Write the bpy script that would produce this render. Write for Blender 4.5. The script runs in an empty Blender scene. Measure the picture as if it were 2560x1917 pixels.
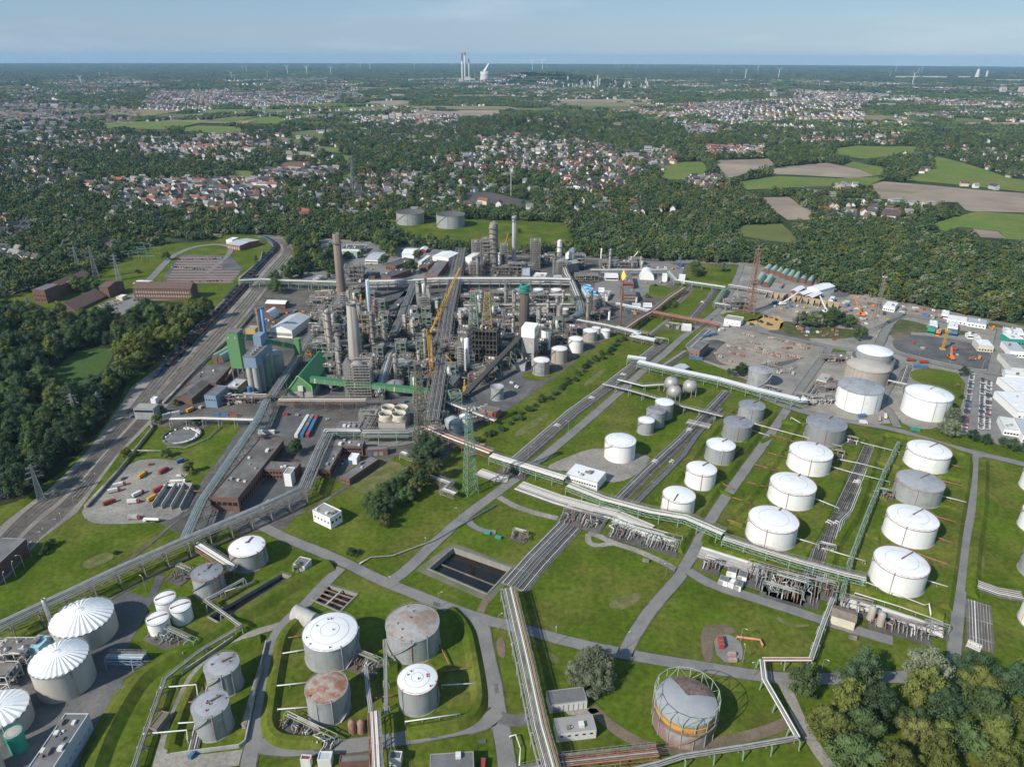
import bpy,math,random
import numpy as np
from mathutils import Vector,Matrix
from mathutils.geometry import tessellate_polygon
rnd=random.Random(7)
S=bpy.context.scene
COL=S.collection
# camera
CAM_H=250.0
PITCH,ROLL,FPX,PW,PH=math.radians(24.68),math.radians(0.2),1777.3,2560.0,1917.0
cd=bpy.data.cameras.new("camera");cam=bpy.data.objects.new("camera",cd);COL.objects.link(cam)
cd.sensor_fit='HORIZONTAL';cd.sensor_width=36.0;cd.lens=FPX/PW*36.0
cd.clip_start=1.0;cd.clip_end=80000.0
cam.matrix_world=Matrix.Translation((0,0,CAM_H))@Matrix.Rotation(math.pi/2-PITCH,4,'X')@Matrix.Rotation(ROLL,4,'Z')
S.camera=cam
# sky, sun, exposure
SUN_AZ,SUN_EL=math.radians(50.0),math.radians(37.0)
W=bpy.data.worlds.new("World");S.world=W;W.use_nodes=True
wt=W.node_tree;wn,wl=wt.nodes,wt.links
bg=wn["Background"]
sky=wn.new("ShaderNodeTexSky");sky.sky_type='NISHITA';sky.sun_disc=False
sky.sun_elevation=SUN_EL;sky.sun_rotation=SUN_AZ+math.pi
sky.altitude=250;sky.air_density=1.0;sky.dust_density=0.35;sky.ozone_density=2.2
tc=wn.new("ShaderNodeTexCoord");mp=wn.new("ShaderNodeMapping");mp.inputs["Scale"].default_value=(1.2,1.6,9.0)
cl=wn.new("ShaderNodeTexNoise");cl.inputs["Scale"].default_value=2.3;cl.inputs["Detail"].default_value=7;cl.inputs["Roughness"].default_value=0.58
cr=wn.new("ShaderNodeMapRange");cr.inputs["From Min"].default_value=0.54;cr.inputs["From Max"].default_value=0.74;cr.inputs["To Max"].default_value=0.22
mx=wn.new("ShaderNodeMixRGB");mx.inputs["Color2"].default_value=(9.0,9.5,10.0,1)
wl.new(tc.outputs["Generated"],mp.inputs["Vector"]);wl.new(mp.outputs[0],cl.inputs["Vector"]);wl.new(cl.outputs["Fac"],cr.inputs["Value"])
pale=wn.new("ShaderNodeMixRGB");pale.inputs["Fac"].default_value=0.6;pale.inputs["Color2"].default_value=(2.45,4.35,6.9,1);sx=wn.new("ShaderNodeSeparateXYZ");sm=wn.new("ShaderNodeMath");sm.operation='MAXIMUM';sm.inputs[1].default_value=0.03;cx=wn.new("ShaderNodeCombineXYZ")
wl.new(tc.outputs["Generated"],sx.inputs[0]);wl.new(sx.outputs[2],sm.inputs[0]);wl.new(sx.outputs[0],cx.inputs[0]);wl.new(sx.outputs[1],cx.inputs[1]);wl.new(sm.outputs[0],cx.inputs[2]);wl.new(cx.outputs[0],sky.inputs["Vector"])
wl.new(sky.outputs[0],pale.inputs["Color1"])
wl.new(cr.outputs[0],mx.inputs["Fac"]);wl.new(pale.outputs[0],mx.inputs["Color1"]);wl.new(mx.outputs[0],bg.inputs["Color"])
bg.inputs["Strength"].default_value=0.088
sd=bpy.data.lights.new("sun",'SUN');sun=bpy.data.objects.new("sun",sd);COL.objects.link(sun)
sd.energy=4.9;sd.angle=math.radians(0.53);sd.color=(1.0,0.95,0.87)
sdir=Vector((math.sin(SUN_AZ)*math.cos(SUN_EL),math.cos(SUN_AZ)*math.cos(SUN_EL),-math.sin(SUN_EL)))
sun.rotation_euler=sdir.to_track_quat('-Z','Y').to_euler();sun.location=(-200,-200,600)
S.view_settings.view_transform='Standard';S.view_settings.look='None';S.view_settings.gamma=1.0
S.view_settings.exposure=0.15
S.render.engine='CYCLES'
S.cycles.max_bounces=5;S.cycles.diffuse_bounces=2;S.cycles.glossy_bounces=2;S.cycles.transmission_bounces=2
S.cycles.volume_bounces=0;S.cycles.transparent_max_bounces=4;S.cycles.use_denoising=True
S.cycles.caustics_reflective=False;S.cycles.caustics_refractive=False
S.cycles.sample_clamp_indirect=4.0
# survey: sheet coordinates -> metres on the ground
SHEET=dict(A=(0,100,2.588),B=(853,100,2.588),C=(1706,100,2.588),D=(0,640,2.588),E=(853,640,2.588),F=(1706,640,2.588),G=(0,1277,2.588),H=(853,1277,2.588),I=(1706,1277,2.588),J=(780,540,4.8),K=(1160,540,4.8),L=(780,840,4.8),M=(540,740,4.8),N=(1540,640,4.8),O=(0,0,0.8637))
_cr,_sr,_cp,_sp=math.cos(ROLL),math.sin(ROLL),math.cos(PITCH),math.sin(PITCH)
def ray(t,x,y):
 o=SHEET[t];u=o[0]+x/o[2]-PW/2;v=o[1]+y/o[2]-PH/2
 u,v=u*_cr+v*_sr,-u*_sr+v*_cr
 return Vector((u,FPX*_cp-v*_sp,-FPX*_sp-v*_cp))
def P(t,x,y,z=0.0):
 d=ray(t,x,y);k=(z-CAM_H)/d.z
 return Vector((d.x*k,d.y*k,z))
def PY(t,x,y,Y):
 d=ray(t,x,y);k=Y/d.y
 return Vector((d.x*k,Y,CAM_H+d.z*k))
def proj(p):
 q=Vector(p)-Vector((0,0,CAM_H));w=q.y*_cp-q.z*_sp
 u,v=q.x/w*FPX,-(q.y*_sp+q.z*_cp)/w*FPX
 return PW/2+u*_cr-v*_sr,PH/2+u*_sr+v*_cr
def mpp(p,t='O'):
 return(p[1]*_cp+(CAM_H-p[2])*_sp)/FPX/SHEET[t][2]
def rise(b,t,y):
 yy=SHEET[t][1]+y/SHEET[t][2];lo,hi=0.0,500.0
 for _ in range(40):
  m=(lo+hi)/2
  if proj((b[0],b[1],b[2]+m))[1]>yy:lo=m
  else:hi=m
 return lo
 # materials
MATS={}
def mat(name,col,rough=0.7,metal=0.0,var=0.18,scale=0.25,col2=None,k2=0.5,scale2=0.03,bump=0.0,streak=False,spec=0.4,rand=0.0,fine=0.0,alpha=None,emit=None):
 """principled surface: colour with two scales of noise in world space, optional second colour in patches, optional streaks down a wall, optional bump"""
 if name in MATS:return MATS[name]
 m=bpy.data.materials.new(name);m.use_nodes=True;MATS[name]=m
 n,l=m.node_tree.nodes,m.node_tree.links;b=n["Principled BSDF"]
 b.inputs["Roughness"].default_value=rough;b.inputs["Metallic"].default_value=metal
 b.inputs["Specular IOR Level"].default_value=spec
 g=n.new("ShaderNodeNewGeometry")
 def nz(s,det=4,vec=None,rg=0.6):
  t=n.new("ShaderNodeTexNoise");t.inputs["Scale"].default_value=s;t.inputs["Detail"].default_value=det;t.inputs["Roughness"].default_value=rg
  l.new(vec or g.outputs["Position"],t.inputs["Vector"]);return t.outputs["Fac"]
 def mr(f,a,b_,c,d):
  t=n.new("ShaderNodeMapRange");l.new(f,t.inputs["Value"])
  for k,v in zip(("From Min","From Max","To Min","To Max"),(a,b_,c,d)):t.inputs[k].default_value=v
  return t.outputs[0]
 cur=None
 if col2 is not None:
  mm=n.new("ShaderNodeMixRGB");mm.inputs["Color1"].default_value=(*col,1);mm.inputs["Color2"].default_value=(*col2,1)
  w=0.09
  l.new(mr(nz(scale2,6),k2-w,k2+w,0,1),mm.inputs["Fac"]);cur=mm.outputs[0]
 vec=g.outputs["Position"]
 if streak:
  mpn=n.new("ShaderNodeMapping");mpn.inputs["Scale"].default_value=(1,1,0.06);l.new(vec,mpn.inputs["Vector"]);vec=mpn.outputs[0]
 v=mr(nz(scale,5,vec),0.25,0.75,1-var,1+var)
 if fine:
  v2=mr(nz(scale*9,3),0.3,0.7,1-fine,1+fine);t=n.new("ShaderNodeMath");t.operation='MULTIPLY';l.new(v,t.inputs[0]);l.new(v2,t.inputs[1]);v=t.outputs[0]
 if rand:
  oi=n.new("ShaderNodeObjectInfo");t=n.new("ShaderNodeMath");t.operation='MULTIPLY'
  l.new(v,t.inputs[0]);l.new(mr(oi.outputs["Random"],0,1,1-rand,1+rand),t.inputs[1]);v=t.outputs[0]
 hs=n.new("ShaderNodeHueSaturation");hs.inputs["Color"].default_value=(*col,1)
 if cur is not None:l.new(cur,hs.inputs["Color"])
 l.new(v,hs.inputs["Value"]);l.new(hs.outputs[0],b.inputs["Base Color"])
 if rand:
  t=n.new("ShaderNodeMath");t.operation='MULTIPLY_ADD';t.inputs[1].default_value=7.13;t.inputs[2].default_value=0.0
  l.new(oi.outputs["Random"],t.inputs[0]);t2=n.new("ShaderNodeMath");t2.operation='FRACT';l.new(t.outputs[0],t2.inputs[0])
  l.new(mr(t2.outputs[0],0,1,0.5-rand*0.035,0.5+rand*0.03),hs.inputs["Hue"])
 if bump:
  bp=n.new("ShaderNodeBump");bp.inputs["Strength"].default_value=bump;bp.inputs["Distance"].default_value=0.3
  l.new(nz(scale*6,5),bp.inputs["Height"]);l.new(bp.outputs[0],b.inputs["Normal"])
 if alpha is not None:b.inputs["Alpha"].default_value=alpha
 if emit is not None:
  b.inputs["Emission Color"].default_value=(*emit[:3],1);b.inputs["Emission Strength"].default_value=emit[3]
 return m
LAWN=mat("lawn",(0.07,0.106,0.008),0.95,var=0.32,scale=0.04,col2=(0.112,0.12,0.022),k2=0.53,scale2=0.03,fine=0.3,spec=0.1)
ROUGH=mat("rough_grass",(0.07,0.085,0.03),0.95,var=0.35,scale=0.15,col2=(0.12,0.11,0.055),k2=0.55,scale2=0.05,fine=0.3,spec=0.1)
ASPH=mat("asphalt",(0.2,0.192,0.176),0.9,var=0.16,scale=0.1,col2=(0.16,0.16,0.158),k2=0.58,scale2=0.09,fine=0.08,spec=0.2)
YARD=mat("yard",(0.125,0.112,0.096),0.92,var=0.35,scale=0.06,col2=(0.085,0.082,0.077),k2=0.52,scale2=0.035,fine=0.2,spec=0.15)
GRAVEL=mat("gravel",(0.27,0.245,0.21),0.95,var=0.25,scale=0.08,col2=(0.2,0.19,0.17),k2=0.52,scale2=0.03,fine=0.22,spec=0.15)
DARKYARD=mat("dark_yard",(0.1,0.1,0.1),0.9,var=0.25,scale=0.07,col2=(0.16,0.15,0.14),k2=0.56,scale2=0.03,fine=0.15,spec=0.15)
BALLAST=mat("ballast",(0.27,0.245,0.215),0.95,var=0.3,scale=0.12,col2=(0.19,0.17,0.145),k2=0.5,scale2=0.03,fine=0.25,spec=0.1)
EARTH=mat("earth",(0.17,0.13,0.095),0.95,var=0.25,scale=0.1,col2=(0.12,0.105,0.06),k2=0.55,scale2=0.04,fine=0.2,spec=0.1)
SANDM=mat("sand",(0.45,0.3,0.12),0.95,var=0.2,scale=0.12,col2=(0.36,0.26,0.14),k2=0.6,scale2=0.06,fine=0.15,spec=0.1)
CONC=mat("concrete",(0.38,0.365,0.335),0.85,var=0.2,scale=0.3,streak=True,col2=(0.28,0.27,0.25),k2=0.6,scale2=0.12)
STEEL=mat("galvanised_steel",(0.36,0.355,0.34),0.5,metal=0.3,var=0.25,scale=0.3)
DARKST=mat("weathered_steel",(0.15,0.14,0.125),0.7,metal=0.2,var=0.35,scale=0.25,col2=(0.23,0.2,0.165),k2=0.5,scale2=0.1)
GREYST=mat("grey_steelwork",(0.19,0.17,0.145),0.7,metal=0.15,var=0.4,scale=0.25,col2=(0.29,0.265,0.235),k2=0.5,scale2=0.08)
RUST=mat("rusty_steel",(0.2,0.1,0.07),0.85,var=0.35,scale=0.4,col2=(0.27,0.17,0.12),k2=0.5,scale2=0.15)
RUSTPIPE=mat("rust_red_pipe",(0.3,0.13,0.09),0.75,var=0.3,scale=0.3)
WHITE=mat("white_paint",(0.8,0.79,0.76),0.5,var=0.05,scale=0.3,streak=True)
OFFW=mat("off_white_paint",(0.62,0.6,0.56),0.6,var=0.12,scale=0.25,streak=True)
LGREEN=mat("pale_green_steel",(0.24,0.34,0.25),0.6,var=0.2,scale=0.3)
GREEN=mat("green_cladding",(0.12,0.25,0.11),0.5,var=0.08,scale=0.2,streak=True)
DGREEN=mat("dark_green_roof",(0.045,0.2,0.075),0.5,var=0.08,scale=0.2)
YELL=mat("yellow_paint",(0.56,0.3,0.03),0.5,var=0.1)
ORNG=mat("orange_paint",(0.7,0.2,0.03),0.55,var=0.15)
RED=mat("red_paint",(0.3,0.05,0.04),0.5,var=0.15)
BLUE=mat("blue_paint",(0.055,0.15,0.29),0.5,var=0.15)
LBLUE=mat("light_blue_paint",(0.16,0.42,0.68),0.5,var=0.1)
TEAL=mat("teal_paint",(0.03,0.28,0.2),0.5,var=0.15)
GLASS=mat("dark_glass",(0.04,0.045,0.05),0.25,var=0.05,spec=0.35)
BRICK=mat("brown_brick",(0.15,0.085,0.065),0.9,var=0.22,scale=0.5,fine=0.12)
REDBR=mat("red_brick",(0.28,0.11,0.075),0.9,var=0.2,scale=0.5)
FELT=mat("grey_roof_felt",(0.13,0.13,0.128),0.9,var=0.2,scale=0.2,col2=(0.175,0.17,0.165),k2=0.55,scale2=0.08)
LFELT=mat("pale_roof_felt",(0.3,0.29,0.27),0.9,var=0.18,scale=0.2,col2=(0.22,0.22,0.2),k2=0.58,scale2=0.1)
TILE=mat("brown_roof_tile",(0.12,0.075,0.06),0.85,var=0.2,scale=0.4)
METR=mat("metal_sheet_roof",(0.5,0.51,0.52),0.45,metal=0.2,var=0.12,scale=0.2)
BLUEG=mat("blue_grey_cladding",(0.2,0.27,0.36),0.55,var=0.08,scale=0.2,streak=True)
BLACK=mat("black_rubber",(0.02,0.02,0.02),0.8)
WATERM=mat("dark_water",(0.008,0.009,0.008),0.06,var=0.3,scale=0.1,col2=(0.016,0.012,0.007),k2=0.5,scale2=0.06,spec=0.5)
# mesh helpers
class MB:
 def __init__(s):s.v,s.f,s.sm=[],[],[]
 def add(s,vs,fs,smooth=False):
  o=len(s.v);s.v.extend(tuple(v) for v in vs);s.f.extend(tuple(i+o for i in f) for f in fs);s.sm.extend([smooth]*len(fs));return s
 def box(s,c,d,rz=0.0):
  hx,hy,hz=d[0]/2,d[1]/2,d[2]/2;co,si=math.cos(rz),math.sin(rz)
  vs=[(c[0]+x*co-y*si,c[1]+x*si+y*co,c[2]+z) for z in(-hz,hz) for x,y in((-hx,-hy),(hx,-hy),(hx,hy),(-hx,hy))]
  return s.add(vs,[(3,2,1,0),(4,5,6,7),(0,1,5,4),(1,2,6,5),(2,3,7,6),(3,0,4,7)])
 def prism(s,poly,z0,z1,cap=True):
  n=len(poly);vs=[(p[0],p[1],z0) for p in poly]+[(p[0],p[1],z1) for p in poly]
  fs=[(i,(i+1)%n,n+(i+1)%n,n+i) for i in range(n)]
  if cap:fs+=[tuple(range(n,2*n)),tuple(reversed(range(n)))]
  return s.add(vs,fs)
 def bar(s,a,b,w,h=None):
  a,b=Vector(a),Vector(b);d=b-a
  if d.length<1e-4:return s
  d.normalize();up=Vector((0,0,1)) if abs(d.z)<0.9 else Vector((1,0,0))
  x=d.cross(up).normalized()*(w/2);y=x.cross(d).normalized()*((h or w)/2)
  vs=[a-x-y,a+x-y,a+x+y,a-x+y,b-x-y,b+x-y,b+x+y,b-x+y]
  return s.add(vs,[(3,2,1,0),(4,5,6,7),(0,1,5,4),(1,2,6,5),(2,3,7,6),(3,0,4,7)])
 def tube(s,pts,r,n=8,r1=None,caps=True):
  pts=[Vector(p) for p in pts];k=len(pts);o=len(s.v);prev=None
  for i,p in enumerate(pts):
   d=(pts[min(i+1,k-1)]-pts[max(i-1,0)]).normalized()
   up=Vector((0,0,1)) if abs(d.z)<0.95 else Vector((0,1,0))
   x=d.cross(up).normalized();y=x.cross(d).normalized();rr=r if r1 is None else r+(r1-r)*i/(k-1)
   if 0<i<k-1:
    a=(pts[i]-pts[i-1]).angle(pts[i+1]-pts[i],0.0);rr/=max(0.6,math.cos(a/2))
   s.v.extend(tuple(p+x*(rr*math.cos(t))+y*(rr*math.sin(t))) for t in(2*math.pi*j/n for j in range(n)))
  for i in range(k-1):
   for j in range(n):
    a=o+i*n+j;b=o+i*n+(j+1)%n
    s.f.append((a,b,b+n,a+n));s.sm.append(True)
  if caps:
   s.add([s.v[o+j] for j in range(n)],[tuple(range(n))]);s.add([s.v[o+(k-1)*n+j] for j in range(n)],[tuple(reversed(range(n)))])
  return s
 def lathe(s,prof,n=32,c=(0,0),cap0=False,cap1=False,smooth=True,a0=0.0):
  o=len(s.v);k=len(prof)
  for r,z in prof:s.v.extend((c[0]+r*math.cos(a0+2*math.pi*j/n),c[1]+r*math.sin(a0+2*math.pi*j/n),z) for j in range(n))
  for i in range(k-1):
   for j in range(n):
    a=o+i*n+j;b=o+i*n+(j+1)%n;s.f.append((a,b,b+n,a+n));s.sm.append(smooth)
  if cap1:s.add([s.v[o+(k-1)*n+j] for j in range(n)],[tuple(range(n))])
  if cap0:s.add([s.v[o+j] for j in range(n)],[tuple(reversed(range(n)))])
  return s
 def cyl(s,c,r,z0,z1,n=16,r1=None):
  return s.lathe([(r,z0),(r if r1 is None else r1,z1)],n,c,True,True)
 def ring(s,c,r,z,w,n=40):
  return s.lathe([(r,z-w/2),(r+w,z-w/2),(r+w,z+w/2),(r,z+w/2),(r,z-w/2)],n,c,smooth=False)
 def gable(s,L,Wd,z0,z1,over=0.0,t=0.25):
  a,b=L/2+over,Wd/2+over
  dz=(z1-z0)/(Wd/2)*over
  vs=[(-a,-b,z0-dz),(a,-b,z0-dz),(a,0,z1),(-a,0,z1),(a,b,z0-dz),(-a,b,z0-dz)]
  vs+=[(x,y,z+t) for x,y,z in vs]
  return s.add(vs,[(6,7,8,9),(9,8,10,11),(1,0,3,2),(2,3,5,4),(0,1,7,6),(4,5,11,10),(1,2,8,7),(2,4,10,8),(3,0,6,9),(5,3,9,11)])
 def mesh(s,name,m=None):
  me=bpy.data.meshes.new(name);me.from_pydata(s.v,[],s.f)
  if m:me.materials.append(m)
  me.polygons.foreach_set("use_smooth",s.sm);me.update();return me
 def build(s,name,m,parent=None,loc=None,rz=0.0):
  o=bpy.data.objects.new(name,s.mesh(name,m));COL.objects.link(o)
  if parent:o.parent=parent
  if loc is not None:o.location=loc
  if rz:o.rotation_euler.z=rz
  return o
def tag(o,label,cat,group=None):
 o["label"]=label;o["category"]=cat
 if group:o["group"]=group
 return o
def thing(name,label,cat,loc=(0,0,0),rz=0.0,group=None):
 o=bpy.data.objects.new(name,None);o.empty_display_size=1.0;COL.objects.link(o)
 o.location=loc;o.rotation_euler.z=rz
 return tag(o,label,cat,group)
def kind(o,k):o["kind"]=k;return o
KIDS={}
def dup(root,loc,rz=0.0,label=None,group=None,sc=None):
 """a copy of a thing with copies of its parts and sub-parts"""
 def cp(o,par):
  c=o.copy();COL.objects.link(c)
  if par:c.parent=par
  for ch in o.children:cp(ch,c)
  return c
 r=cp(root,None);r.location=loc;r.rotation_euler=(0,0,rz)
 if label:r["label"]=label
 if group:r["group"]=group
 if sc is not None:r.scale=sc if hasattr(sc,'__len__') else(sc,sc,sc)
 return r
def chaikin(pts,k=2,closed=False):
 pts=[Vector(p) for p in pts]
 for _ in range(k):
  out=[] if closed else[pts[0]]
  n=len(pts)
  for i in range(n if closed else n-1):
   a,b=pts[i],pts[(i+1)%n]
   out+=[a.lerp(b,0.25),a.lerp(b,0.75)]
  if not closed:out.append(pts[-1])
  pts=out
 return pts
def hill(x,y):
 z=0.0
 for hx,hy,rx,ry,hh in HILLS:
  q=((x-hx)/rx)**2+((y-hy)/ry)**2
  if q<9:z+=hh*math.exp(-q*1.2)
 return z
_h1,_h2,_h3=P('B',1290,288),P('B',1250,560),P('B',1400,520)
HILLS=[(_h1.x,_h1.y+250,470,420,100.0),(_h1.x+620,_h1.y+300,420,420,36.0),(_h2.x,_h2.y+60,330,320,30.0)]
V2=lambda p:Vector((p.x,p.y,0))
def sheet(name,t,pts,m,z,smooth=0,kindv='structure',holes=()):
 g=[P(t,*p) for p in pts] if not hasattr(pts[0],'z') else pts
 if smooth:g=chaikin(g,smooth,True)
 loops=[g]+[h_ for h_ in holes];allp=[p for l_ in loops for p in l_]
 fs=[tuple(range(len(g)))] if not holes else[tuple(f) for f in tessellate_polygon([[V2(p) for p in l_] for l_ in loops])]
 o=MB().add([(p.x,p.y,z+(hill(p.x,p.y) if p.y>2000 else 0)) for p in allp],fs);f2=[]
 for f in o.f:f2.append(f if sum(allp[f[i]].x*allp[f[(i+1)%len(f)]].y-allp[f[(i+1)%len(f)]].x*allp[f[i]].y for i in range(len(f)))>0 else tuple(reversed(f)))
 o.f=f2
 return kind(o.build(name,m),kindv)
def ribbon(pts,w,z,smooth=2):
 pts=chaikin(pts,smooth) if smooth else[Vector(p) for p in pts]
 mb=MB();L,R=[],[]
 for i,p in enumerate(pts):
  d=pts[min(i+1,len(pts)-1)]-pts[max(i-1,0)];d.z=0;d.normalize();nrm=Vector((-d.y,d.x,0))*(w/2)
  L.append(p+nrm);R.append(p-nrm)
 n=len(pts)
 mb.add([(p.x,p.y,z) for p in R]+[(p.x,p.y,z) for p in L],[(i,i+1,n+i+1,n+i) for i in range(n-1)])
 return mb
def resample(pts,step):
 out=[Vector(pts[0])];acc=0.0
 for a,b in zip(pts[:-1],pts[1:]):
  a,b=Vector(a),Vector(b);L=(b-a).length;t=step-acc
  while t<=L:out.append(a.lerp(b,t/L));t+=step
  acc=L-(t-step)
 return out
def inside(x,y,poly):
 c=False;j=len(poly)-1
 for i in range(len(poly)):
  xi,yi=poly[i];xj,yj=poly[j]
  if(yi>y)!=(yj>y) and x<(xj-xi)*(y-yi)/(yj-yi)+xi:c=not c
  j=i
 return c
 # the land: one sheet to the horizon
def land():
 mb=MB();na,R=220,[0.0,60,120,200,300,420,560,720,900,1100,1350,1650,2000,2400,2900,3400,4000,4600,5200,5800,6300,6700,7050,7350,7650,7950,8250,8600,9000,9600,10500,12000,14000,17000,20500,24000,28000]
 vs=[(0,0,-7)]
 for r in R[1:]:
  for j in range(na):
   a=2*math.pi*j/na;x,y=r*math.sin(a),r*math.cos(a);vs.append((x,y,(hill(x,y) if y>2000 else 0) if r>500 else-7))
 fs=[(0,1+(j+1)%na,1+j) for j in range(na)]
 for i in range(len(R)-2):
  for j in range(na):
   a=1+i*na+j;b=1+i*na+(j+1)%na;fs.append((a,b,b+na,a+na))
 mb.add(vs,fs,True)
 return kind(mb.build("ground",mat("country_ground",(0.04,0.058,0.024),0.95,var=0.4,scale=0.02,col2=(0.1,0.1,0.06),k2=0.6,scale2=0.004,fine=0.3,spec=0.05)),'structure')
land()
G_FIELD=mat("green_field",(0.12,0.175,0.04),0.95,var=0.14,scale=0.012,col2=(0.15,0.165,0.05),k2=0.5,scale2=0.006,spec=0.05,fine=.15)
O_FIELD=mat("olive_field",(0.125,0.14,0.05),0.95,var=0.16,scale=0.012,spec=0.05)
T_FIELD=mat("tan_field",(0.21,0.185,0.1),0.95,var=0.16,scale=0.012,spec=0.05)
P_FIELD=mat("ploughed_field",(0.24,0.19,0.15),0.95,var=0.16,scale=0.01,col2=(0.31,0.255,0.19),k2=0.5,scale2=0.006,spec=0.05)
R_FIELD=mat("red_earth_field",(0.19,0.105,0.075),0.95,var=0.16,scale=0.015,spec=0.05)
D_FIELD=mat("dark_waste_ground",(0.1,0.092,0.085),0.95,var=0.25,scale=0.02,spec=0.05)
FIELDS=[('C',P_FIELD,[(205,780),(560,770),(600,810),(480,840),(330,890),(280,890)]),('C',P_FIELD,[(540,850),(640,825),(930,795),(1150,840),(1240,880),(1100,895),(760,875),(600,870)]),('C',G_FIELD,[(970,705),(1130,685),(1290,690),(1530,690),(1500,730),(1290,760),(1180,770),(1100,760),(1000,740)]),('C',G_FIELD,[(350,920),(620,882),(1000,897),(1250,887),(1330,870),(1290,905),(1200,940),(840,950),(620,960),(420,970)]),('C',G_FIELD,[(1040,815),(1100,788),(1280,822),(1340,862),(1245,882),(1150,838)]),('C',G_FIELD,[(1400,908),(1560,860),(1640,820),(1600,750),(1680,760),(1830,800),(1960,840),(2100,890),(2260,915),(2260,990),(1900,950),(1600,920)]),('C',P_FIELD,[(1210,940),(1300,917),(1560,937),(1900,970),(2260,997),(2260,1120),(1870,1110),(1830,1100),(1780,1050),(1650,1050),(1270,1030),(1260,985),(1215,960)]),('C',P_FIELD,[(470,1020),(690,1018),(880,1150),(850,1165),(680,1165),(560,1080)]),('C',P_FIELD,[(760,960),(900,975),(1200,1000),(1220,1020),(1030,1010),(850,985)]),('C',T_FIELD,[(1220,965),(1270,968),(1560,985),(1500,996),(1280,985)]),('C',O_FIELD,[(310,1240),(400,1200),(640,1190),(720,1260),(760,1320),(560,1300),(380,1270)]),('C',G_FIELD,[(1560,1200),(1900,1112),(2260,1132),(2260,1300),(2090,1290),(2050,1240),(1800,1210),(1700,1240)]),('C',P_FIELD,[(1880,1222),(2040,1242),(2095,1288),(1930,1278)]),('C',G_FIELD,[(0,790),(130,790),(180,850),(100,890),(0,905),(-160,905),(-130,820)]),('B',O_FIELD,[(1100,460),(1160,438),(1200,450),(1190,480),(1120,478)]),('B',O_FIELD,[(1230,490),(1270,440),(1360,432),(1420,465),(1330,490)]),('B',T_FIELD,[(1580,495),(1700,503),(1900,510),(1960,520),(1800,525),(1640,515)]),('B',T_FIELD,[(1720,550),(1830,545),(1810,570),(1740,568)]),('B',P_FIELD,[(140,397),(400,392),(490,405),(300,428),(180,420)]),('B',G_FIELD,[(0,435),(280,431),(400,415),(490,411),(250,450),(0,460)]),('B',G_FIELD,[(0,740),(80,760),(60,790),(0,790)]),('B',G_FIELD,[(0,860),(90,870),(70,925),(0,915)]),('B',D_FIELD,[(800,990),(960,985),(1100,1020),(1350,1075),(1500,1105),(1300,1087),(900,1060),(790,1050)]),('B',D_FIELD,[(1510,440),(1660,440),(1650,460),(1540,460)]),('B',G_FIELD,[(540,420),(650,410),(640,425),(560,432)]),('A',G_FIELD,[(1260,845),(1600,848),(1700,870),(1600,895),(1530,890),(1500,865)]),('A',O_FIELD,[(790,595),(960,555),(1130,548),(1090,590),(900,595)]),('A',G_FIELD,[(1060,594),(1280,556),(1560,562),(1560,600),(1390,610),(1300,594)]),('A',G_FIELD,[(1520,515),(1780,495),(1860,510),(1820,545),(1600,540)]),('A',G_FIELD,[(1870,490),(2150,475),(2100,490),(1900,510)]),('A',O_FIELD,[(1850,600),(2030,583),(2130,630),(2080,640),(1900,630)]),('A',O_FIELD,[(1730,615),(1950,650),(1940,675),(1800,650)]),('A',P_FIELD,[(1800,715),(1960,722),(2140,745),(2100,755),(1830,745)]),('A',G_FIELD,[(1920,705),(2080,690),(2207,705),(2207,735),(2080,720)]),('A',R_FIELD,[(1800,800),(1860,790),(1990,790),(1950,825),(1800,825)]),('A',T_FIELD,[(760,1220),(1000,1225),(1440,1260),(1430,1280),(1100,1270),(780,1240)]),('C',O_FIELD,[(1260,295),(1420,297),(1680,310),(1600,318),(1300,303)]),('A',O_FIELD,[(640,240),(900,238),(880,246),(660,247)]),]
SIGHT=[];KEEP_CLEAR=[]
for i,(t,m,pts) in enumerate(FIELDS):
 sheet("field",t,pts,m,0.3+0.012*i,0);KEEP_CLEAR.append([P(t,*p)[:2] for p in pts]);SIGHT.append([P(t,*p,13)[:2] for p in pts])
fr=random.Random(3)
for k in range(90):
 d=3200*(16000/3200)**fr.random();a=fr.uniform(-0.62,0.62);c=Vector((d*math.sin(a),d*math.cos(a),0));w,h_=fr.uniform(60,320),fr.uniform(60,240)
 if hill(c.x,c.y)>2:continue
 q=[(c+Vector((sx*w*fr.uniform(.7,1.2),sy*h_*fr.uniform(.7,1.2),0))) for sx,sy in((-1,-1),(1,-1),(1,1),(-1,1))]
 sheet("field",None,q,fr.choice([G_FIELD,O_FIELD,O_FIELD,T_FIELD,P_FIELD]),0.9+0.03*k);KEEP_CLEAR.append([p[:2] for p in q])
 # the works: lawns, yards, roads, railway
SITE=[('O',-500,1900),('O',-300,1150),('D',0,280),('D',180,230),('A',560,1560),('A',640,1500),('A',900,1360),('A',1060,1320),('A',1300,1310),('A',1500,1255),('A',1700,1265),('B',0,1300),('B',330,1330),('B',800,1385),('B',1480,1400),('B',2000,1430),('C',0,1440),('C',480,1450),('C',900,1590),('F',1000,230),('F',1400,300),('F',1700,360),('F',1960,420),('F',2211,440),('O',2800,850),('O',2800,1900)]
SITEP=[P(*p) for p in SITE];SITE2=[(p.x,p.y) for p in SITEP]
PITS=[[P('H',555,378),P('H',722,238),P('H',1105,372),P('H',945,545)],[P('G',2005,575),P('G',2120,480),P('G',2320,540),P('G',2200,660)],[P('G',1340,690),P('G',1830,405),P('G',1890,425),P('G',1420,735)]]
sheet("lawn",None,SITEP,LAWN,0.1,holes=PITS)
KEEP_CLEAR.append(SITE2)
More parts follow.
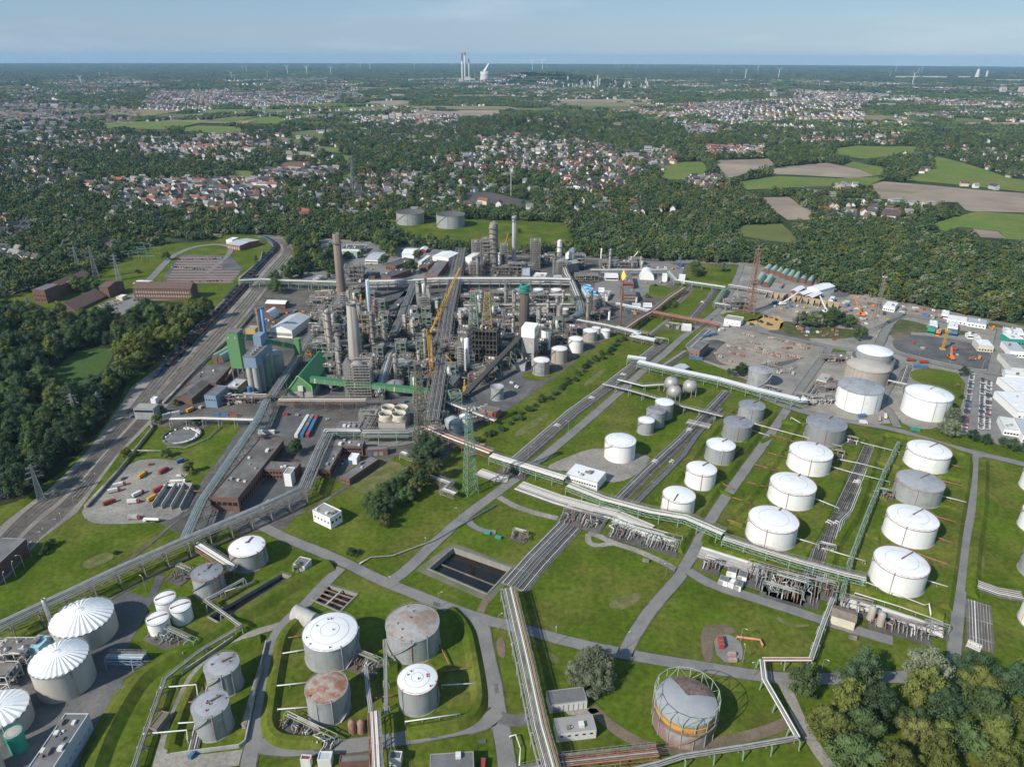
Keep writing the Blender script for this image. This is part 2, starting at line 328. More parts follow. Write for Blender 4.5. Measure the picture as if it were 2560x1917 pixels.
TANKLAWN=[P('B',*p) for p in[(240,1160),(900,1165),(1450,1185),(1500,1280),(1470,1350),(1100,1385),(800,1340),(560,1330),(440,1310),(330,1230)]]
sheet("lawn",None,TANKLAWN,LAWN,0.3);KEEP_CLEAR.append([p[:2] for p in TANKLAWN])
sheet("lawn",'B',[(1480,1270),(1980,1275),(1940,1330),(1560,1345)],ROUGH,0.3)
def yard(pts,m,z=0.14,t='O',smooth=0,name="yard"):return sheet(name,t,pts,m,z,smooth)
yard([(575,590),(600,545),(640,524),(760,522),(900,534),(1230,552),(1430,564),(1490,570),(1478,600),(1440,640),(1380,690),(1310,730),(1150,850),(1010,938),(955,1000),(880,975),(800,1010),(745,1045),(690,1015),(655,1100),(610,1145),(520,1150),(470,1130),(400,1160),(345,1130),(420,1060),(520,925),(500,905),(440,925),(330,920),(320,890),(400,850),(470,775),(510,720),(560,640)],YARD)
yard([(640,524),(760,522),(900,534),(1000,541),(985,610),(740,612),(640,600),(600,590),(610,545)],ASPH,0.18)
yard([(680,700),(960,700),(1000,860),(960,905),(700,865),(640,840),(640,760)],DARKYARD,0.18,smooth=1)
yard([(1000,800),(1130,770),(1190,760),(1150,850),(1060,905),(1000,920)],DARKYARD,0.18,smooth=1)
yard([(1330,560),(1480,570),(1470,600),(1390,640),(1330,660),(1280,640),(1290,590)],ASPH,0.18,smooth=1)
yard([(560,880),(640,880),(700,890),(690,960),(640,985),(560,960),(540,910)],DARKYARD,0.18,smooth=1)
yard([(405,1080),(540,905),(650,950),(690,1010),(610,1150),(470,1140)],DARKYARD,0.16,smooth=1)
yard([(1560,650),(1600,575),(1640,566),(1720,580),(1900,640),(2060,690),(2300,740),(2300,980),(2130,945),(2080,920),(1930,905),(1880,915),(1760,890),(1700,872),(1640,845),(1570,800),(1490,770),(1480,745),(1540,690)],GRAVEL)
yard([(1590,740),(1700,700),(1760,730),(1730,780),(1650,800),(1560,790)],YARD,0.18,smooth=2)
yard([(1500,740),(1560,730),(1600,770),(1570,795),(1500,770)],YARD,0.19,smooth=2)
yard([(1390,490),(1980,570),(2000,720),(1930,740),(1560,660),(1340,600)],DARKYARD,0.2,'F',2)
yard([(1340,500),(1480,490),(1480,520),(1360,540)],EARTH,0.23,'F',1)
yard([(1840,770),(2080,760),(2211,800),(2211,1260),(2080,1230),(1800,1150)],ASPH,0.2,'F')
yard([(480,390),(600,385),(660,410),(640,480),(560,480),(490,450)],SANDM,0.2,'F',2,"sand");yard([(400,440),(440,405),(500,410),(480,455)],SANDM,0.2,'F',2,"sand")
yard([(960,230),(1100,235),(1090,275),(960,265)],DARKYARD,0.2,'F',1)
yard([(810,860),(880,780),(960,640),(1060,660),(1100,790),(1340,780),(1400,900),(1380,1080),(1240,1090),(1100,1080),(900,1010),(740,1000)],GRAVEL,0.18,'F',1)
yard([(1360,960),(1640,1060),(1660,1120),(1440,1120)],GRAVEL,0.19,'F',1)
yard([(1480,740),(1600,720),(1840,770),(1800,1020),(1690,1040),(1700,920),(1560,830),(1470,790)],LAWN,0.2,'F',1,"lawn")
yard([(230,390),(300,360),(520,360),(520,410),(400,430)],LAWN,0.2,'F',1,"lawn")
yard([(640,420),(730,430),(1100,480),(1180,480),(1100,540),(740,530),(620,490)],ROUGH,0.2,'F',1,"rough_grass")
yard([(1360,400),(1580,440),(1580,470),(1900,490),(1880,520),(1480,490),(1340,500),(1320,560),(1300,570)],ROUGH,0.21,'F',1,"rough_grass")
yard([(250,780),(420,790),(430,850),(330,830)],ROUGH,0.2,'F',1,"rough_grass")
yard([(960,600),(1060,600),(1060,650),(930,680)],LAWN,0.22,'F',1,"lawn")
for pts in([(390,350),(470,340),(640,370),(680,450),(640,500),(400,510)],[(900,100),(1030,100),(1240,110),(1220,230),(1420,250),(1310,370),(1130,440),(1060,560),(900,710),(680,690),(520,640),(780,470),(860,380),(850,230)],[(140,900),(420,720),(620,690),(760,780),(560,960),(420,980),(330,930)]):yard(pts,LAWN,0.22,'N',1,"lawn")
yard([(870,400),(960,310),(1000,330),(920,440),(740,600),(700,590)],EARTH,0.25,'N',1,"earth")
yard([(1150,770),(1250,740),(1420,740),(1390,770),(1280,810),(1200,800)],LAWN,0.22,'E',1,"lawn")
yard([(1560,625),(1590,610),(1550,660),(1440,700)],LAWN,0.22,'E',1,"lawn")
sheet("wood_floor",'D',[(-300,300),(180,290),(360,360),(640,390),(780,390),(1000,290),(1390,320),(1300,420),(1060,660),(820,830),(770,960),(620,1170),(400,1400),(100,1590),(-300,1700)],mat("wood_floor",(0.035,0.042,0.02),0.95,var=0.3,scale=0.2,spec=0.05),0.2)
sheet("reed_clearing",'D',[(380,680),(600,600),(740,600),(720,680),(620,790),(480,890),(330,910),(300,880)],mat("reeds",(0.06,0.1,0.028),0.95,var=0.35,scale=0.35,fine=0.4,bump=0.6,spec=0.05),0.26,1)
RAILBED=[P('G',-420,480),P('D',60,1700),P('D',330,1500),P('D',560,1270),P('D',760,1000),P('D',850,850),P('D',1000,740),P('D',1240,480),P('D',1400,330),P('D',1560,160),P('D',1690,10),P('A',1770,1345),P('A',1720,1290),P('A',1690,1262),P('A',1800,1268),P('A',1900,1330),P('A',1905,1400),P('D',1790,130),P('D',1640,330),P('D',1450,560),P('D',1240,800),P('D',1000,1060),P('D',760,1300),P('D',500,1660),P('G',260,190),P('G',60,420),P('G',-420,900)]
sheet("railway_bed",None,RAILBED,BALLAST,0.24)
sheet("railway_bed",'O',[(600,508),(760,519),(1000,533),(1230,545),(1430,557),(1640,569),(1800,600),(1960,655),(2211,705),(2700,810),(2700,818),(2211,712),(1960,662),(1800,607),(1640,575),(1430,563),(1230,551),(1000,539),(760,525),(600,514)],BALLAST,0.32)
def track(pts,label=None):
 pts=chaikin(pts,2)
 kind(ribbon(pts,2.5,0.27,0).build("railway_track",mat("sleepers",(0.115,0.098,0.082),0.95,var=0.45,scale=0.25,col2=(.18,.16,.13),k2=.58,scale2=.08)),'structure')
 mb=MB()
 for s_ in(-0.75,0.75):
  off=[]
  for i,p in enumerate(pts):
   d=(pts[min(i+1,len(pts)-1)]-pts[max(i-1,0)]);d.z=0;d.normalize();off.append(p+Vector((-d.y,d.x,0))*s_)
  for a,b in zip(off[:-1],off[1:]):mb.bar((a.x,a.y,0.36),(b.x,b.y,0.36),0.2,0.16)
 kind(mb.build("rail",DARKST),'structure')
def lerp_line(A,B,k):return[a.lerp(b,k) for a,b in zip(A,B)]
_lft=[P('G',-300,540),P('D',120,1680),P('D',380,1500),P('D',600,1280),P('D',800,1040),P('D',960,830),P('D',1240,500),P('D',1400,345),P('D',1560,180),P('D',1700,20),P('A',1785,1345),P('A',1740,1295),P('A',1640,1268)]
_rgt=[P('G',-300,820),P('G',230,190),P('D',480,1640),P('D',740,1290),P('D',980,1050),P('D',1220,790),P('D',1440,545),P('D',1540,430),P('D',1630,320),P('D',1770,130),P('A',1895,1390),P('A',1880,1330),P('A',1780,1268)]
TRK=[lerp_line(_lft,_rgt,k) for k in(0.04,0.15,0.27,0.38,0.62,0.73,0.84,0.95)]
for i,tr in enumerate(TRK):track(tr)
for k_,q in enumerate((.2,.5,.56,.9)):sheet("gravel_patch",None,[TRK[1][i].lerp(TRK[6][i],q+d_) for i,d_ in((3+k_,-.05),(4+k_,-.04),(5+k_,.0),(4+k_,.07),(3+k_,.05))],mat('weedy_ballast',(.13,.125,.07),.95,var=.4,scale=.2,col2=(.2,.18,.15),k2=.5,scale2=.1),.25,1)
track([P('D',1500,1400),P('D',1240,1656),P('G',1130,70),P('G',960,230),P('G',560,500)]);track([P('G',1990,0),P('G',1500,170),P('G',1000,410),P('G',400,740),P('G',-100,980)]);track([P('L',1060,1400),P('L',650,1656),P('E',20,1500),P('G',1990,10)])
track([P('D',1600,1120),P('D',1440,1330),P('D',1200,1656)])
for a in(0.4,0.75):track([P('O',x,y+a*5) for x,y in[(640,511),(760,519),(1000,533),(1230,545),(1430,557),(1640,569),(1800,600),(1960,655),(2211,705),(2600,795)]])
def road(t,pts,w,m=ASPH,z=0.3,name="road"):
 g=[P(*p) if isinstance(p[0],str) else P(t,*p) for p in pts]
 if m is ASPH:kind(ribbon(g,w+1.1,z-.06).build("road_verge",mat("road_verge",(.05,.058,.02),.95,var=.4,scale=.3,col2=(.12,.11,.07),k2=.5,scale2=.1)),'structure')
 return kind(ribbon(g,w,z).build(name,m),'structure')
road('H',[('G',1640,60),('G',1780,150),('G',2207,320),(200,425),(330,480),(600,590),(900,700),(1110,745),(1480,850),(1850,930),('I',60,1000),('I',350,1045),('I',620,1085),('I',1090,1085),('I',1500,1070)],6.4)
road('H',[(300,470),(420,390),(600,210),(770,60),('E',860,1640),('E',1010,1530),('E',1190,1395),('E',1420,1210),('E',1700,970),('E',1860,830),('E',1960,735),('N',560,1200),('N',800,970),('N',1000,830),('N',1270,630),('N',1390,400),('N',1480,200),('N',1505,110)],6.6,z=0.33)
road('H',[(860,700),(920,760),(935,900),(985,1100),(1010,1300),(1050,1480),(1075,1656),(1090,1800)],7.0,z=0.33)
road('G',[(2207,370),(2130,440),(1960,625),(1830,735),(1740,900),(1720,1100),(1690,1300),(1650,1480),(1610,1600),(1590,1800)],6.0,z=0.36)
road('G',[(1830,735),(1600,800),(1440,930),(1280,1020),(1200,1150),(1130,1330),(1080,1450),(1020,1660),(1000,1800)],4.2,GRAVEL,z=0.31,name="path")
road('G',[(1640,1510),(1800,1545),(2207,1530),('H',300,1490),('H',700,1420),('H',930,1380),('H',1010,1300)],6.5,z=0.39)
road('G',[(1040,1620),(1200,1640),(1600,1590)],7,GRAVEL,z=0.29,name="path")
road('F',[(960,590),(740,895),(680,985),(560,1170),(380,1420),(200,1670),('I',80,250),('I',0,390),('H',2190,430),('H',2000,640),('H',1870,840),('H',1835,930)],6.2,z=0.36)
road('F',[(480,900),(640,965),(740,1000),(1000,1060),(1340,1115),(1500,1160),(1700,1225),(2000,1300),(2260,1360)],6.5,z=0.42)
road('F',[(1290,960),(1350,1020),(1390,1110)],6,z=0.45)
road('F',[(1460,700),(1400,720),(1370,790),(1300,900),(1290,960)],6,z=0.42)
road('F',[(200,400),(320,440),(540,500),(760,545),(960,592),(1110,610)],7.5,z=0.39)
road('F',[(1270,580),(1330,450),(1400,385),(1500,390),(1700,430),(2060,470),(2260,520)],7.5,z=0.42)
road('F',[(1340,615),(1500,660),(1700,715),(2000,762),(2260,795)],6.5,z=0.45);road('F',[(2070,480),(2040,620),(2010,760)],9,z=0.48)
road('F',[(1908,1290),(1893,1480),(1880,1656),('I',1850,150),('I',1815,350),('I',1788,600),('I',1750,985)],5.6,z=0.39)
road('I',[(40,390),(180,480),(460,565),(700,640),(860,695),(1000,740),(1180,790),(1360,845)],6.2,z=0.45)
road('I',[(640,1085),(690,1190),(780,1400),(880,1560),(970,1680),(1050,1800)],5.0,GRAVEL,z=0.33,name="path")
road('H',[(820,60),(850,100),(930,135),(1000,140)],4,z=0.39);road('E',[(1020,1560),(1120,1620),(1240,1660),('H',1400,50)],4.5,GRAVEL,z=0.3,name="path")
road('H',[(1600,150),(1640,150),(1760,210),(1900,250),(2100,340),(2190,400)],4.2,GRAVEL,z=0.3,name="path");road('H',[(1760,210),(1640,230),(1595,200),(1600,150)],3.6,GRAVEL,z=0.32,name="path")
road('H',[(900,655),(930,590),(960,545)],4,EARTH,z=0.29,name="path");road('H',[(1020,1330),(1080,1360),(1240,1350)],6,DARKYARD,z=0.36)
road('H',[(1620,1270),(1740,1390),(1880,1480),(2050,1550),('I',0,1540),('I',300,1490),('I',600,1410),('I',720,1340)],5,EARTH,z=0.28,name="path")
road('A',[(880,1640),(1000,1520),(1080,1430),(1130,1390),(1250,1340),(1400,1320),(1500,1340)],9,z=0.36);road('A',[(1500,1340),(1480,1395),(1400,1460),(1340,1510)],7,z=0.39);road('A',[(1700,1275),(1800,1285),(1900,1290),('B',0,1310),('B',320,1340),('B',800,1395)],8,z=0.39)
road('B',[(330,1340),(800,1392),(1480,1410),(2000,1440),('C',0,1440),('C',400,1450)],8,z=0.4)
road('C',[(40,725),(120,770),(220,830),(300,900),(330,955)],9,z=0.5);road('C',[(560,740),(600,790),(640,825)],7,z=0.5);road('C',[(720,1015),(800,1080),(890,1150)],9,z=0.5);road('C',[(240,990),(220,1060),(200,1110)],7,z=0.5)
road('B',[(780,640),(800,740),(810,800)],12,z=0.5)
road('D',[(0,260),(120,220),(280,170)],14,z=0.36);road('L',[(600,1290),(1000,1310),(1260,1240)],7,z=0.42)
sheet("car_park",'A',[(1085,1500),(1165,1395),(1490,1395),(1575,1490),(1490,1570),(1050,1580)],DARKYARD,0.33)
for k in range(10):
 y=1408+k*17.5;x0,x1=1160-(y-1400)*0.55,(1440 if y<1480 else 1555-(y-1490)*0.6)
 sheet("car_park_bay",'A',[(x0+6,y),(x1,y),(x1-4,y+8),(x0,y+8)],mat("bay_paving",(0.26,0.17,0.135),0.9,var=0.15,scale=0.2),0.37)
sheet("yard",'D',[(640,330),(700,290),(860,250),(1180,260),(1420,290),(1330,280),(1000,290),(860,330),(800,380),(640,390)],ASPH,0.34)
sheet("vehicle_yard",'D',[(520,1640),(640,1560),(700,1450),(860,1330),(1000,1310),(1180,1330),(1240,1400),(1170,1450),(1260,1480),(1250,1560),(1190,1660),(1080,1720),(700,1740),(560,1720)],GRAVEL,0.3,1)
yard([(1290,1380),(1440,1310),(1640,1235),(1830,1270),(2000,1290),(1990,1340),(1900,1430),(1740,1480),(1560,1400)],GRAVEL,.31,'E',2);yard([(195,805),(330,800),(395,880),(385,985),(230,975)],ASPH,.31,'I',1);yard([(115,760),(180,735),(330,745),(340,800),(200,800),(200,980),(130,975)],EARTH,.28,'I',1,"bare_patch");yard([(1000,825),(1060,820),(1065,965),(1015,940)],EARTH,.28,'H',1,"bare_patch");yard([(1440,1290),(1640,1270),(1680,1310),(1480,1330)],GRAVEL,.28,'H',1)
for q in([(560,1440),(620,1436),(626,1470),(575,1476)],[(880,1484),(935,1480),(940,1505),(890,1508)],[(600,590),(640,604),(630,626),(592,612)],[(985,1120),(1010,1118),(1018,1180),(994,1182)]):sheet("road_patch",'H',q,DARKYARD,.46)
for q in([(1100,240),(1200,265),(1330,300),(1300,420),(1120,390),(1000,350),(1010,300)],[(620,330),(760,345),(900,370),(1000,390),(960,400),(740,385),(600,370)],[(1430,310),(1600,345),(1720,390),(1600,400),(1420,370)],[(240,580),(420,490),(700,540),(850,580),(820,650),(560,700),(300,720),(200,660)]):yard(q,mat("tan_earth",(.3,.255,.2),.95,var=.25,scale=.08,col2=(.22,.19,.155),k2=.5,scale2=.03,fine=.25),.24,'F',2,"earth")
for t,q in(('H',[(1700,600),(1900,520),(1960,560),(1800,660)]),('I',[(560,650),(640,690),(720,740),(820,730),(820,750),(700,755),(600,700)]),('E',[(1100,1150),(1330,1010),(1350,1030),(1150,1180)]),('E',[(1560,830),(1700,720),(1720,740),(1590,850)]),('G',[(520,330),(700,260),(760,300),(560,390)]),('I',[(1900,280),(1960,300),(1950,400),(1890,380)]),('H',[(1330,900),(1420,960),(1400,1000),(1320,950)]),('E',[(20,1380),(180,1300),(390,1330),(420,1420),(240,1560),(60,1500)])):yard([p for p in q],mat("dry_grass",(.15,.135,.05),.95,var=.35,scale=.2,col2=(.085,.105,.02),k2=.5,scale2=.12,fine=.3),.2,t,2,"dry_grass")
# trees
def leaf_mat(name,col,rand=0.3):
 m=mat(name,col,0.85,var=0.38,scale=0.22,rand=rand,spec=0.12,fine=0.2)
 return m
F_GREEN,F_DARK,F_OLIVE,F_GREY,F_AUT=(leaf_mat("foliage_green",(0.074,0.112,0.04)),leaf_mat("foliage_dark",(0.051,0.083,0.038)),leaf_mat("foliage_olive",(0.125,0.145,0.036)),leaf_mat("foliage_grey",(0.15,0.17,0.105)),leaf_mat("foliage_autumn",(0.115,0.12,0.04)))
BARK=mat("bark",(0.1,0.085,0.065),0.95,var=0.3,scale=1.0)
def crown_mesh(name,seed,nclump,nleaf,leaf,rx,rz,z0,m,tall=0.0,core=True):
 """a crown of leaf sprays: clumps spread through an uneven volume, each a shell of small leaf faces"""
 r=random.Random(seed);mb=MB();cl=[]
 for i in range(nclump):
  u=r.uniform(-0.75,1);a=r.uniform(0,2*math.pi);q=math.sqrt(max(0,1-u*u));k=r.uniform(0.45,0.95) if i%3 else r.uniform(0.85,1.08)
  wid=1.0-tall*max(0,u)
  cl.append((Vector((math.cos(a)*q*rx*k*wid,math.sin(a)*q*rx*k*wid,z0+rz+u*rz*k)),r.uniform(0.24,0.42)*rx))
 for c,cr_ in cl:
  for _ in range(nleaf):
   d=Vector((r.gauss(0,1),r.gauss(0,1),r.gauss(0.25,1))).normalized()
   p=c+Vector((d.x,d.y,d.z*0.85))*cr_*r.uniform(0.72,1.1)
   nrm=(d+Vector((r.uniform(-.6,.6),r.uniform(-.6,.6),r.uniform(-.3,.7)))).normalized()
   t=nrm.orthogonal().normalized();t.rotate(Matrix.Rotation(r.uniform(0,6.28),3,nrm));b=nrm.cross(t);s=leaf*r.uniform(0.6,1.3)
   mb.add([p-t*s,p-b*s*.62,p+t*s,p+b*s*.62],[(0,1,2,3)])
 if core:
  for c,cr_ in cl[::2]:
   mb.lathe([(0.01,c.z-cr_*.7),(cr_*.62,c.z-cr_*.3),(cr_*.62,c.z+cr_*.25),(0.01,c.z+cr_*.65)],6,(c.x,c.y),smooth=False)
 return mb.mesh(name,m)
def trunk_mesh(name,seed,H,rx):
 r=random.Random(seed);mb=MB();mb.tube([(0,0,-0.3),(r.uniform(-.2,.2),r.uniform(-.2,.2),H*.4),(r.uniform(-.4,.4),r.uniform(-.4,.4),H*.78)],0.36,7,0.1)
 for k in range(6):
  a=k*1.05+r.uniform(-.3,.3);z=H*r.uniform(.25,.5);l_=rx*r.uniform(.5,.8)
  mb.tube([(0,0,z),(math.cos(a)*l_*.5,math.sin(a)*l_*.5,z+l_*.5),(math.cos(a)*l_,math.sin(a)*l_,z+l_*.85)],0.16,5,0.05)
 return mb.mesh(name,BARK)
TREES={}
for key,m,H,rx,tall,ncl,nl,lf in(("green",F_GREEN,16,7.2,.35,36,105,.44),("dark",F_DARK,17,7.0,.3,36,105,.44),("olive",F_OLIVE,17,6.6,.5,34,105,.43),("grey",F_GREY,17,7.6,.35,38,105,.42),("autumn",F_AUT,15,6.4,.4,34,105,.43)):
 TREES[key]=[(crown_mesh("crown",11*i+len(key),ncl,nl,lf,rx,H*.41,H*.16,m,tall),trunk_mesh("trunk",i,H,rx),rx) for i in range(2)]
def lite(key,m,seed,n=18,nl=16,leaf=.95):return crown_mesh("crown",seed,n,nl,leaf,6.2,6.0,1.0,m,.3,True)
LITE=[lite("green",F_GREEN,1),lite("dark",F_DARK,2),lite("olive",F_OLIVE,3),lite("green",F_GREEN,4),lite("grey",F_GREY,5),lite("dark",F_DARK,6),lite("green",F_GREEN,8),lite("green",F_GREEN,7),lite("dark",F_DARK,9),lite("green",F_GREEN,10),lite("autumn",F_AUT,7)]
def copse(seed):
 r=random.Random(seed);mb=MB()
 for _ in range(26):
  x,y,s,h_=r.uniform(-1,1),r.uniform(-1,1),r.uniform(.13,.24),r.uniform(.6,1.1)
  for k in range(16):
   a,u=r.uniform(0,6.28),r.uniform(-.2,1);q=math.sqrt(max(0,1-u*u));d=Vector((math.cos(a)*q,math.sin(a)*q,u))
   p=Vector((x,y,.5*h_))+Vector((d.x*s,d.y*s,d.z*.5*h_));t=d.orthogonal().normalized();t.rotate(Matrix.Rotation(r.uniform(0,6.28),3,d));b=d.cross(t);e=s*.62
   T_=Vector((1,1,2.0));f=lambda v:p+Vector((v.x*e,v.y*e,v.z*e*2.0))
   mb.add([f(-t),f(-b*.8),f(t),f(b*.8)],[(0,1,2,3)])
 return mb
COPSE=[copse(3).mesh("copse",F_GREEN),copse(4).mesh("copse",F_DARK),copse(5).mesh("copse",F_GREEN),copse(6).mesh("copse",F_OLIVE)]
def spread_group():
 ng=bpy.data.node_groups.new("spread",'GeometryNodeTree')
 ng.interface.new_socket("Geometry",in_out='INPUT',socket_type='NodeSocketGeometry');ng.interface.new_socket("Source",in_out='INPUT',socket_type='NodeSocketCollection')
 ng.interface.new_socket("Geometry",in_out='OUTPUT',socket_type='NodeSocketGeometry')
 n,l=ng.nodes,ng.links;gi,go=n.new("NodeGroupInput"),n.new("NodeGroupOutput")
 ci=n.new("GeometryNodeCollectionInfo");ci.inputs["Separate Children"].default_value=True;ci.inputs["Reset Children"].default_value=True
 ip=n.new("GeometryNodeInstanceOnPoints");ip.inputs["Pick Instance"].default_value=True
 def at(nm,ty):
  a=n.new("GeometryNodeInputNamedAttribute");a.data_type=ty;a.inputs["Name"].default_value=nm;return a.outputs[0]
 l.new(gi.outputs["Geometry"],ip.inputs["Points"]);l.new(gi.outputs["Source"],ci.inputs["Collection"]);l.new(ci.outputs[0],ip.inputs["Instance"])
 l.new(at("size",'FLOAT_VECTOR'),ip.inputs["Scale"]);l.new(at("turn",'FLOAT_VECTOR'),ip.inputs["Rotation"]);l.new(at("pick",'INT'),ip.inputs["Instance Index"]);l.new(ip.outputs[0],go.inputs[0])
 return ng
SPREAD=spread_group()
def scatter(name,pts,size,turn,pick,meshes):
 """uncountable far cover: one object, copies of a few meshes at many points"""
 col=bpy.data.collections.new(name+"_patterns")
 for i,me in enumerate(meshes):col.objects.link(bpy.data.objects.new(f"{name}_pattern_{i:03d}",me))
 me=bpy.data.meshes.new(name);me.from_pydata([tuple(p) for p in pts],[],[])
 for nm,dat in(("size",size),("turn",turn)):
  at=me.attributes.new(nm,'FLOAT_VECTOR','POINT');at.data.foreach_set("vector",np.asarray(dat,dtype=np.float32).ravel())
 at=me.attributes.new("pick",'INT','POINT');at.data.foreach_set("value",np.asarray(pick,dtype=np.int32))
 o=bpy.data.objects.new(name,me);COL.objects.link(o);o["kind"]="stuff"
 md=o.modifiers.new("spread",'NODES');md.node_group=SPREAD
 for it in SPREAD.interface.items_tree:
  if it.in_out=='INPUT' and it.name=="Source":md[it.identifier]=col
 return o
def in_poly(X,Y,poly):
 c=np.zeros(len(X),bool);j=len(poly)-1
 for i in range(len(poly)):
  xi,yi=poly[i][0],poly[i][1];xj,yj=poly[j][0],poly[j][1]
  if yi!=yj:c^=((yi>Y)!=(yj>Y))&(X<(xj-xi)*(Y-yi)/(yj-yi)+xi)
  j=i
 return c
TOWNS=[('A',[(0,780),(250,760),(500,840),(560,920),(380,960),(100,960),(0,900)],30,.15,.5),('A',[(560,930),(800,900),(1500,900),(1800,920),(1800,1000),(1500,1115),(1200,1095),(780,1105),(560,1010)],23,.22,.3),('A',[(1700,850),(2180,840),(2180,900),(1700,910)],17,.02,.12),('A',[(900,640),(1560,610),(1760,680),(1760,780),(1500,840),(1160,790),(900,740)],30,.25,.4),('A',[(-100,420),(600,420),(900,460),(900,540),(500,560),(300,620),(-100,610)],36,.2,.35),('A',[(980,340),(1480,330),(1560,400),(1300,470),(900,450)],34,.3,.3),('A',[(-60,1310),(300,1420),(240,1470),(-60,1450)],20,.25,.3),('A',[(640,1330),(760,1330),(770,1390),(690,1400)],20,.2,.4),('A',[(1450,440),(2200,420),(2200,345),(1500,350)],44,.25,.4),('A',[(-60,1180),(200,1200),(150,1290),(-60,1290)],22,.1,.4),('A',[(-100,640),(300,600),(760,600),(900,640),(500,720),(0,740)],36,.2,.45),('B',[(0,500),(740,490),(800,560),(500,575),(100,560)],34,.15,.3),('B',[(500,780),(900,740),(1250,760),(1500,640),(1750,690),(1900,740),(2100,700),(2200,780),(1900,900),(1850,980),(1600,1000),(1400,950),(1350,880),(1000,860),(600,830)],25,.3,.3),('B',[(100,885),(480,870),(480,920),(150,925)],22,.7,.3),('B',[(0,960),(480,960),(480,1035),(0,1045)],30,.2,.6),('B',[(1880,1130),(2207,1100),(2207,1160),(1900,1160)],22,.4,.3),('B',[(1860,440),(2207,480),(2207,540),(2000,520)],40,.6,.4),('B',[(860,640),(1300,620),(1500,640),(1250,760),(900,740)],30,.1,.45),('C',[(120,700),(540,690),(540,760),(160,760)],19,.75,.15),('C',[(0,420),(700,380),(1180,390),(1180,530),(700,520),(300,560),(0,480)],38,.3,.3),('C',[(740,620),(1420,620),(1420,680),(750,680)],34,.3,.35),('C',[(-10,880),(250,880),(250,1000),(-10,960)],22,.3,.35),('C',[(860,1095),(1060,1080),(1560,1130),(1500,1190),(1100,1170)],26,.4,.4),('C',[(700,330),(1400,360),(1180,400),(700,380)],50,.2,.35),('C',[(0,560),(230,555),(230,620),(40,640)],24,.2,.3),('C',[(1880,850),(2020,880),(2010,892),(1870,880)],24,.8,.2),('C',[(960,930),(1120,935),(1120,970),(980,965)],24,.3,.2),('C',[(1420,480),(1760,470),(1760,510),(1440,500)],44,.2,.5),('C',[(1400,380),(2200,400),(2200,440),(1500,430)],60,.3,.6)]
TOWNW=[([P(t,*p)[:2] for p in pts],sp,red,keep) for t,pts,sp,red,keep in TOWNS]
nr=np.random.default_rng(5)
def grid_pts(d0,d1,sp):
 n=int(d1*1.62/sp);xs=(np.arange(n)-n/2)*sp;ys=np.arange(d0*.75,d1,sp);X,Y=np.meshgrid(xs,ys)
 X,Y=X.ravel()+nr.uniform(-.48,.48,X.size)*sp,Y.ravel()+nr.uniform(-.48,.48,X.size)*sp
 R=np.hypot(X,Y);k=(R>=d0)&(R<d1)&(np.abs(X)<Y*.80+30)
 return X[k],Y[k]
def vnoise(X,Y,s):
 v=np.zeros(len(X))
 for i,(a,b,p) in enumerate(((1,.3,0),(-.4,1.1,1.7),(.8,-.9,3.1),(1.7,1.2,.4),(-1.9,.6,2.2))):v+=np.sin((X*a+Y*b)/s*(1+.31*i)+p)/(1+.3*i)
 return v/2.2
def woods_mask(X,Y,far=False):
 k=np.ones(len(X),bool)
 for q in KEEP_CLEAR+SIGHT:k&=~in_poly(X,Y,q)
 for q,sp,red,keep in TOWNW:k&=~(in_poly(X,Y,q)&(nr.random(len(X))>keep*.6))
 h_=hamlet(X,Y);k&=~((h_>0)&(np.hypot(X,Y)<9500)&(nr.random(len(X))>.42))
 return k
def hamlet(X,Y):return vnoise(X+300,Y,300)+.55*vnoise(X,Y+500,85)-np.where(np.hypot(X,Y)<1250,9,np.where(np.hypot(X,Y)<2600,.24,.12))
NEARPOLY=[]
BANDS={}
def wood_band(d0,d1,sp,szf,name,nm,thin=None):
 X,Y=grid_pts(d0,d1,sp);k=woods_mask(X,Y)
 if thin:k&=thin(X,Y)
 X,Y=X[k],Y[k];n=len(X);Z=np.array([hill(x,y) if y>2000 else 0 for x,y in zip(X,Y)])
 BANDS.setdefault(name,[]).append((np.stack([X,Y,Z],1),szf(n),np.stack([np.zeros(n),np.zeros(n),nr.uniform(0,6.28,n)],1),nr.integers(0,nm,n)))
def sz(lo,hi,zl=.85,zh=1.2):
 def f(n):
  s=nr.uniform(lo,hi,n);return np.stack([s,s,s*nr.uniform(zl,zh,n)],1)
 return f
open_land=lambda t:(lambda X,Y:vnoise(X,Y,170)+.5*vnoise(X+900,Y,60)>t)
wood_band(560,1500,9.5,sz(.72,1.22),"woodland",len(LITE))
wood_band(1500,3000,14.5,sz(.9,1.5),"woodland",len(LITE),open_land(-1.0))
def csz(w0,w1,h0,h1):
 def f(n):s=nr.uniform(w0,w1,n);return np.stack([s,s,nr.uniform(h0,h1,n)],1)
 return f
wood_band(3000,6500,46,csz(20,36,9,17),"far_woods",len(COPSE),open_land(-.75))
wood_band(6500,28000,150,csz(70,120,12,20),"far_woods",len(COPSE),open_land(-.7))
for nm,ms in(("woodland",LITE),("far_woods",COPSE)):scatter(nm,*[np.concatenate(q) for q in zip(*BANDS[nm])],ms)
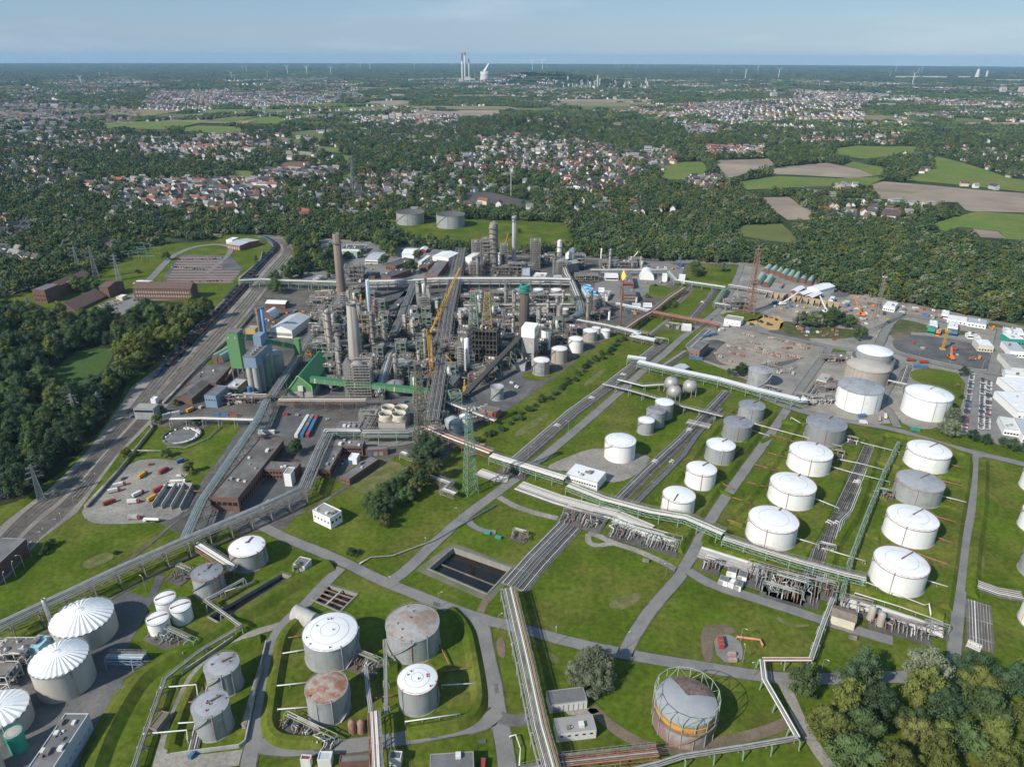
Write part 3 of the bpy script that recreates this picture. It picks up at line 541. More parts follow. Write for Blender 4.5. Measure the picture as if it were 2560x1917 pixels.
# houses of the settlements
ROOFS=[mat("roof_red",(0.22,0.085,0.055),0.85,var=0.15,rand=.2),mat("roof_brown",(0.11,0.07,0.058),0.85,var=0.15,rand=.2),mat("roof_dark",(0.055,0.055,0.06),0.8,var=0.15,rand=.2),mat("roof_grey",(0.2,0.195,0.19),0.85,var=0.15,rand=.2)]
WALLS=[mat("render_white",(0.66,0.645,0.61),0.85,var=0.06,rand=.05),mat("render_cream",(0.58,0.5,0.36),0.85,var=0.06,rand=.1),mat("render_grey",(0.4,0.39,0.37),0.85,var=0.06,rand=.1),mat("house_brick",(0.24,0.12,0.085),0.9,var=0.1,rand=.2)]
CHIM=mat("chimney_brick",(0.18,0.1,0.08),0.9)
def house_meshes(L,Wd,e,r):
 w=MB();w.prism([(-L/2,-Wd/2),(L/2,-Wd/2),(L/2,Wd/2),(-L/2,Wd/2)],0,e);w.add([(-L/2,-Wd/2,e),(-L/2,Wd/2,e),(-L/2,0,r-.15)],[(0,1,2)]);w.add([(L/2,-Wd/2,e),(L/2,Wd/2,e),(L/2,0,r-.15)],[(2,1,0)])
 return w,MB().gable(L,Wd,e,r,.45),MB().box((L*.2,Wd*.12,r-.1),(.8,.8,1.8))
HSHAPE=[(10,9,5.6,10),(12,9,6,10.5),(9,8,5,9),(16,10,6.5,11),(22,10,7.5,11.5)]
hr=random.Random(21);HOUSES=[]
for q,sp,red,keep in TOWNW:
 xs=[p[0] for p in q];ys=[p[1] for p in q];a=hr.uniform(-.6,.6);cx_,cy_=sum(xs)/len(xs),sum(ys)/len(ys);R_=max(max(xs)-min(xs),max(ys)-min(ys));n=int(R_*1.5/sp)
 for i in range(-n//2,n//2+1):
  for j in range(-n//2,n//2+1):
   if hr.random()<.1:continue
   u,v=i*sp*1.12+hr.uniform(-.2,.2)*sp,j*sp+hr.uniform(-.12,.12)*sp
   x,y=cx_+u*math.cos(a)-v*math.sin(a),cy_+u*math.sin(a)+v*math.cos(a)
   if inside(x,y,q) and not any(inside(x,y,c) for c in KEEP_CLEAR[:34]):HOUSES.append((x,y,a+hr.choice([0,0,math.pi/2])+hr.uniform(-.06,.06),hr.random()<red*.65))
HOUSES.sort(key=lambda h_:math.hypot(h_[0],h_[1]))
INVIEW=[h_ for h_ in HOUSES if-60<proj((h_[0],h_[1],5))[0]<PW+60]
def pick_roof(red):return 0 if red else hr.choice([1,1,2,2,2,3])
HM={}
def house_parts(si,ri,wi):
 if si not in HM:HM[si]=house_meshes(*HSHAPE[si])
 key=(si,ri,wi)
 if key not in HM:w,r,c=HM[si];HM[key]=(w.mesh("wall",WALLS[wi]),r.mesh("roof",ROOFS[ri]),c.mesh("chimney",CHIM))
 return HM[key]
WN,RN=["white","cream","grey","brick"],["red","brown","dark","grey"]
def link(name,me,par=None,loc=None,rz=0.0,sc=None):
 o=bpy.data.objects.new(name,me);COL.objects.link(o)
 if par:o.parent=par
 if loc is not None:o.location=loc
 if rz:o.rotation_euler.z=rz
 if sc:o.scale=sc
 return o
def side_word(x,y):
 k=x/y;return "west of the railway" if k<-.3 else "behind the works" if k<.22 else "east of the works"
for x,y,a,red in INVIEW[:285]:
 si=hr.choice([0,0,1,2,3,3,4]);ri=pick_roof(red);wi=hr.choice([0,0,0,1,2,3]);w,r,c=house_parts(si,ri,wi)
 lab=f"{WN[wi]} walled {'long row' if si > 2 else 'small detached'} house with {RN[ri]} gabled roof in the settlement {side_word(x, y)}"
 t=thing("house",lab,"house",(x,y,0.2),a,f"{WN[wi]} {'row' if si > 2 else 'detached'} houses with {RN[ri]} roofs {side_word(x, y)}")
 link("wall",w,t);ro=link("roof",r,t);link("chimney",c,ro)
rest=INVIEW[285:]
fx,fy=grid_pts(1250,9500,38);kk=hamlet(fx,fy)>0;kk&=nr.random(len(fx))>np.where(np.hypot(fx,fy)>4500,.5,.2)
for q in KEEP_CLEAR:kk&=~in_poly(fx,fy,q)
rest+=[(x,y,hr.uniform(0,3.1),hr.random()<.13) for x,y in zip(fx[kk],fy[kk])]
far_ms,far_ix,fp=[],{},[]
for x,y,a,red in rest:
 key=(hr.choice([0,1,3,3,4]),0 if red else hr.choice([1,2,3,3]),hr.choice([0,0,0,1,2]))
 if key not in far_ix:
  si,ri,wi=key
  if si not in HM:HM[si]=house_meshes(*HSHAPE[si])
  w,r,c=HM[si];mb=MB().add(w.v,w.f);n0=len(mb.f);mb.add(r.v,r.f);me=mb.mesh("far_house",WALLS[wi]);me.materials.append(ROOFS[ri])
  me.polygons.foreach_set("material_index",[0]*n0+[1]*(len(mb.f)-n0));far_ix[key]=len(far_ms);far_ms.append(me)
 s_=1.0+.55*max(0,(math.hypot(x,y)-3000)/6000);fp.append(((x,y,hill(x,y) if y>2000 else 0),(s_,s_,s_),(0,0,a),far_ix[key]))
scatter("far_houses",*zip(*fp),far_ms)
# trees one can tell apart: woods beside the works, single trees, hedges
tr=random.Random(77)
TREE_PROTO={}
def tree(key,x,y,s,sv,label,group=None,name="tree",z=0.0):
 v=tr.randrange(2);k=(key,v)
 c,t,rx=TREES[key][v]
 e=thing(name,label,"tree" if name=="tree" else "shrub",(x,y,z),tr.uniform(0,6.28),group);e.scale=(s,s,s*sv)
 link("crown",c,e);link("trunk",t,e)
 return e
def fill(t,pts,sp,n0=0):
 q=[P(t,*p)[:2] for p in pts];xs=[p[0] for p in q];ys=[p[1] for p in q];out=[]
 y=min(ys);row=0
 while y<max(ys):
  x=min(xs)+(row%2)*sp/2
  while x<max(xs):
   a,b=x+tr.uniform(-.33,.33)*sp,y+tr.uniform(-.33,.33)*sp
   if inside(a,b,q):out.append((a,b))
   x+=sp
  y+=sp*.88;row+=1
 return out
KINDW={"green":"green leafy","dark":"dark green","olive":"olive green","grey":"grey green","autumn":"browning"}
CAND=[]
def wood(t,pts,sp,mix,s0,s1,where,grp):
 for a,b in fill(t,pts,sp):
  if not(-120<proj((a,b,5))[0]<PW+120 and proj((a,b,12))[1]<PH+260):continue
  k=tr.choice(mix);s=tr.uniform(s0,s1)
  CAND.append((s/math.hypot(a,b,CAM_H),k,a,b,s,f"{KINDW[k]} tree standing {where}",f"{KINDW[k]} trees {grp}"))
wood('I',[(690,1110),(760,1100),(880,1110),(960,1150),(1060,1170),(1110,1100),(1200,1070),(1330,1080),(1430,1080)],12.5,["green","dark","green","olive"],.65,.9,"at the ragged front of the corner wood beside the asphalt road","at the front of the corner wood")
wood('I',[(700,1160),(960,1180),(1100,1140),(1450,1085),(1650,1085),(1730,1120),(1800,1080),(2000,1060),(2300,1040),(2300,1750),(980,1750),(860,1430),(730,1220)],13.5,["olive","olive","green","olive","autumn","dark","green","green","olive","olive","dark","grey"],.85,1.2,"in the dense corner wood beside the dirt track","of the corner wood by the dirt track")
wood('D',[(1000,385),(1330,390),(1360,410),(1270,480),(1160,590),(1060,670),(960,730),(830,830),(760,900),(700,1000),(650,900),(720,700),(900,560),(980,470)],14,["olive","olive","green","olive"],.95,1.25,"in the tall olive belt along the coal wagon sidings","of the belt along the coal wagon sidings")
wood('D',[(-200,370),(180,370),(360,440),(640,465),(790,465),(1000,385),(980,470),(900,560),(780,590),(560,620),(380,690),(290,870),(360,930),(500,890),(650,900),(700,1000),(640,1150),(480,1290),(400,1400),(300,1480),(250,1540),(100,1590),(-200,1640)],15,["green","dark","dark","green","olive","dark"],.85,1.3,"in the dark wood between the pylons and the railway","of the dark wood by the railway")
wood('D',[(440,215),(700,215),(720,245),(450,252)],12,["green","olive","green"],.8,1.05,"in the row before the dark brick office wing","before the brick office wing")
wood('D',[(1760,180),(1830,170),(1830,240),(1760,270)],12,["green"],.85,1.0,"beside the grey pipe bridge over the sidings","beside the pipe bridge over the sidings")
wood('A',[(1850,1310),(2050,1290),(2060,1370),(1990,1420),(2180,1440),(2190,1480),(2000,1520),(1880,1560),(1820,1540),(1900,1450),(1920,1390)],13,["green","olive","green","dark"],.8,1.1,"in the clump between the tracks and the workshops","between the tracks and the workshops")
wood('J',[(760,330),(860,300),(960,330),(1040,330),(1040,400),(960,520),(880,480),(760,430)],11,["green","olive","dark"],.9,1.2,"in the tall clump by the white office roof","by the white office roof")
wood('J',[(60,560),(240,520),(290,620),(280,720),(80,700)],11,["dark","green"],.9,1.15,"behind the brown chimney beside the sheds","behind the brown chimney")
wood('N',[(900,150),(990,120),(1030,240),(960,280),(900,240)],10,["green"],.6,.85,"over the grassy railway cut north of the pipe bridge","over the railway cut")
wood('F',[(730,440),(800,420),(880,430),(950,400),(1030,430),(1110,450),(1100,475),(960,470),(740,470)],10,["dark","grey","green"],.7,.95,"in the thicket behind the red scrap yard","in the thicket behind the scrap yard")
wood('L',[(1330,1390),(1440,1340),(1560,1360),(1560,1480),(1480,1640),(1330,1640),(1240,1560)],9.5,["dark","green","dark"],.75,1.0,"in the dark hollow under the rusty pipe bridge","in the hollow under the rusty pipe bridge")
wood('E',[(150,1640),(300,1560),(430,1480),(560,1420),(640,1440),(560,1530),(420,1600),(330,1650)],9.5,["green","dark","green","autumn"],.6,.9,"along the sunken stream by the workshop sidings","along the stream by the workshop sidings")
wood('H',[(60,30),(230,0),(340,-20),(330,60),(240,70),(120,60)],9.5,["green","dark","olive"],.6,.9,"on the bank behind the small valve sheds","on the bank behind the valve sheds")
wood('I',[(560,1000),(640,1010),(640,1030),(560,1020)],9,["green"],.3,.4,"beside the road bend","beside the road bend") if False else None
CAND.sort(key=lambda c:-c[0])
NT=262
for _,k,a,b,s,lab,grp in CAND[:NT]:tree(k,a,b,s,tr.uniform(.8,1.3),lab,grp)
rest=CAND[NT:]
if rest:
 ks=["green","dark","olive","grey","autumn"]
 scatter("far_trees",[(c[2],c[3],0) for c in rest],[(c[4],c[4],c[4]*tr.uniform(.9,1.2)) for c in rest],[(0,0,tr.uniform(0,6.28)) for c in rest],[ks.index(c[1]) for c in rest],[TREES[k][0][0] for k in ks])
def one(t,x,y,key,s,label,sv=1.0,name="tree",group=None):
 p=P(t,x,y);return tree(key,p.x,p.y,s,sv,label,group,name)
def wide_tree():
 p=P('H',1610,1110);e=thing("tree","large silvery willow with several domed heads standing alone on the lawn","tree",p)
 for k,(dx,dy,s,sv) in enumerate([(-4.5,1,.62,.95),(2.2,2.6,.8,1.1),(4.6,-1.5,.6,.95),(0,-3.6,.66,.85),(-2,4.5,.6,.9)]):
  link("crown",TREES["grey"][k%2][0],e,(dx,dy,-1.2),k*1.3,(s,s,s*sv))
 link("trunk",TREES["grey"][0][1],e,(0,0,0),0,(.9,.9,.8));e.scale=(1.2,1.2,1.15)
wide_tree()
one('D',1925,1285,"green",.75,"single round tree between the brick hall and the grey workshop");one('H',290,110,"autumn",.62,"yellowish bushy tree at the edge of the stream bank");one('H',70,290,"dark",.42,"low dark bush beside the narrow lane west of the crossroads",.7,"shrub")
one('E',380,1600,"dark",.5,"dark round shrub on the bank below the stream trees",.8,"shrub");one('F',1815,780,"dark",.55,"small dark tree at the corner of the staff car park",1.0);one('F',1775,850,"olive",.3,"lone small bush on the lawn beside the big white tank",.8,"shrub");one('F',1800,925,"dark",.32,"dark small bush by the car park hedge",.8,"shrub")
for i,(x,y,s) in enumerate([(1745,1080,.75),(1735,1170,.8),(1690,1150,.6),(1870,1200,.55),(1955,1220,.5),(2065,1230,.42),(2125,1265,.58),(2205,1280,.55)]):
 one('F',x,y,"grey" if i<3 else "dark",s,["tall grey shrubby tree by the big white tank","broad grey shrubby tree in front of the staff car park","low grey bush beside the gravel forecourt","first round dark tree in the row below the car park","second round dark tree in the row below the car park","smallest dark tree in the row below the car park","fourth round dark tree in the row below the car park","last dark tree in the row below the car park"][i])
one('F',1140,545,"green",.95,"broad green tree beside the container lane north of the stacked tanks");one('F',350,780,"dark",.55,"dark evergreen clump beside the grey double walled tank");one('F',380,775,"dark",.6,"tallest evergreen of the clump by the grey double walled tank",1.2);one('F',405,770,"dark",.5,"right evergreen of the clump by the grey double walled tank");one('F',300,760,"dark",.28,"small evergreen left of the clump by the grey tank")
one('G',752,280,"dark",.2,"tiny dark bush alone on the sidings lawn",.7,"shrub");one('G',305,250,"green",.36,"green bush beside the siding lamp posts",.9,"shrub");one('G',345,225,"dark",.3,"dark bush next to the lower siding",.9,"shrub");one('G',285,285,"green",.28,"low bush below the siding lamp posts",.9,"shrub")
one('N',1270,190,"grey",.7,"silvery tree beside the parked trucks by the railway");one('N',370,510,"olive",.4,"small round tree beside the green lawn of the control block");one('N',470,360,"dark",.3,"long dark hedge plant above the control block lawn",.5,"shrub")
one('J',610,500,"dark",.75,"dark tree between the white offices and the green shed");one('J',430,520,"green",.7,"green tree in front of the long white roofed shed");one('J',210,490,"olive",.75,"olive tree beside the yellow shed");one('J',860,590,"green",.85,"green tree beside the scaffold store");one('J',1260,520,"olive",.75,"tree behind the dark workshop halls");one('J',1190,700,"green",1.15,"broad green tree between the workshop halls and the pipe bridge");one('J',1410,320,"olive",.85,"single tree on the tank lawn near the railway");one('J',200,760,"green",.45,"low tree beside the striped shed roofs")
one('K',560,240,"dark",.35,"small dark bush on the meadow left of the grey stack",.8,"shrub");one('K',665,205,"dark",.5,"dark bush on the meadow right of the grey stack",.8,"shrub");one('A',1080,1425,"green",.75,"round tree at the entrance of the substation",1);one('A',890,1510,"dark",.5,"dark bush on the substation lawn",.6,"shrub");one('A',1660,1440,"dark",.35,"slim tree on the lawn beside the car park",1.6)
one('A',420,1490,"dark",1.25,"very large dark tree beside the west houses");one('A',400,1440,"green",1.2,"large green tree behind the dark one beside the west houses")
one('G',1935,395,"grey",.42,"grey bush on top of the outfall shed",.8,"shrub")
for i,(x,y,s) in enumerate([(820,1300,.55),(1080,1290,.45),(1230,1400,.6),(1050,1010,.45),(1020,1075,.55),(1275,1085,.45),(1140,960,.4)]):one('D',x,y+10,"green" if i%2 else "olive",s,["olive bush along the grey pipe by the siding lawn","green bush above the trackside pipe","olive bush beside the vehicle yard","green bush by the rusty shed roof","olive tree next to the round pond","green bush behind the round pond","olive bush below the rusty shed"][i],.9,"shrub")
hedge=[]
for i,p in enumerate(resample([P('E',880,1225),P('E',1180,1030),P('E',1480,820),P('E',1720,625),P('E',1850,540)],6.2)):
 q=(p.x+tr.uniform(-3,3),p.y+tr.uniform(-3,3));tree(tr.choice(["dark","green","dark"]),q[0],q[1],tr.uniform(.26,.4),.75,"dark green shrub in the long hedge along the grass bank of the works","shrubs of the hedge along the grass bank","shrub")
for i,p in enumerate(resample([P('N',220,900),P('N',380,760)],6)):tree("dark",p.x,p.y,tr.uniform(.35,.45),.7,"dark shrub in the shaded cut below the rust red pipes","shrubs in the shaded cut","shrub")
for i,p in enumerate(resample([P('N',560,640),P('N',700,620),P('N',720,560)],7)):tree("green",p.x,p.y,tr.uniform(.32,.42),.7,"green shrub at the end of the overgrown track bed","shrubs on the overgrown track bed","shrub")
# storage tanks
T_WHITE=mat("tank_white",(0.76,0.75,0.72),0.5,var=0.08,scale=0.4,streak=True,col2=(0.66,0.6,0.5),k2=0.67,scale2=0.3)
T_GREY=mat("tank_grey",(0.36,0.37,0.365),0.5,metal=0.2,var=0.16,scale=0.5,streak=True,col2=(0.27,0.275,0.27),k2=0.6,scale2=0.2)
T_DGREY=mat("tank_dark_grey",(0.27,0.275,0.275),0.55,metal=0.2,var=0.16,scale=0.5,streak=True)
T_TAN=mat("tank_tan",(0.36,0.32,0.27),0.6,var=0.14,scale=0.5,streak=True)
T_CONC=mat("tank_concrete",(0.42,0.39,0.34),0.8,var=0.1,scale=0.25,streak=True)
R_WHITE=mat("tank_roof_white",(0.76,0.76,0.75),0.55,var=0.07,scale=0.3,col2=(0.62,0.6,0.56),k2=0.63,scale2=0.12)
R_GREY=mat("tank_roof_grey",(0.38,0.385,0.385),0.5,metal=0.2,var=0.15,scale=0.3,col2=(0.3,0.3,0.3),k2=0.56,scale2=0.1)
R_DGREY=mat("tank_roof_dark",(0.25,0.26,0.275),0.5,metal=0.2,var=0.2,scale=0.3,col2=(0.32,0.32,0.33),k2=0.55,scale2=0.12)
R_RUST=mat("tank_roof_rust",(0.36,0.3,0.26),0.75,var=0.25,scale=0.3,col2=(0.26,0.12,0.06),k2=0.5,scale2=0.22)
R_MIX=mat("tank_roof_stained",(0.34,0.335,0.32),0.65,var=0.18,scale=0.3,col2=(0.27,0.19,0.14),k2=0.52,scale2=0.11)
R_TAN=mat("tank_roof_tan",(0.4,0.36,0.31),0.75,var=0.12,scale=0.15)
RIM_R=mat("tank_rim_rust",(0.3,0.17,0.11),0.8,var=0.3,scale=0.8);RIM_G=mat("tank_rim_grey",(0.3,0.3,0.3),0.6,var=0.2,scale=0.8);PLINTH=mat("tank_plinth",(0.25,0.24,0.22),0.9,var=0.2,scale=0.5)
def tank_fit(t,x,yb,yl,w):
 """ground circle and height from the survey: lowest point of the wall, front lip, width"""
 p=P(t,x,yb);r=w/2*mpp(p,t)
 for _ in range(4):
  d=Vector((p.x,p.y,0)).normalized();c=p+d*r;u=c.x/(c.y*_cp+CAM_H*_sp);r=w/2*mpp(c,t)/math.sqrt(1+(u*_cp)**2)/1.02
 return c,r,rise(p,t,yl)
def lines_on_roof(mb,r,dome,z,n,w=.14):
 for k in range(n):
  a=2*math.pi*k/n;pts=[]
  for q in(0.12,.35,.6,.8,.98):pts.append((math.cos(a)*r*q,math.sin(a)*r*q,z+dome*(1-q*q)+.04))
  for u,v in zip(pts[:-1],pts[1:]):mb.bar(u,v,w)
TANKS=[]
def tank(t,x,yb,yl,w,label,wall=T_WHITE,roof=R_WHITE,rim=RIM_R,dome=None,arm=None,stair=-2.2,seg=64,ribs=0,rings=(),poles=(),seams=2,plinth=True,fixtures=0,group=None,cat="tank",name="storage_tank"):
 c,r,H=tank_fit(t,x,yb,yl,w);base=0.15
 e=thing(name,label,cat,(c.x,c.y,base),0,group);dome=r*.13 if dome is None else dome
 toward=math.atan2(-c.y,-c.x)
 W_=MB().lathe([(r,0),(r,H)],seg)
 for k in range(1,seams+1):W_.lathe([(r,H*k/(seams+1)-.03),(r+.03,H*k/(seams+1)),(r,H*k/(seams+1)+.03)],seg)
 W_.build("wall",wall,e)
 R_=MB()
 if ribs:
  n=ribs*2;prof=[0.14,.3,.5,.7,.85,1.0];vs=[];fs=[]
  for i,q in enumerate(prof):
   for k in range(n):
    a=2*math.pi*k/n;h_=dome*(1-q**1.7)+(.030*r*q if k%2 else-.012*r*q);vs.append((math.cos(a)*r*q,math.sin(a)*r*q,H+.2+max(h_,-.1)))
  for i in range(len(prof)-1):
   for k in range(n):fs.append((i*n+k,(i+1)*n+k,(i+1)*n+(k+1)%n,i*n+(k+1)%n))
  R_.add(vs,fs);R_.lathe([(r*.14,H+dome*.97),(r*.12,H+dome*1.0),(.02,H+dome*1.02)],24)
 else:
  R_.lathe([(r*q,H+dome*(1-q*q)) for q in(1,.9,.78,.62,.45,.28,.12,.004)],seg)
 ro=R_.build("roof",roof,e)
 if rim:MB().ring((0,0),r,H-.1,.28,seg).build("rim",rim,e)
 if rings:
  mb=MB()
  for q in rings:mb.lathe([(r*q-.1,H+dome*(1-q*q)+.02),(r*q,H+dome*(1-q*q)+.1),(r*q+.1,H+dome*(1-q*q)+.02)],48)
  mb.build("roof_seam",RIM_G,ro)
 if plinth:MB().lathe([(r+.5,-.15),(r+.5,.12),(r,.12)],seg).build("plinth",PLINTH,e)
 hr_=MB()
 for k in range(28):
  a=2*math.pi*k/28;hr_.bar((math.cos(a)*(r+.1),math.sin(a)*(r+.1),H),(math.cos(a)*(r+.1),math.sin(a)*(r+.1),H+1.0),.07)
 hr_.lathe([(r+.06,H+.98),(r+.14,H+.98),(r+.14,H+1.05),(r+.06,H+1.05),(r+.06,H+.98)],56,smooth=False)
 hr_.build("handrail",rim if rim else STEEL,e)
 if stair is not None:
  mb=MB();n=16;a0=toward+stair;a1=a0+(1.15 if H/r<1.2 else 1.7);pr=None
  for k in range(n+1):
   a=a0+(a1-a0)*k/n;p=Vector((math.cos(a)*(r+.5),math.sin(a)*(r+.5),H*k/n))
   if pr is not None:mb.bar(pr,p,.75,.22);mb.bar(pr+Vector((0,0,1)),p+Vector((0,0,1)),.08)
   pr=p
  mb.build("stair",RIM_G if wall is not T_WHITE else STEEL,e)
 for a_,m_ in poles:
  a=toward+a_;MB().tube([(math.cos(a)*(r+.2),math.sin(a)*(r+.2),0),(math.cos(a)*(r+.2),math.sin(a)*(r+.2),H+.3),(math.cos(a)*(r*.93),math.sin(a)*(r*.93),H+.6)],.16,6).build("wall_pipe",m_,e)
 if arm is not None:
  a=toward+arm[0];q0,q1=arm[1],arm[2];f=lambda q:(math.cos(a)*r*q,math.sin(a)*r*q,H+dome*(1-q*q)+.5)
  MB().bar(f(q0),f(q1),.55,.5).build("roof_walkway",RUST,ro)
 if fixtures:
  q_=random.Random(int(abs(c.x)*10))
  for k in range(fixtures):
   a,q=q_.uniform(0,6.28),q_.choice([.15,.5,.55,.86,.88]);z=H+dome*(1-q*q);MB().cyl((math.cos(a)*r*q,math.sin(a)*r*q),.3,z-.1,z+.75,8).build("roof_vent",RED if k%2 else DARKST,ro)
 TANKS.append((c,r,H));return e
RR,GG=RUSTPIPE,RIM_G
def wpole(*a):return[(x,RR) for x in a]
tank('G',600,905,797,425,"largest digester tank with pleated white roof beside the pipe bridge",T_CONC,R_WHITE,None,4.2,None,None,72,30,seams=0,plinth=False)
tank('G',475,1217,1058,392,"pale digester tank with pleated white roof and lower rust free wall",T_CONC,R_WHITE,GG,3.6,None,None,72,30,seams=1,plinth=False,poles=[(.2,DARKST)])
tank('G',75,1490,1395,410,"digester tank with wavy white cover at the near corner",T_CONC,R_WHITE,GG,2.2,None,None,72,22,seams=0,plinth=False,poles=[(-.1,STEEL)])
tank('G',140,1570,1462,122,"small teal green open topped tank with a tan lid",TEAL,R_TAN,TEAL,.3,None,None,40,plinth=False)
tank('G',-22,1740,1600,170,"grey open clarifier tank with tan rim in the near corner",T_CONC,mat("clarifier_water",(0.06,0.055,0.045),0.2),R_TAN,-.6,None,None,48,plinth=False)
for(x,yb,yl,w),lab in zip([(1100,690,600,142),(1195,740,655,142),(1050,812,735,150)],["white silo with rounded foot nearest the road","white silo with a grey cross walkway on top","white silo nearest the pump row"]):
 tank('G',x,yb,yl,w,lab,T_WHITE,R_WHITE,GG,.7,(1.6,-.9,.9),None,40,seams=0,plinth=False)
tank('G',1628,395,295,242,"white roofed grey tank with rusty walkway near the crossroads",T_GREY,R_WHITE,RIM_R,None,(2.6,.1,.75),-1.9,poles=wpole(.5,1.0),fixtures=4)
tank('G',1375,565,452,206,"grey tank with dark stained roof beside the black channel",T_GREY,R_DGREY,RIM_R,None,(2.6,.1,.75),-1.9,poles=wpole(.35,.7),fixtures=5)
tank('G',1480,1203,1068,228,"grey tank with red valves on its roof above its twin",T_GREY,R_GREY,RIM_G,None,(1.9,.05,.7),-2.0,rings=(.45,),poles=[(-.2,GG),(.4,GG)],fixtures=6)
tank('G',1415,1482,1332,242,"grey tank with dull roof nearest the concrete pit wall",T_GREY,R_GREY,RIM_G,None,(1.9,.05,.7),-2.0,rings=(.45,),poles=[(-.1,RUST),(.5,GG)],fixtures=6)
tank('H',-36,1045,905,356,"wide grey tank with clean white roof and red base ring",T_GREY,R_WHITE,RIM_G,None,None,.35,rings=(.35,.7),poles=[(.3,GG)],fixtures=7)
tank('H',480,990,850,346,"wide grey tank with rust stained grey roof",T_GREY,R_MIX,RIM_G,None,None,-1.15,rings=(.33,.66),poles=[(-.1,RUST),(.5,GG)],fixtures=6)
tank('G',2148,1388,1243,275,"grey tank with rust streaked cone roof",T_GREY,R_RUST,RIM_G,None,None,.4,poles=[(.1,GG),(-.6,GG)],fixtures=1)
tank('H',510,1328,1190,260,"grey tank with bright white roof nearest the wide road bend",T_GREY,R_WHITE,RIM_R,None,None,1.6,rings=(.3,.62),poles=[(-.9,STEEL),(1.2,RR)],fixtures=6)
tank('E',1292,778,693,108,"ribbed grey tank with white roof on its own lawn",T_GREY,R_WHITE,RIM_R,poles=wpole(-.9,.4));tank('E',1408,700,617,104,"tan stained tank with white roof behind the ribbed one",T_TAN,R_WHITE,RIM_R,poles=wpole(-.5,.6))
tank('E',1515,630,552,98,"white tank with rusty rim in the row beside the rail line",T_WHITE,R_WHITE,RIM_R,poles=wpole(.9));tank('E',1607,560,498,94,"dull grey tank with pale roof in the row beside the rail line",T_TAN,R_WHITE,RIM_G)
tank('E',1706,535,490,64,"small white tank under the white pipe bridge",T_WHITE,R_WHITE,RIM_G,stair=None);tank('E',1648,505,475,62,"small white tank behind with a red pipe",T_WHITE,R_WHITE,RED,stair=None)
tank('E',1322,612,486,62,"tall white cylinder tank with dark open top",T_WHITE,mat("tank_inside",(0.05,0.045,0.04),0.8),GG,-.8,None,None,poles=[(.1,DARKST)])
tank('E',1010,940,862,84,"grey open topped tank beside the red brick hut",T_GREY,R_GREY,GG,-2.5,None,-1.2);tank('E',725,1168,1140,120,"outer bund ring of the domed grey tank",T_GREY,DARKYARD,GG,-4,None,None,plinth=False,cat="tank wall",name="bund_ring")
tank('E',725,1162,1086,104,"domed grey tank with ribbed roof inside a bund ring",T_GREY,R_GREY,GG,3.0,None,None,poles=[(-.3,GG)],fixtures=1);tank('E',808,1140,1055,84,"white tank half hidden behind the domed grey one",T_WHITE,R_WHITE,RIM_R,stair=None)
tank('L',1010,745,605,205,"dark grey domed tank with red rim behind the green conveyor",T_DGREY,R_DGREY,RED,2.2,(-.2,.2,.9));tank('L',1340,410,322,64,"slim tan vessel tank beside the crawler crane",T_TAN,R_TAN,GG,stair=None);tank('L',1100,490,345,170,"black round tank under the cabin roofs",T_DGREY,R_DGREY,GG,1)
tank('E',1965,1160,1085,108,"front grey tank with white roof of the trio",T_GREY,R_WHITE,GG);tank('E',2025,1115,1025,122,"middle grey tank with dark roof of the trio",T_GREY,R_DGREY,GG,arm=(1.2,-.8,.8));tank('E',2080,1062,970,122,"rear grey tank with white roof of the trio",T_GREY,R_WHITE,GG)
tank('E',1795,1345,1240,202,"lone white tank on gravel beside the white pump house",T_WHITE,R_WHITE,GG,poles=[(-1.4,YELL)],seams=1,rings=(.8,))
tank('O',1460,1119,1087,72,"white tank nearest the bend of the pipe bridge",T_WHITE,R_WHITE,RIM_R,arm=(-.3,.2,.9),poles=wpole(-.6));tank('F',105,1518,1424,200,"white tank with rusty rim second in its row",T_WHITE,R_WHITE,RIM_R,arm=(2.7,.1,.9),poles=wpole(.1))
tank('F',230,1352,1262,190,"grey tank with white roof third in its row",T_GREY,R_WHITE,RIM_G,arm=(2.7,.1,.9),poles=[(.2,GG)]);tank('F',342,1200,1115,190,"dark grey tank with dark roof behind the white roofed one",T_DGREY,R_DGREY,RIM_G,arm=(2.7,.1,.9),poles=wpole(.1));tank('F',432,1082,1000,170,"grey tank with mottled roof at the head of its row",T_GREY,R_DGREY,RIM_G,arm=(2.7,.1,.9),poles=wpole(.1))
tank('F',902,1228,1132,265,"wide dark grey tank with ringed roof at the head of the middle row",T_DGREY,R_DGREY,RIM_G,arm=(2.9,.3,.95),poles=wpole(.1),rings=(.5,.75),fixtures=3);tank('F',800,1422,1325,288,"white tank with rusty rim second in the middle row",T_WHITE,R_WHITE,RIM_R,arm=(2.9,.6,.95),poles=wpole(.1),rings=(.6,))
tank('F',683,1642,1545,305,"white tank third in the middle row",T_WHITE,R_WHITE,RIM_R,arm=(2.9,.6,.95),poles=wpole(-.1),rings=(.6,));tank('I',552,252,140,330,"white tank at the near end of the middle row",T_WHITE,R_WHITE,RIM_R,arm=(2.9,.6,.95),poles=wpole(-.15),rings=(.6,))
tank('F',1555,1400,1308,298,"white tank with scaffold stair at the head of the east row",T_WHITE,R_WHITE,RIM_R,arm=(2.8,-.05,.85),rings=(.6,));tank('F',1492,1620,1520,322,"grey tank with rust runs in the east row",T_GREY,R_GREY,RIM_R,arm=(2.8,-.05,.85),poles=wpole(-1.1,.05),rings=(.45,.75))
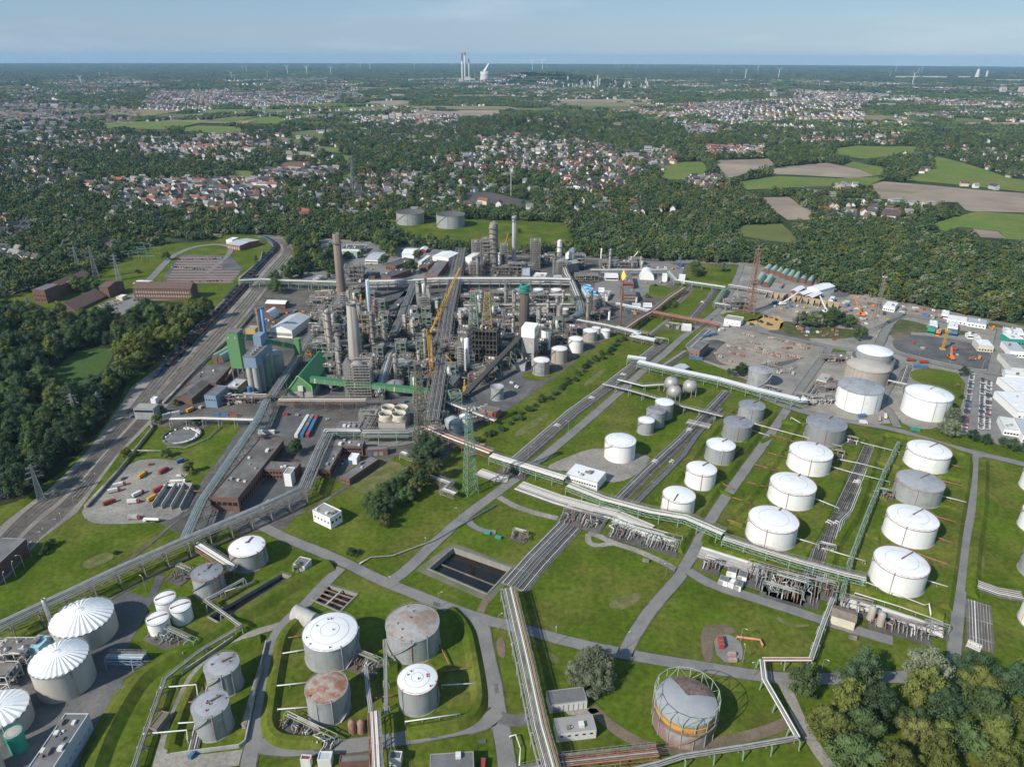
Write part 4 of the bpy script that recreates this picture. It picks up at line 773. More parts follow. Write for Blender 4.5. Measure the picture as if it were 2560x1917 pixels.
tank('I',1435,232,118,345,"white tank second from the near end of the east row",T_WHITE,R_WHITE,RIM_R,arm=(2.8,-.05,.85),poles=wpole(-.1),rings=(.6,));tank('I',1355,542,418,368,"white tank at the near end of the east row",T_WHITE,R_WHITE,RIM_R,arm=(2.8,-.05,.85),poles=wpole(-.1),rings=(.6,))
tank('F',2308,1560,1450,315,"white tank cut by the picture edge highest of its row",T_WHITE,R_WHITE,RIM_R);tank('I',2290,168,70,300,"second tank from the top at the picture edge",T_WHITE,R_WHITE,RIM_R);tank('I',2300,468,350,325,"grey tank cut by the picture edge",T_GREY,R_GREY,RIM_R);tank('I',2320,815,690,380,"white tank with yellow stair post cut by the picture edge",T_WHITE,R_WHITE,RIM_R,poles=[(-.9,YELL)])
tank('F',1210,760,700,282,"white outer shell of the rearmost large tank",T_WHITE,DARKYARD,GG,-3,None,None,name="bund_ring",cat="tank wall");tank('F',1215,742,648,240,"rearmost large tank with clean white roof and grey band",T_GREY,R_WHITE,GG,3.2,None,None)
tank('F',1170,850,755,292,"large tan roofed tank in the middle of the three",T_TAN,R_TAN,RIM_R,4.0,None,None,poles=[(.2,GG),(-.6,GG)]);tank('F',1115,1020,895,302,"large white walled tank with grey roof and scaffold",T_WHITE,R_GREY,STEEL,2.2,None,-2.3,poles=[(-.5,GG),(.25,GG),(.9,GG)],fixtures=5)
tank('F',1548,1066,940,320,"large white tank with dark curved roof ladder",T_WHITE,R_WHITE,GG,3.2,(2.9,0,.95),-2.5,poles=[(.4,GG),(.9,GG)]);tank('F',485,866,850,158,"outer ring of the grey double walled tank",T_GREY,DARKYARD,GG,-3,None,None,name="bund_ring",cat="tank wall") if False else None
tank('F',485,866,762,156,"tall grey double walled tank beside the brick scrap yard",T_GREY,R_GREY,GG,1.5,None,-.3,rings=(.8,),fixtures=5,seams=4,poles=[(-.8,GG),(.7,GG)])
for args,lab in(((450,1203,1130,184),"floating roof tank with open top left of its twin"),((710,1225,1146,187),"floating roof tank with open top right of its twin")):
 tank('B',*args,lab,T_GREY,mat("floating_roof",(0.1,0.095,0.09),0.7),GG,-5.0,None,-1.5,seams=0,poles=[(-.2,RUST),(.9,GG)],rings=())
for i,(x,yb,yl,w,m,rm,lab) in enumerate([(1150,1200,1120,70,T_TAN,R_WHITE,"tan tank with white cone roof before the pipe corner"),(1212,1208,1130,84,T_TAN,R_WHITE,"wider tan tank with white cone roof under the pipe corner"),(970,1182,1118,92,T_TAN,R_TAN,"tan tank between the brown chimney and the white ones"),(880,1172,1118,40,T_WHITE,R_WHITE,"narrow white tank right of the brown chimney"),(460,932,905,128,T_GREY,R_WHITE,"low white domed cover west of the brown chimney"),(890,924,900,124,T_GREY,R_WHITE,"low white domed cover east of the brown chimney"),(1105,926,903,134,T_GREY,R_WHITE,"low white domed cover nearest the slanting pipe bridge"),(660,928,900,110,T_GREY,R_GREY,"low grey domed cover behind the brown chimney"),(1133,1018,985,175,T_DGREY,R_DGREY,"low dark tank on a grassy mound")]):
 tank('K',x,yb,yl,w,lab,m,rm,GG,None,None,None,40,seams=0)
yard([(1010,1060),(1020,1010),(1100,990),(1240,990),(1290,1030),(1250,1060)],ROUGH,0.3,'K',1,"rough_grass")
tank('K',2064,1040,982,34,"slim white vessel tank beside the brick control block",T_WHITE,R_WHITE,None,None,None,None,24,seams=0,plinth=False);tank('K',1740,1252,1155,30,"slim white vessel tank by the flare mast",T_WHITE,R_WHITE,None,None,None,None,24,seams=0,plinth=False)
tank('K',1415,1620,1580,120,"dark round tank",T_DGREY,R_DGREY) if False else None
def sphere_tank(t,x,yb,r_px,label):
 p=P(t,x,yb);r=r_px*mpp(p,t);e=thing("sphere_tank",label,"tank",(p.x,p.y+r*.6,.15));z=r*1.35
 MB().lathe([(max(.02,r*math.sin(a)),z-r*math.cos(a)) for a in[math.pi*k/18 for k in range(19)]],36).build("shell",mat("sphere_paint",(0.36,0.35,0.33),.45,metal=.25,var=.12,scale=.4),e)
 for k in range(8):
  a=2*math.pi*k/8;MB().tube([(math.cos(a)*r*.98,math.sin(a)*r*.98,0),(math.cos(a)*r*.98,math.sin(a)*r*.98,z)],.3,6).build("leg",STEEL,e)
 mb=MB();mb.cyl((0,0),r*.25,z+r*.97,z+r*1.04,16);mb.ring((0,0),r*.25,z+r*1.12,.08,16);mb.build("top_platform",RUST,e)
 MB().lathe([(r+.02,z-.1),(r+.12,z),(r+.02,z+.1)],36).build("girth_seam",GREYST,e)
for x,y,rp,lab in[(665,1640,84,"rearmost silver sphere tank beside the white pipe gallery"),(700,1740,84,"front silver sphere tank"),(890,1680,86,"right silver sphere tank nearest the dark grey tank row")]:sphere_tank('N',x,y+10,rp,lab)
def bank(t,pts,w=9,hgt=2.6,name="embankment"):
 g=chaikin([P(*p) if isinstance(p[0],str) else P(t,*p) for p in pts],2);n=len(g);mb=MB();rows=[]
 for off,z in((-w/2,.12),(-w*.14,hgt),(w*.14,hgt),(w/2,.12)):
  row=[]
  for i,p in enumerate(g):
   d=g[min(i+1,n-1)]-g[max(i-1,0)];d.z=0;d.normalize();row.append((p.x-d.y*off,p.y+d.x*off,z*(1 if z<1 else(.25 if i in(0,n-1) else 1))))
  rows.append(row)
 vs=[v for r_ in rows for v in r_];fs=[(j*n+i,(j+1)*n+i,(j+1)*n+i+1,j*n+i+1) for j in range(3) for i in range(n-1)]
 mb.add(vs,fs);return kind(mb.build(name,LAWN),'structure')
bank('G',[(1960,690),(1840,800),(1800,1000),(1760,1250),(1740,1400),(1800,1480),(1950,1500),(2100,1490)],8,2.6);bank('H',[(700,640),(820,760),(855,920),(890,1120),(900,1260),(840,1350),(700,1400),(420,1440)],8,2.6)
bank('G',[(1700,830),(1500,880),(1330,1020),(1230,1180),(1150,1380),(1115,1540)],7,2.2);bank('G',[(2150,345),(1900,470),(1620,650),(1350,820),(1100,950),(900,1080),(760,1300),(660,1500),(600,1660),(560,1800)],12,3.0)
for pts in([(600,1010),(480,1170),(300,1400),(115,1660),('I',-35,270)],[(775,1050),(600,1330),(400,1620),('I',185,130),('I',150,220)],[(330,1000),(180,1160),(0,1400),('E',2050,1600)],[(640,1070),(900,1110),(1050,1140)],[(1180,1180),(1060,1400),(960,1640),('I',790,300),('I',700,420)],[(1290,1160),(1220,1360),(1140,1656),('I',1000,200),('I',930,420)],[(1290,1150),(1600,1200),(1830,1290),(1850,1330),(1830,1500),('I',1780,100),('I',1740,400),('I',1700,640)],[(1950,1310),(1940,1656),('I',1900,200),('I',1870,560)],[('I',130,220),('I',300,270),('I',500,330),('I',700,420)],[('I',940,440),('I',1200,520),('I',1560,640),('I',1700,690)]):bank('F',pts,7.0,2.0)
for pts in([(470,1040),(570,1075)],[(380,1190),(455,1218)],[(270,1325),(325,1350)],[(640,1270),(1000,1340)],[(560,1480),(930,1570)],[('I',250,50),('I',400,100)],[(1240,1330),(1420,1370)],[(1650,1420),(1830,1460)],[(1200,1540),(1330,1580)],[(1640,1600),(1840,1656)],[('I',1100,130),('I',1280,180)],[('I',1560,290),('I',1780,360)],[(180,1490),(330,1560)],[(500,1210),(590,1160)]):bank('F',pts,5,1.3)
# builders for the works
br=random.Random(404)
def V(*a):return Vector(a)
def rail(mb,a,b,z,hgt=1.1,step=3.0,w=.07):
 a,b=V(a[0],a[1],z),V(b[0],b[1],z);n=max(1,int((b-a).length/step));up=V(0,0,hgt)
 mb.bar(a+up,b+up,w);mb.bar(a+up*.5,b+up*.5,w*.8)
 for i in range(n+1):p=a.lerp(b,i/n);mb.bar(p,p+up,w)
def process_unit(t,x,y,w,d,h,label,frame=GREYST,rz=0.0,lev=4.5,vessels=5,dense=1.0,deckm=None,name="process_structure",seed=None,cat="process unit",stack=None,heavy=False):
 p=P(t,x,y);dirv=V(p.x,p.y,0).normalized();c=p+dirv*(d/2);r=random.Random(seed or int(abs(c.x*7+c.y*13)))
 e=thing(name,label,cat,(c.x,c.y,.15),rz);nx,ny,nz=max(1,round(w/5)),max(1,round(d/5.5)),max(1,round(h/lev));fb=MB();bw=.5 if heavy else .36
 xs=[-w/2+w*i/nx for i in range(nx+1)];ys=[-d/2+d*j/ny for j in range(ny+1)];zs=[h*k/nz for k in range(nz+1)]
 for X in xs:
  for Y in ys:top=h*(1 if r.random()<.8 else r.uniform(.6,1.12));fb.bar((X,Y,0),(X,Y,top),bw)
 for z in zs[1:]:
  for Y in ys:fb.bar((-w/2,Y,z),(w/2,Y,z),bw*.8)
  for X in xs:fb.bar((X,-d/2,z),(X,d/2,z),bw*.8)
 for k in range(nz):
  for i in range(nx):
   if r.random()<.4*dense:fb.bar((xs[i],-d/2,zs[k]),(xs[i+1],-d/2,zs[k+1]),bw*.6)
  for j in range(ny):
   if r.random()<.5*dense:fb.bar((-w/2,ys[j],zs[k]),(-w/2,ys[j+1],zs[k+1]),bw*.6);fb.bar((w/2,ys[j+1],zs[k]),(w/2,ys[j],zs[k+1]),bw*.6)
 fb.build("frame",frame,e);deckm=deckm or DARKST
 for k in range(1,nz+1):
  mb=MB();hb=MB();x0,x1=-w/2,w/2;y0,y1=-d/2,d/2
  if r.random()<.55:x0+=w*r.uniform(0,.4)
  if r.random()<.55:x1-=w*r.uniform(0,.4)
  mb.box(((x0+x1)/2,(y0+y1)/2,zs[k]+.1),(x1-x0,(y1-y0)*r.uniform(.7,1),.18))
  dk=mb.build("deck",deckm,e)
  for a,b in(((x0,y0),(x1,y0)),((x1,y0),(x1,y1)),((x0,y1),(x0,y0))):rail(hb,a,b,zs[k]+.15)
  hb.build("handrail",STEEL,dk)
 for k in range(vessels):
  z0=zs[r.randrange(nz)] if r.random()<.6 else 0.2;X,Y=r.uniform(-w*.38,w*.38),r.uniform(-d*.42,d*.3);m=r.choice([STEEL,GREYST,OFFW,T_TAN,RUST,STEEL]);mb=MB()
  if r.random()<.5:
   R,L=r.uniform(.8,1.7),r.uniform(4,8);a=r.choice([0,1.57]);v0=V(X-L/2*math.cos(a),Y-L/2*math.sin(a),z0+R+.5);v1=V(X+L/2*math.cos(a),Y+L/2*math.sin(a),z0+R+.5);mb.tube([v0,v0.lerp(v1,.04),v0.lerp(v1,.96),v1],R,12);mb.build("drum",m,e)
  else:
   R,L=r.uniform(.7,1.5),min(h*1.1-z0,r.uniform(5,12));L=max(3,L);mb.lathe([(.05,z0),(R,z0+R*.5),(R,z0+L),(.05,z0+L+R*.6)],12,(X,Y));mb.build("vessel",m,e)
 pb=MB();pb2=MB()
 for k in range(int(16*dense*(1+w*h/500))):
  X,Y,z=r.uniform(-w/2,w/2),r.uniform(-d/2-1,d/2),r.choice(zs)+r.uniform(.4,2.5);L=r.uniform(3,w*.6);R=r.choice([.15,.2,.28,.4]);q=[V(X,Y,z)]
  for _ in range(r.randint(1,3)):
   s=q[-1];k_=r.random()
   q.append(V(max(-w/2-1,min(w/2+1,s.x+r.choice([-1,1])*L)),s.y,s.z) if k_<.45 else V(s.x,max(-d/2-1.5,min(d/2,s.y+r.choice([-1,1])*L*.6)),s.z) if k_<.65 else V(s.x,s.y,max(.5,min(h*1.05,s.z+r.choice([-1,1])*r.uniform(2,7)))))
  (pb if k%3 else pb2).tube(q,R,6)
 pb.tube([(-w/2,0,1.2),(w/2,0,1.2)],.25,6).tube([(0,-d/2,h*.5),(0,d/2,h*.5)],.2,6).tube([(0,0,.5),(0,0,h)],.2,6);pb.build("pipework_mesh",STEEL,e);pb2.tube([(-w/2,1,h*.4),(w/2,1,h*.4)],.25,6).tube([(1,1,.5),(1,1,h)],.2,6);pb2.build("lagged_pipe_mesh",r.choice([OFFW,GREYST,RUSTPIPE,OFFW]),e)
 if stack:MB().lathe([(stack[0],h*.6),(stack[0]*.85,h+stack[1]),(stack[0]*.6,h+stack[1])],14).build("stack",STEEL,e)
 for sx in(-1,1):
  if r.random()<.5:
   sb=MB()
   for k in range(nz):a,b=((sx*(w/2+.8),-d*.3,zs[k]),(sx*(w/2+.8),d*.25,zs[k+1]));sb.bar(*((a,b) if k%2 else((a[0],b[1],a[2]),(a[0],a[1],b[2]))),.9,.2)
   sb.build("stair",GREYST,e)
 return e
def scaffold(t,x,y,w,d,h,label,name="scaffold_tower",core=None,m=None):
 """a vessel or stack wrapped in boarded scaffolding"""
 p=P(t,x,y);c=p+V(p.x,p.y,0).normalized()*(d/2);e=thing(name,label,"scaffold",(c.x,c.y,.15));r=random.Random(int(c.x*3+c.y));n=max(2,int(h/2.3));mb=MB();fx,fy=max(2,int(w/2.6)),max(2,int(d/2.6))
 for i in range(fx+1):
  for Y in(-d/2,d/2):mb.bar((-w/2+w*i/fx,Y,0),(-w/2+w*i/fx,Y,h+r.uniform(.5,1.6)),.17)
 for j in range(1,fy):
  for X in(-w/2,w/2):mb.bar((X,-d/2+d*j/fy,0),(X,-d/2+d*j/fy,h+r.uniform(.5,1.6)),.17)
 for k in range(n+1):
  z=h*k/n+.9
  for Y in(-d/2,d/2):mb.bar((-w/2,Y,z),(w/2,Y,z),.12)
  for X in(-w/2,w/2):mb.bar((X,-d/2,z),(X,d/2,z),.12)
 mb.build("lattice",STEEL,e)
 for k in range(1,n+1):
  z=h*k/n;b=MB();ww=1.3
  b.box((0,-d/2+ww/2,z),(w,ww,.16));b.box((0,d/2-ww/2,z),(w,ww,.16));b.box((-w/2+ww/2,0,z),(ww,d-2*ww,.16));b.box((w/2-ww/2,0,z),(ww,d-2*ww,.16));b.build("board",m or mat("scaffold_board",(0.3,0.27,0.225),.9,var=.3,scale=.8),e)
 R=min(w,d)*.36
 MB().lathe([(R,0),(R,h*.94),(R*.6,h*1.0),(.05,h*1.03)],18).build("core_vessel",core or GREYST,e)
 return e
def column(t,x,yb,yt,dia,label,m=GREYST,plat=5,name="distillation_column",skirt=True,riser=True,base_z=0.0,cat="column",taper=1.0):
 p=P(t,x,yb);h=rise(p,t,yt);e=thing(name,label,cat,(p.x,p.y,.15));R=dia/2
 MB().lathe([(R*1.15,0),(R,2.5),(R*taper,h-R*.7),(R*.7*taper,h-R*.25),(.05,h)],20).build("shell",m,e)
 for k in range(plat):
  z=h*(k+1)/(plat+.3);a=br.uniform(0,6.28);mb=MB();n=14
  for i in range(n):q0,q1=a+i*.3,a+(i+1)*.3;mb.add([(math.cos(q)*rr,math.sin(q)*rr,z+dz) for dz in(0,.15) for q in(q0,q1) for rr in(R,R+1.4)],[(0,1,3,2),(4,6,7,5),(1,5,7,3),(0,2,6,4)])
  for i in range(0,n+1,2):q=a+i*.3;mb.bar((math.cos(q)*(R+1.4),math.sin(q)*(R+1.4),z),(math.cos(q)*(R+1.4),math.sin(q)*(R+1.4),z+1.2),.09)
  for i in range(n):q0,q1=a+i*.3,a+(i+1)*.3;mb.bar((math.cos(q0)*(R+1.4),math.sin(q0)*(R+1.4),z+1.15),(math.cos(q1)*(R+1.4),math.sin(q1)*(R+1.4),z+1.15),.09)
  mb.build("platform",DARKST,e)
 if riser:
  MB().tube([(R+.5,.2,h*.1),(R+.5,.2,h*.97),(0,.2,h+.9),(0,0,h-.5)],.3,8).build("riser_pipe",STEEL,e)
  mb=MB()
  for s_ in(-.3,.3):mb.bar((s_,-R-.35,1),(s_,-R-.35,h),.09)
  for k in range(int(h/.9)):mb.bar((-.3,-R-.35,1+k*.9),(.3,-R-.35,1+k*.9),.06)
  mb.build("ladder_mesh",STEEL,e)
 return e
def chimney(t,x,yb,yt,r0,r1,label,m,rings=(),cap=None,capm=None,seg=28,ringm=None):
 p=P(t,x,yb);h=rise(p,t,yt);e=thing("chimney",label,"chimney",(p.x,p.y,.15));MB().lathe([(r0,0),(r0+(r1-r0)*.45,h*.4),(r1,h),(r1*.8,h),(r1*.8,h-2)],seg).build("shaft",m,e)
 for q in rings:
  rr=r0+(r1-r0)*min(1,q*1.05);mb=MB().lathe([(rr,h*q),(rr+1.4,h*q),(rr+1.4,h*q+.2),(rr,h*q+.2)],seg,smooth=False)
  for k in range(14):a=k*.4488;mb.bar((math.cos(a)*(rr+1.35),math.sin(a)*(rr+1.35),h*q),(math.cos(a)*(rr+1.35),math.sin(a)*(rr+1.35),h*q+1.2),.1)
  mb.lathe([(rr+1.3,h*q+1.15),(rr+1.42,h*q+1.15),(rr+1.42,h*q+1.28),(rr+1.3,h*q+1.28),(rr+1.3,h*q+1.15)],seg,smooth=False);mb.build("gallery",ringm or DARKST,e)
 if cap:MB().lathe([(r1+.02,h*cap),(r1+.5,h*cap),(r1+.5,h+.2),(r1*.7,h+.2)],seg,smooth=False).build("cap",capm or m,e)
 mb=MB()
 for s_ in(-.3,.3):mb.bar((s_,-r0-.15,1),(s_,-r1-.15,h-1),.1)
 mb.build("ladder_mesh",STEEL,e);return e
RACKPTS=[]
def path_rack(t,pts,w,z,n,label,sup=GREYST,pipes=None,step=12,truss=True,walk=True,name="pipe_bridge",levels=1,cat="pipe rack",roofm=None,thick=.24,legs=True):
 """pipes carried on trestles along a line; surveyed at pipe height"""
 g=[P(q[0],q[1],q[2],z) if isinstance(q[0],str) else P(t,q[0],q[1],z) for q in pts];c=g[0];e=thing(name,label,cat,(c.x,c.y,0));g=[p-V(c.x,c.y,0) for p in g];pipes=pipes or[STEEL,OFFW,GREYST,STEEL,OFFW]
 def off(s_,dz=0.0):
  out=[]
  for i,p in enumerate(g):
   d0=(g[i]-g[i-1]).normalized() if i else None;d1=(g[i+1]-g[i]).normalized() if i<len(g)-1 else None
   d=((d0 or d1)+(d1 or d0)).normalized();k=1/max(.5,d.dot(d1 or d0));out.append(p+V(-d.y,d.x,0)*(s_*k)+V(0,0,dz))
  return out
 for L in range(levels):
  dz=-L*3.0
  for i in range(n):
   s_=(-.5+(i+.5)/n)*w*.86;R=br.choice([.18,.22,.3,.38])*(w/n/.8)**.5*min(1.2,thick/.24);MB().tube(off(s_,dz+R),R,7).build("pipe",pipes[(i+L*2)%len(pipes)] if br.random()<.75 else br.choice(pipes),e)
 st=resample(g,step);RACKPTS.extend((p.x+c.x,p.y+c.y) for p in resample(g,7))
 for i,p in enumerate(st):
  q=st[min(i+1,len(st)-1)] if i<len(st)-1 else p+(p-st[i-1] if i else V(1,0,0));d=(q-p);d.z=0
  if d.length<.01:continue
  d.normalize();nn=V(-d.y,d.x,0);mb=MB()
  for L in range(levels):mb.bar(p+nn*w*.55+V(0,0,-.3-L*3),p-nn*w*.55+V(0,0,-.3-L*3),.4)
  if legs:
   for s_ in(-1,1):a=p+nn*s_*w*.48;mb.bar((a.x+nn.x*s_*.4,a.y+nn.y*s_*.4,0),(a.x,a.y,z-.3),.42)
   if z>5:a,b=p+nn*w*.48,p-nn*w*.48;mb.bar((a.x,a.y,z*.15),(b.x,b.y,z*.75),.25)
  mb.build("trestle",sup,e)
 if truss:
  for s_ in(-.56,.56):
   mb=MB();a=off(s_*w,-.35);b=off(s_*w,-2.3)
   for i in range(len(g)-1):
    mb.bar(a[i],a[i+1],thick);mb.bar(b[i],b[i+1],thick);k=max(1,int((g[i+1]-g[i]).length/4.2))
    for j in range(k):u,v=a[i].lerp(a[i+1],j/k),b[i].lerp(b[i+1],(j+1)/k);mb.bar(u,v,thick*.7);mb.bar(v,a[i].lerp(a[i+1],(j+1)/k),thick*.7)
   mb.build("truss_frame",sup,e)
 if walk:
  mb=MB();a=off(w*.62,.15)
  for i in range(len(g)-1):mb.bar(a[i],a[i+1],.9,.12)
  wk=mb.build("walkway",DARKST,e);hb=MB()
  for s_ in(.58,.68):
   a=off(w*s_ if w>6 else w*.62+(s_-.62)*9,.2)
   for i in range(len(g)-1):
    hb.bar(a[i]+V(0,0,1.1),a[i+1]+V(0,0,1.1),.09);k=max(1,int((g[i+1]-g[i]).length/3))
    for j in range(k+1):u=a[i].lerp(a[i+1],j/k);hb.bar(u,u+V(0,0,1.1),.08)
  hb.build("handrail",STEEL,wk)
 if roofm:
  mb=MB();a=off(0,1.7)
  for i in range(len(g)-1):mb.bar(a[i],a[i+1],w*.95,.25)
  mb.build("cover",roofm,e)
 return e
def pipeway(t,pts,w,n,label,pipes=None,bed=True,step=14,R=(.16,.2,.26,.32)):
 """pipes on low sleepers in a shallow gravel trough"""
 g=[P(*q) if isinstance(q[0],str) else P(t,*q) for q in pts]
 if bed:kind(ribbon(g,w*1.12,.34,0).build("pipe_trough",mat("pipe_trough",(0.12,0.105,0.085),.95,var=.3,scale=.3,col2=(.13,.12,.1),k2=.55,scale2=.08)),'structure')
 c=g[0].copy();e=thing("pipeline_bundle",label,"pipeline",c);g=[p-c for p in g];pipes=pipes or[STEEL,GREYST,DARKST,GREYST,OFFW,STEEL]
 for i in range(n):
  s_=(-.5+(i+.5)/n)*w;out=[]
  for k,p in enumerate(g):d=g[min(k+1,len(g)-1)]-g[max(k-1,0)];d.normalize();out.append(p+V(-d.y,d.x,0)*s_+V(0,0,1.0))
  r_=br.choice(R);MB().tube(out,r_,6).build("pipe",br.choice(pipes),e)
 mb=MB()
 for i,p in enumerate(resample(g,step)):
  j=min(range(len(g)-1),key=lambda q:(g[q].lerp(g[q+1],.5)-p).length);d=(g[j+1]-g[j]).normalized();nn=V(-d.y,d.x,0)*w*.53;mb.bar(p+nn+V(0,0,.6),p-nn+V(0,0,.6),.4,.4);
 mb.build("sleeper_lattice",GREYST,e)
 for p in resample(g,step*4)[1:-1]:
  j=min(range(len(g)-1),key=lambda q:(g[q].lerp(g[q+1],.5)-p).length);d=(g[j+1]-g[j]).normalized();nn=V(-d.y,d.x,0);s0=br.uniform(-.4,.1)*w;q=[p+nn*s0+V(0,0,1),p+nn*s0+V(0,0,2.4),p+nn*(s0+w*.4)+V(0,0,2.4),p+nn*(s0+w*.4)+V(0,0,1)]
  MB().tube(q,.25,6).tube([v+d*2.4 for v in q],.25,6).build("pipe_loop",OFFW,e)
 return e
def roof_rect(t,pts,H):
 g=[P(t,x,y,H) if not isinstance(x,str) else P(x,y,*_) for x,y,*_ in pts];a=(g[1]-g[0]+g[2]-g[3])/2;b=(g[3]-g[0]+g[2]-g[1])/2;c=sum(g,V(0,0,0))/4;return c,a,b
def windows(e,L,z,face,n,ww,wh,parent_rz=0.0,m=None,frame=True):
 """single window panes along a wall: face = (offset vector local, direction local)"""
 o,d=face;k=d.normalized();nn=V(k.y,-k.x,0)
 if nn.dot(o)<0:nn=-nn
 for i in range(n):
  s_=(-.5+(i+.5)/n)*L;p=o+k*s_+nn*.06;mb=MB();q=[p-k*ww/2+V(0,0,z),p+k*ww/2+V(0,0,z),p+k*ww/2+V(0,0,z+wh),p-k*ww/2+V(0,0,z+wh)]
  mb.add(q+[v-nn*.2 for v in q],[(0,1,2,3),(3,2,1,0),(0,4,5,1),(2,6,7,3)]);mb.build("window",m or GLASS,e)
def building(t,pts,H,label,wall=BRICK,roof=FELT,style='flat',ridge=2.5,name="building",parapet=.5,win=None,doors=0,group=None,cat="building",roofkit=0,axis=0,winm=None):
 """roof corners surveyed at eaves height H: near left, near right, far right, far left"""
 c,a,b=roof_rect(t,pts,H);L,Wd=a.length,b.length;rz=math.atan2(a.y,a.x)
 ax=V(math.cos(rz),math.sin(rz),0);ay=V(-ax.y,ax.x,0);Wd=abs(b.dot(ay));L=max(L,.5)
 e=thing(name,label,cat,(c.x,c.y,.1),rz,group);x,y=L/2,Wd/2
 mb=MB().prism([(-x,-y),(x,-y),(x,y),(-x,y)],0,H-(.02 if style=='flat' else 0))
 if style=='gable':
  if axis==0:mb.add([(-x,-y,H),(-x,y,H),(-x,0,H+ridge-.1)],[(0,1,2)]);mb.add([(x,-y,H),(x,y,H),(x,0,H+ridge-.1)],[(2,1,0)])
  else:mb.add([(-x,-y,H),(x,-y,H),(0,-y,H+ridge-.1)],[(0,1,2)]);mb.add([(-x,y,H),(x,y,H),(0,y,H+ridge-.1)],[(2,1,0)])
 if style=='arch':
  mb=MB();n=12;R=x if axis else y;T=y if axis else x;prof=[(math.cos(math.pi*k/n)*R,math.sin(math.pi*k/n)*(H+ridge)) for k in range(n+1)]
  for s_ in(-1,1):mb.add([(u,s_*T,w_) if axis else(s_*T,u,w_) for u,w_ in prof],[tuple(range(n+1)) if s_>0 else tuple(reversed(range(n+1)))])
  mb.build("end_wall",wall,e);ro=MB();vs=[((u*1.02,s_*T*1.01,w_+.1) if axis else(s_*T*1.01,u*1.02,w_+.1)) for s_ in(-1,1) for u,w_ in prof];ro.add(vs,[(k,k+1,n+2+k,n+1+k) for k in range(n)]);ro.sm=[True]*len(ro.f);ro.build("roof",roof,e)
  return e
 mb.build("wall",wall,e)
 if style=='gable':
  ro=MB();ro.gable(L,Wd,H,H+ridge,.4) if axis==0 else ro.gable(Wd,L,H,H+ridge,.4);ro=ro.build("roof",roof,e)
  if axis:ro.rotation_euler.z=math.pi/2
 else:
  mb=MB().box((0,0,H+.05),(L-.1,Wd-.1,.14));ro=mb.build("roof",roof,e)
  if parapet:
   mb=MB();q=.35
   for cx_,cy_,sx,sy in((0,-y+q/2-.03,L+.06,q),(0,y-q/2+.03,L+.06,q),(-x+q/2-.03,0,q,Wd-2*q),(x-q/2+.03,0,q,Wd-2*q)):mb.box((cx_,cy_,H+parapet/2),(sx,sy,parapet))
   mb.build("parapet_trim",wall if parapet>.4 else LFELT,e)
 r=random.Random(int(abs(c.x+c.y*3)))
 for k in range(roofkit):s_=r.uniform(.8,2.2);MB().box((r.uniform(-x,x)*.8,r.uniform(-y,y)*.7,H+.1+s_*.35+(ridge*.5 if style=='gable' else 0)),(s_,s_*r.uniform(.7,1.6),s_*.7)).build("roof_unit",r.choice([STEEL,OFFW,DARKST]),ro)
 if win:
  for face,n,z,ww,wh in win:
   o,d,LL={'s':(V(0,-y,0),V(1,0,0),L),'n':(V(0,y,0),V(1,0,0),L),'e':(V(x,0,0),V(0,1,0),Wd),'w':(V(-x,0,0),V(0,1,0),Wd)}[face];windows(e,LL*.94,z,(o,d),n,ww,wh,m=winm)
 for k in range(doors):MB().box((-x*.6+k*x*.5,-y-.04,1.6),(2.6,.12,3.0)).build("door",r.choice([STEEL,OFFW,BLUE,GREYST]),e)
 return e
def lattice(mb,h,b,tp,n,w=.3,legs=4,z0=0.0):
 f=lambda k,i:V(*((b+(tp-b)*k/n)*q for q in((-.5,-.5),(.5,-.5),(.5,.5),(-.5,.5))[i]),z0+h*(1-(1-k/n)**1.12)) if legs==4 else V((b+(tp-b)*k/n)*.58*math.cos(i*2.094+.5),(b+(tp-b)*k/n)*.58*math.sin(i*2.094+.5),z0+h*k/n)
 for i in range(legs):mb.bar(f(0,i),f(n,i),w)
 for k in range(n):
  for i in range(legs):j=(i+1)%legs;mb.bar(f(k,i),f(k+1,j),w*.6);mb.bar(f(k,j),f(k+1,i),w*.6);mb.bar(f(k+1,i),f(k+1,j),w*.6)
 return mb
def mast(t,x,yb,yt,b,tp,label,m=LGREEN,name="lattice_mast",cat="mast",n=12,w=.3,legs=4,head=None,pl=2):
 p=P(t,x,yb);h=rise(p,t,yt);e=thing(name,label,cat,(p.x,p.y,.1),.5);lattice(MB(),h,b,tp,n,w,legs).build("tower_lattice",m,e)
 for k in range(pl):q=(k+1)/pl;z=h*q;s_=(b+(tp-b)*q)+1.6;MB().box((0,0,z),(s_,s_,.2)).build("platform",DARKST,e)
 if head:mb=MB();[mb.box((math.cos(a)*(tp*.5+.8),math.sin(a)*(tp*.5+.8),h+.6),(.9,.5,.6),a) for a in(0,1.05,2.1,3.14,4.2,5.2)];mb.build("floodlight_frame",OFFW,e)
 return e
def pylon(t,x,yb,yt,label,rz=.4,w=.26):
 p=P(t,x,yb);h=rise(p,t,yt);e=thing("power_pylon",label,"pylon",(p.x,p.y,.1),rz,"lattice power pylons in the wood");lattice(MB(),h,h*.16,.7,10,w).build("tower_lattice",STEEL,e)
 for q,s_ in((.66,.19),(.8,.15),(.93,.11)):
  mb=MB();z=h*q;L=h*s_;mb.bar((-L,0,z),(L,0,z),w*.9);mb.bar((-L,0,z),(0,0,z+h*.04),w*.6);mb.bar((L,0,z),(0,0,z+h*.04),w*.6)
  for u in(-1,-.55,.55,1):mb.bar((L*u,0,z),(L*u,0,z-1.6),.14)
  mb.build("crossarm",STEEL,e)
 return e
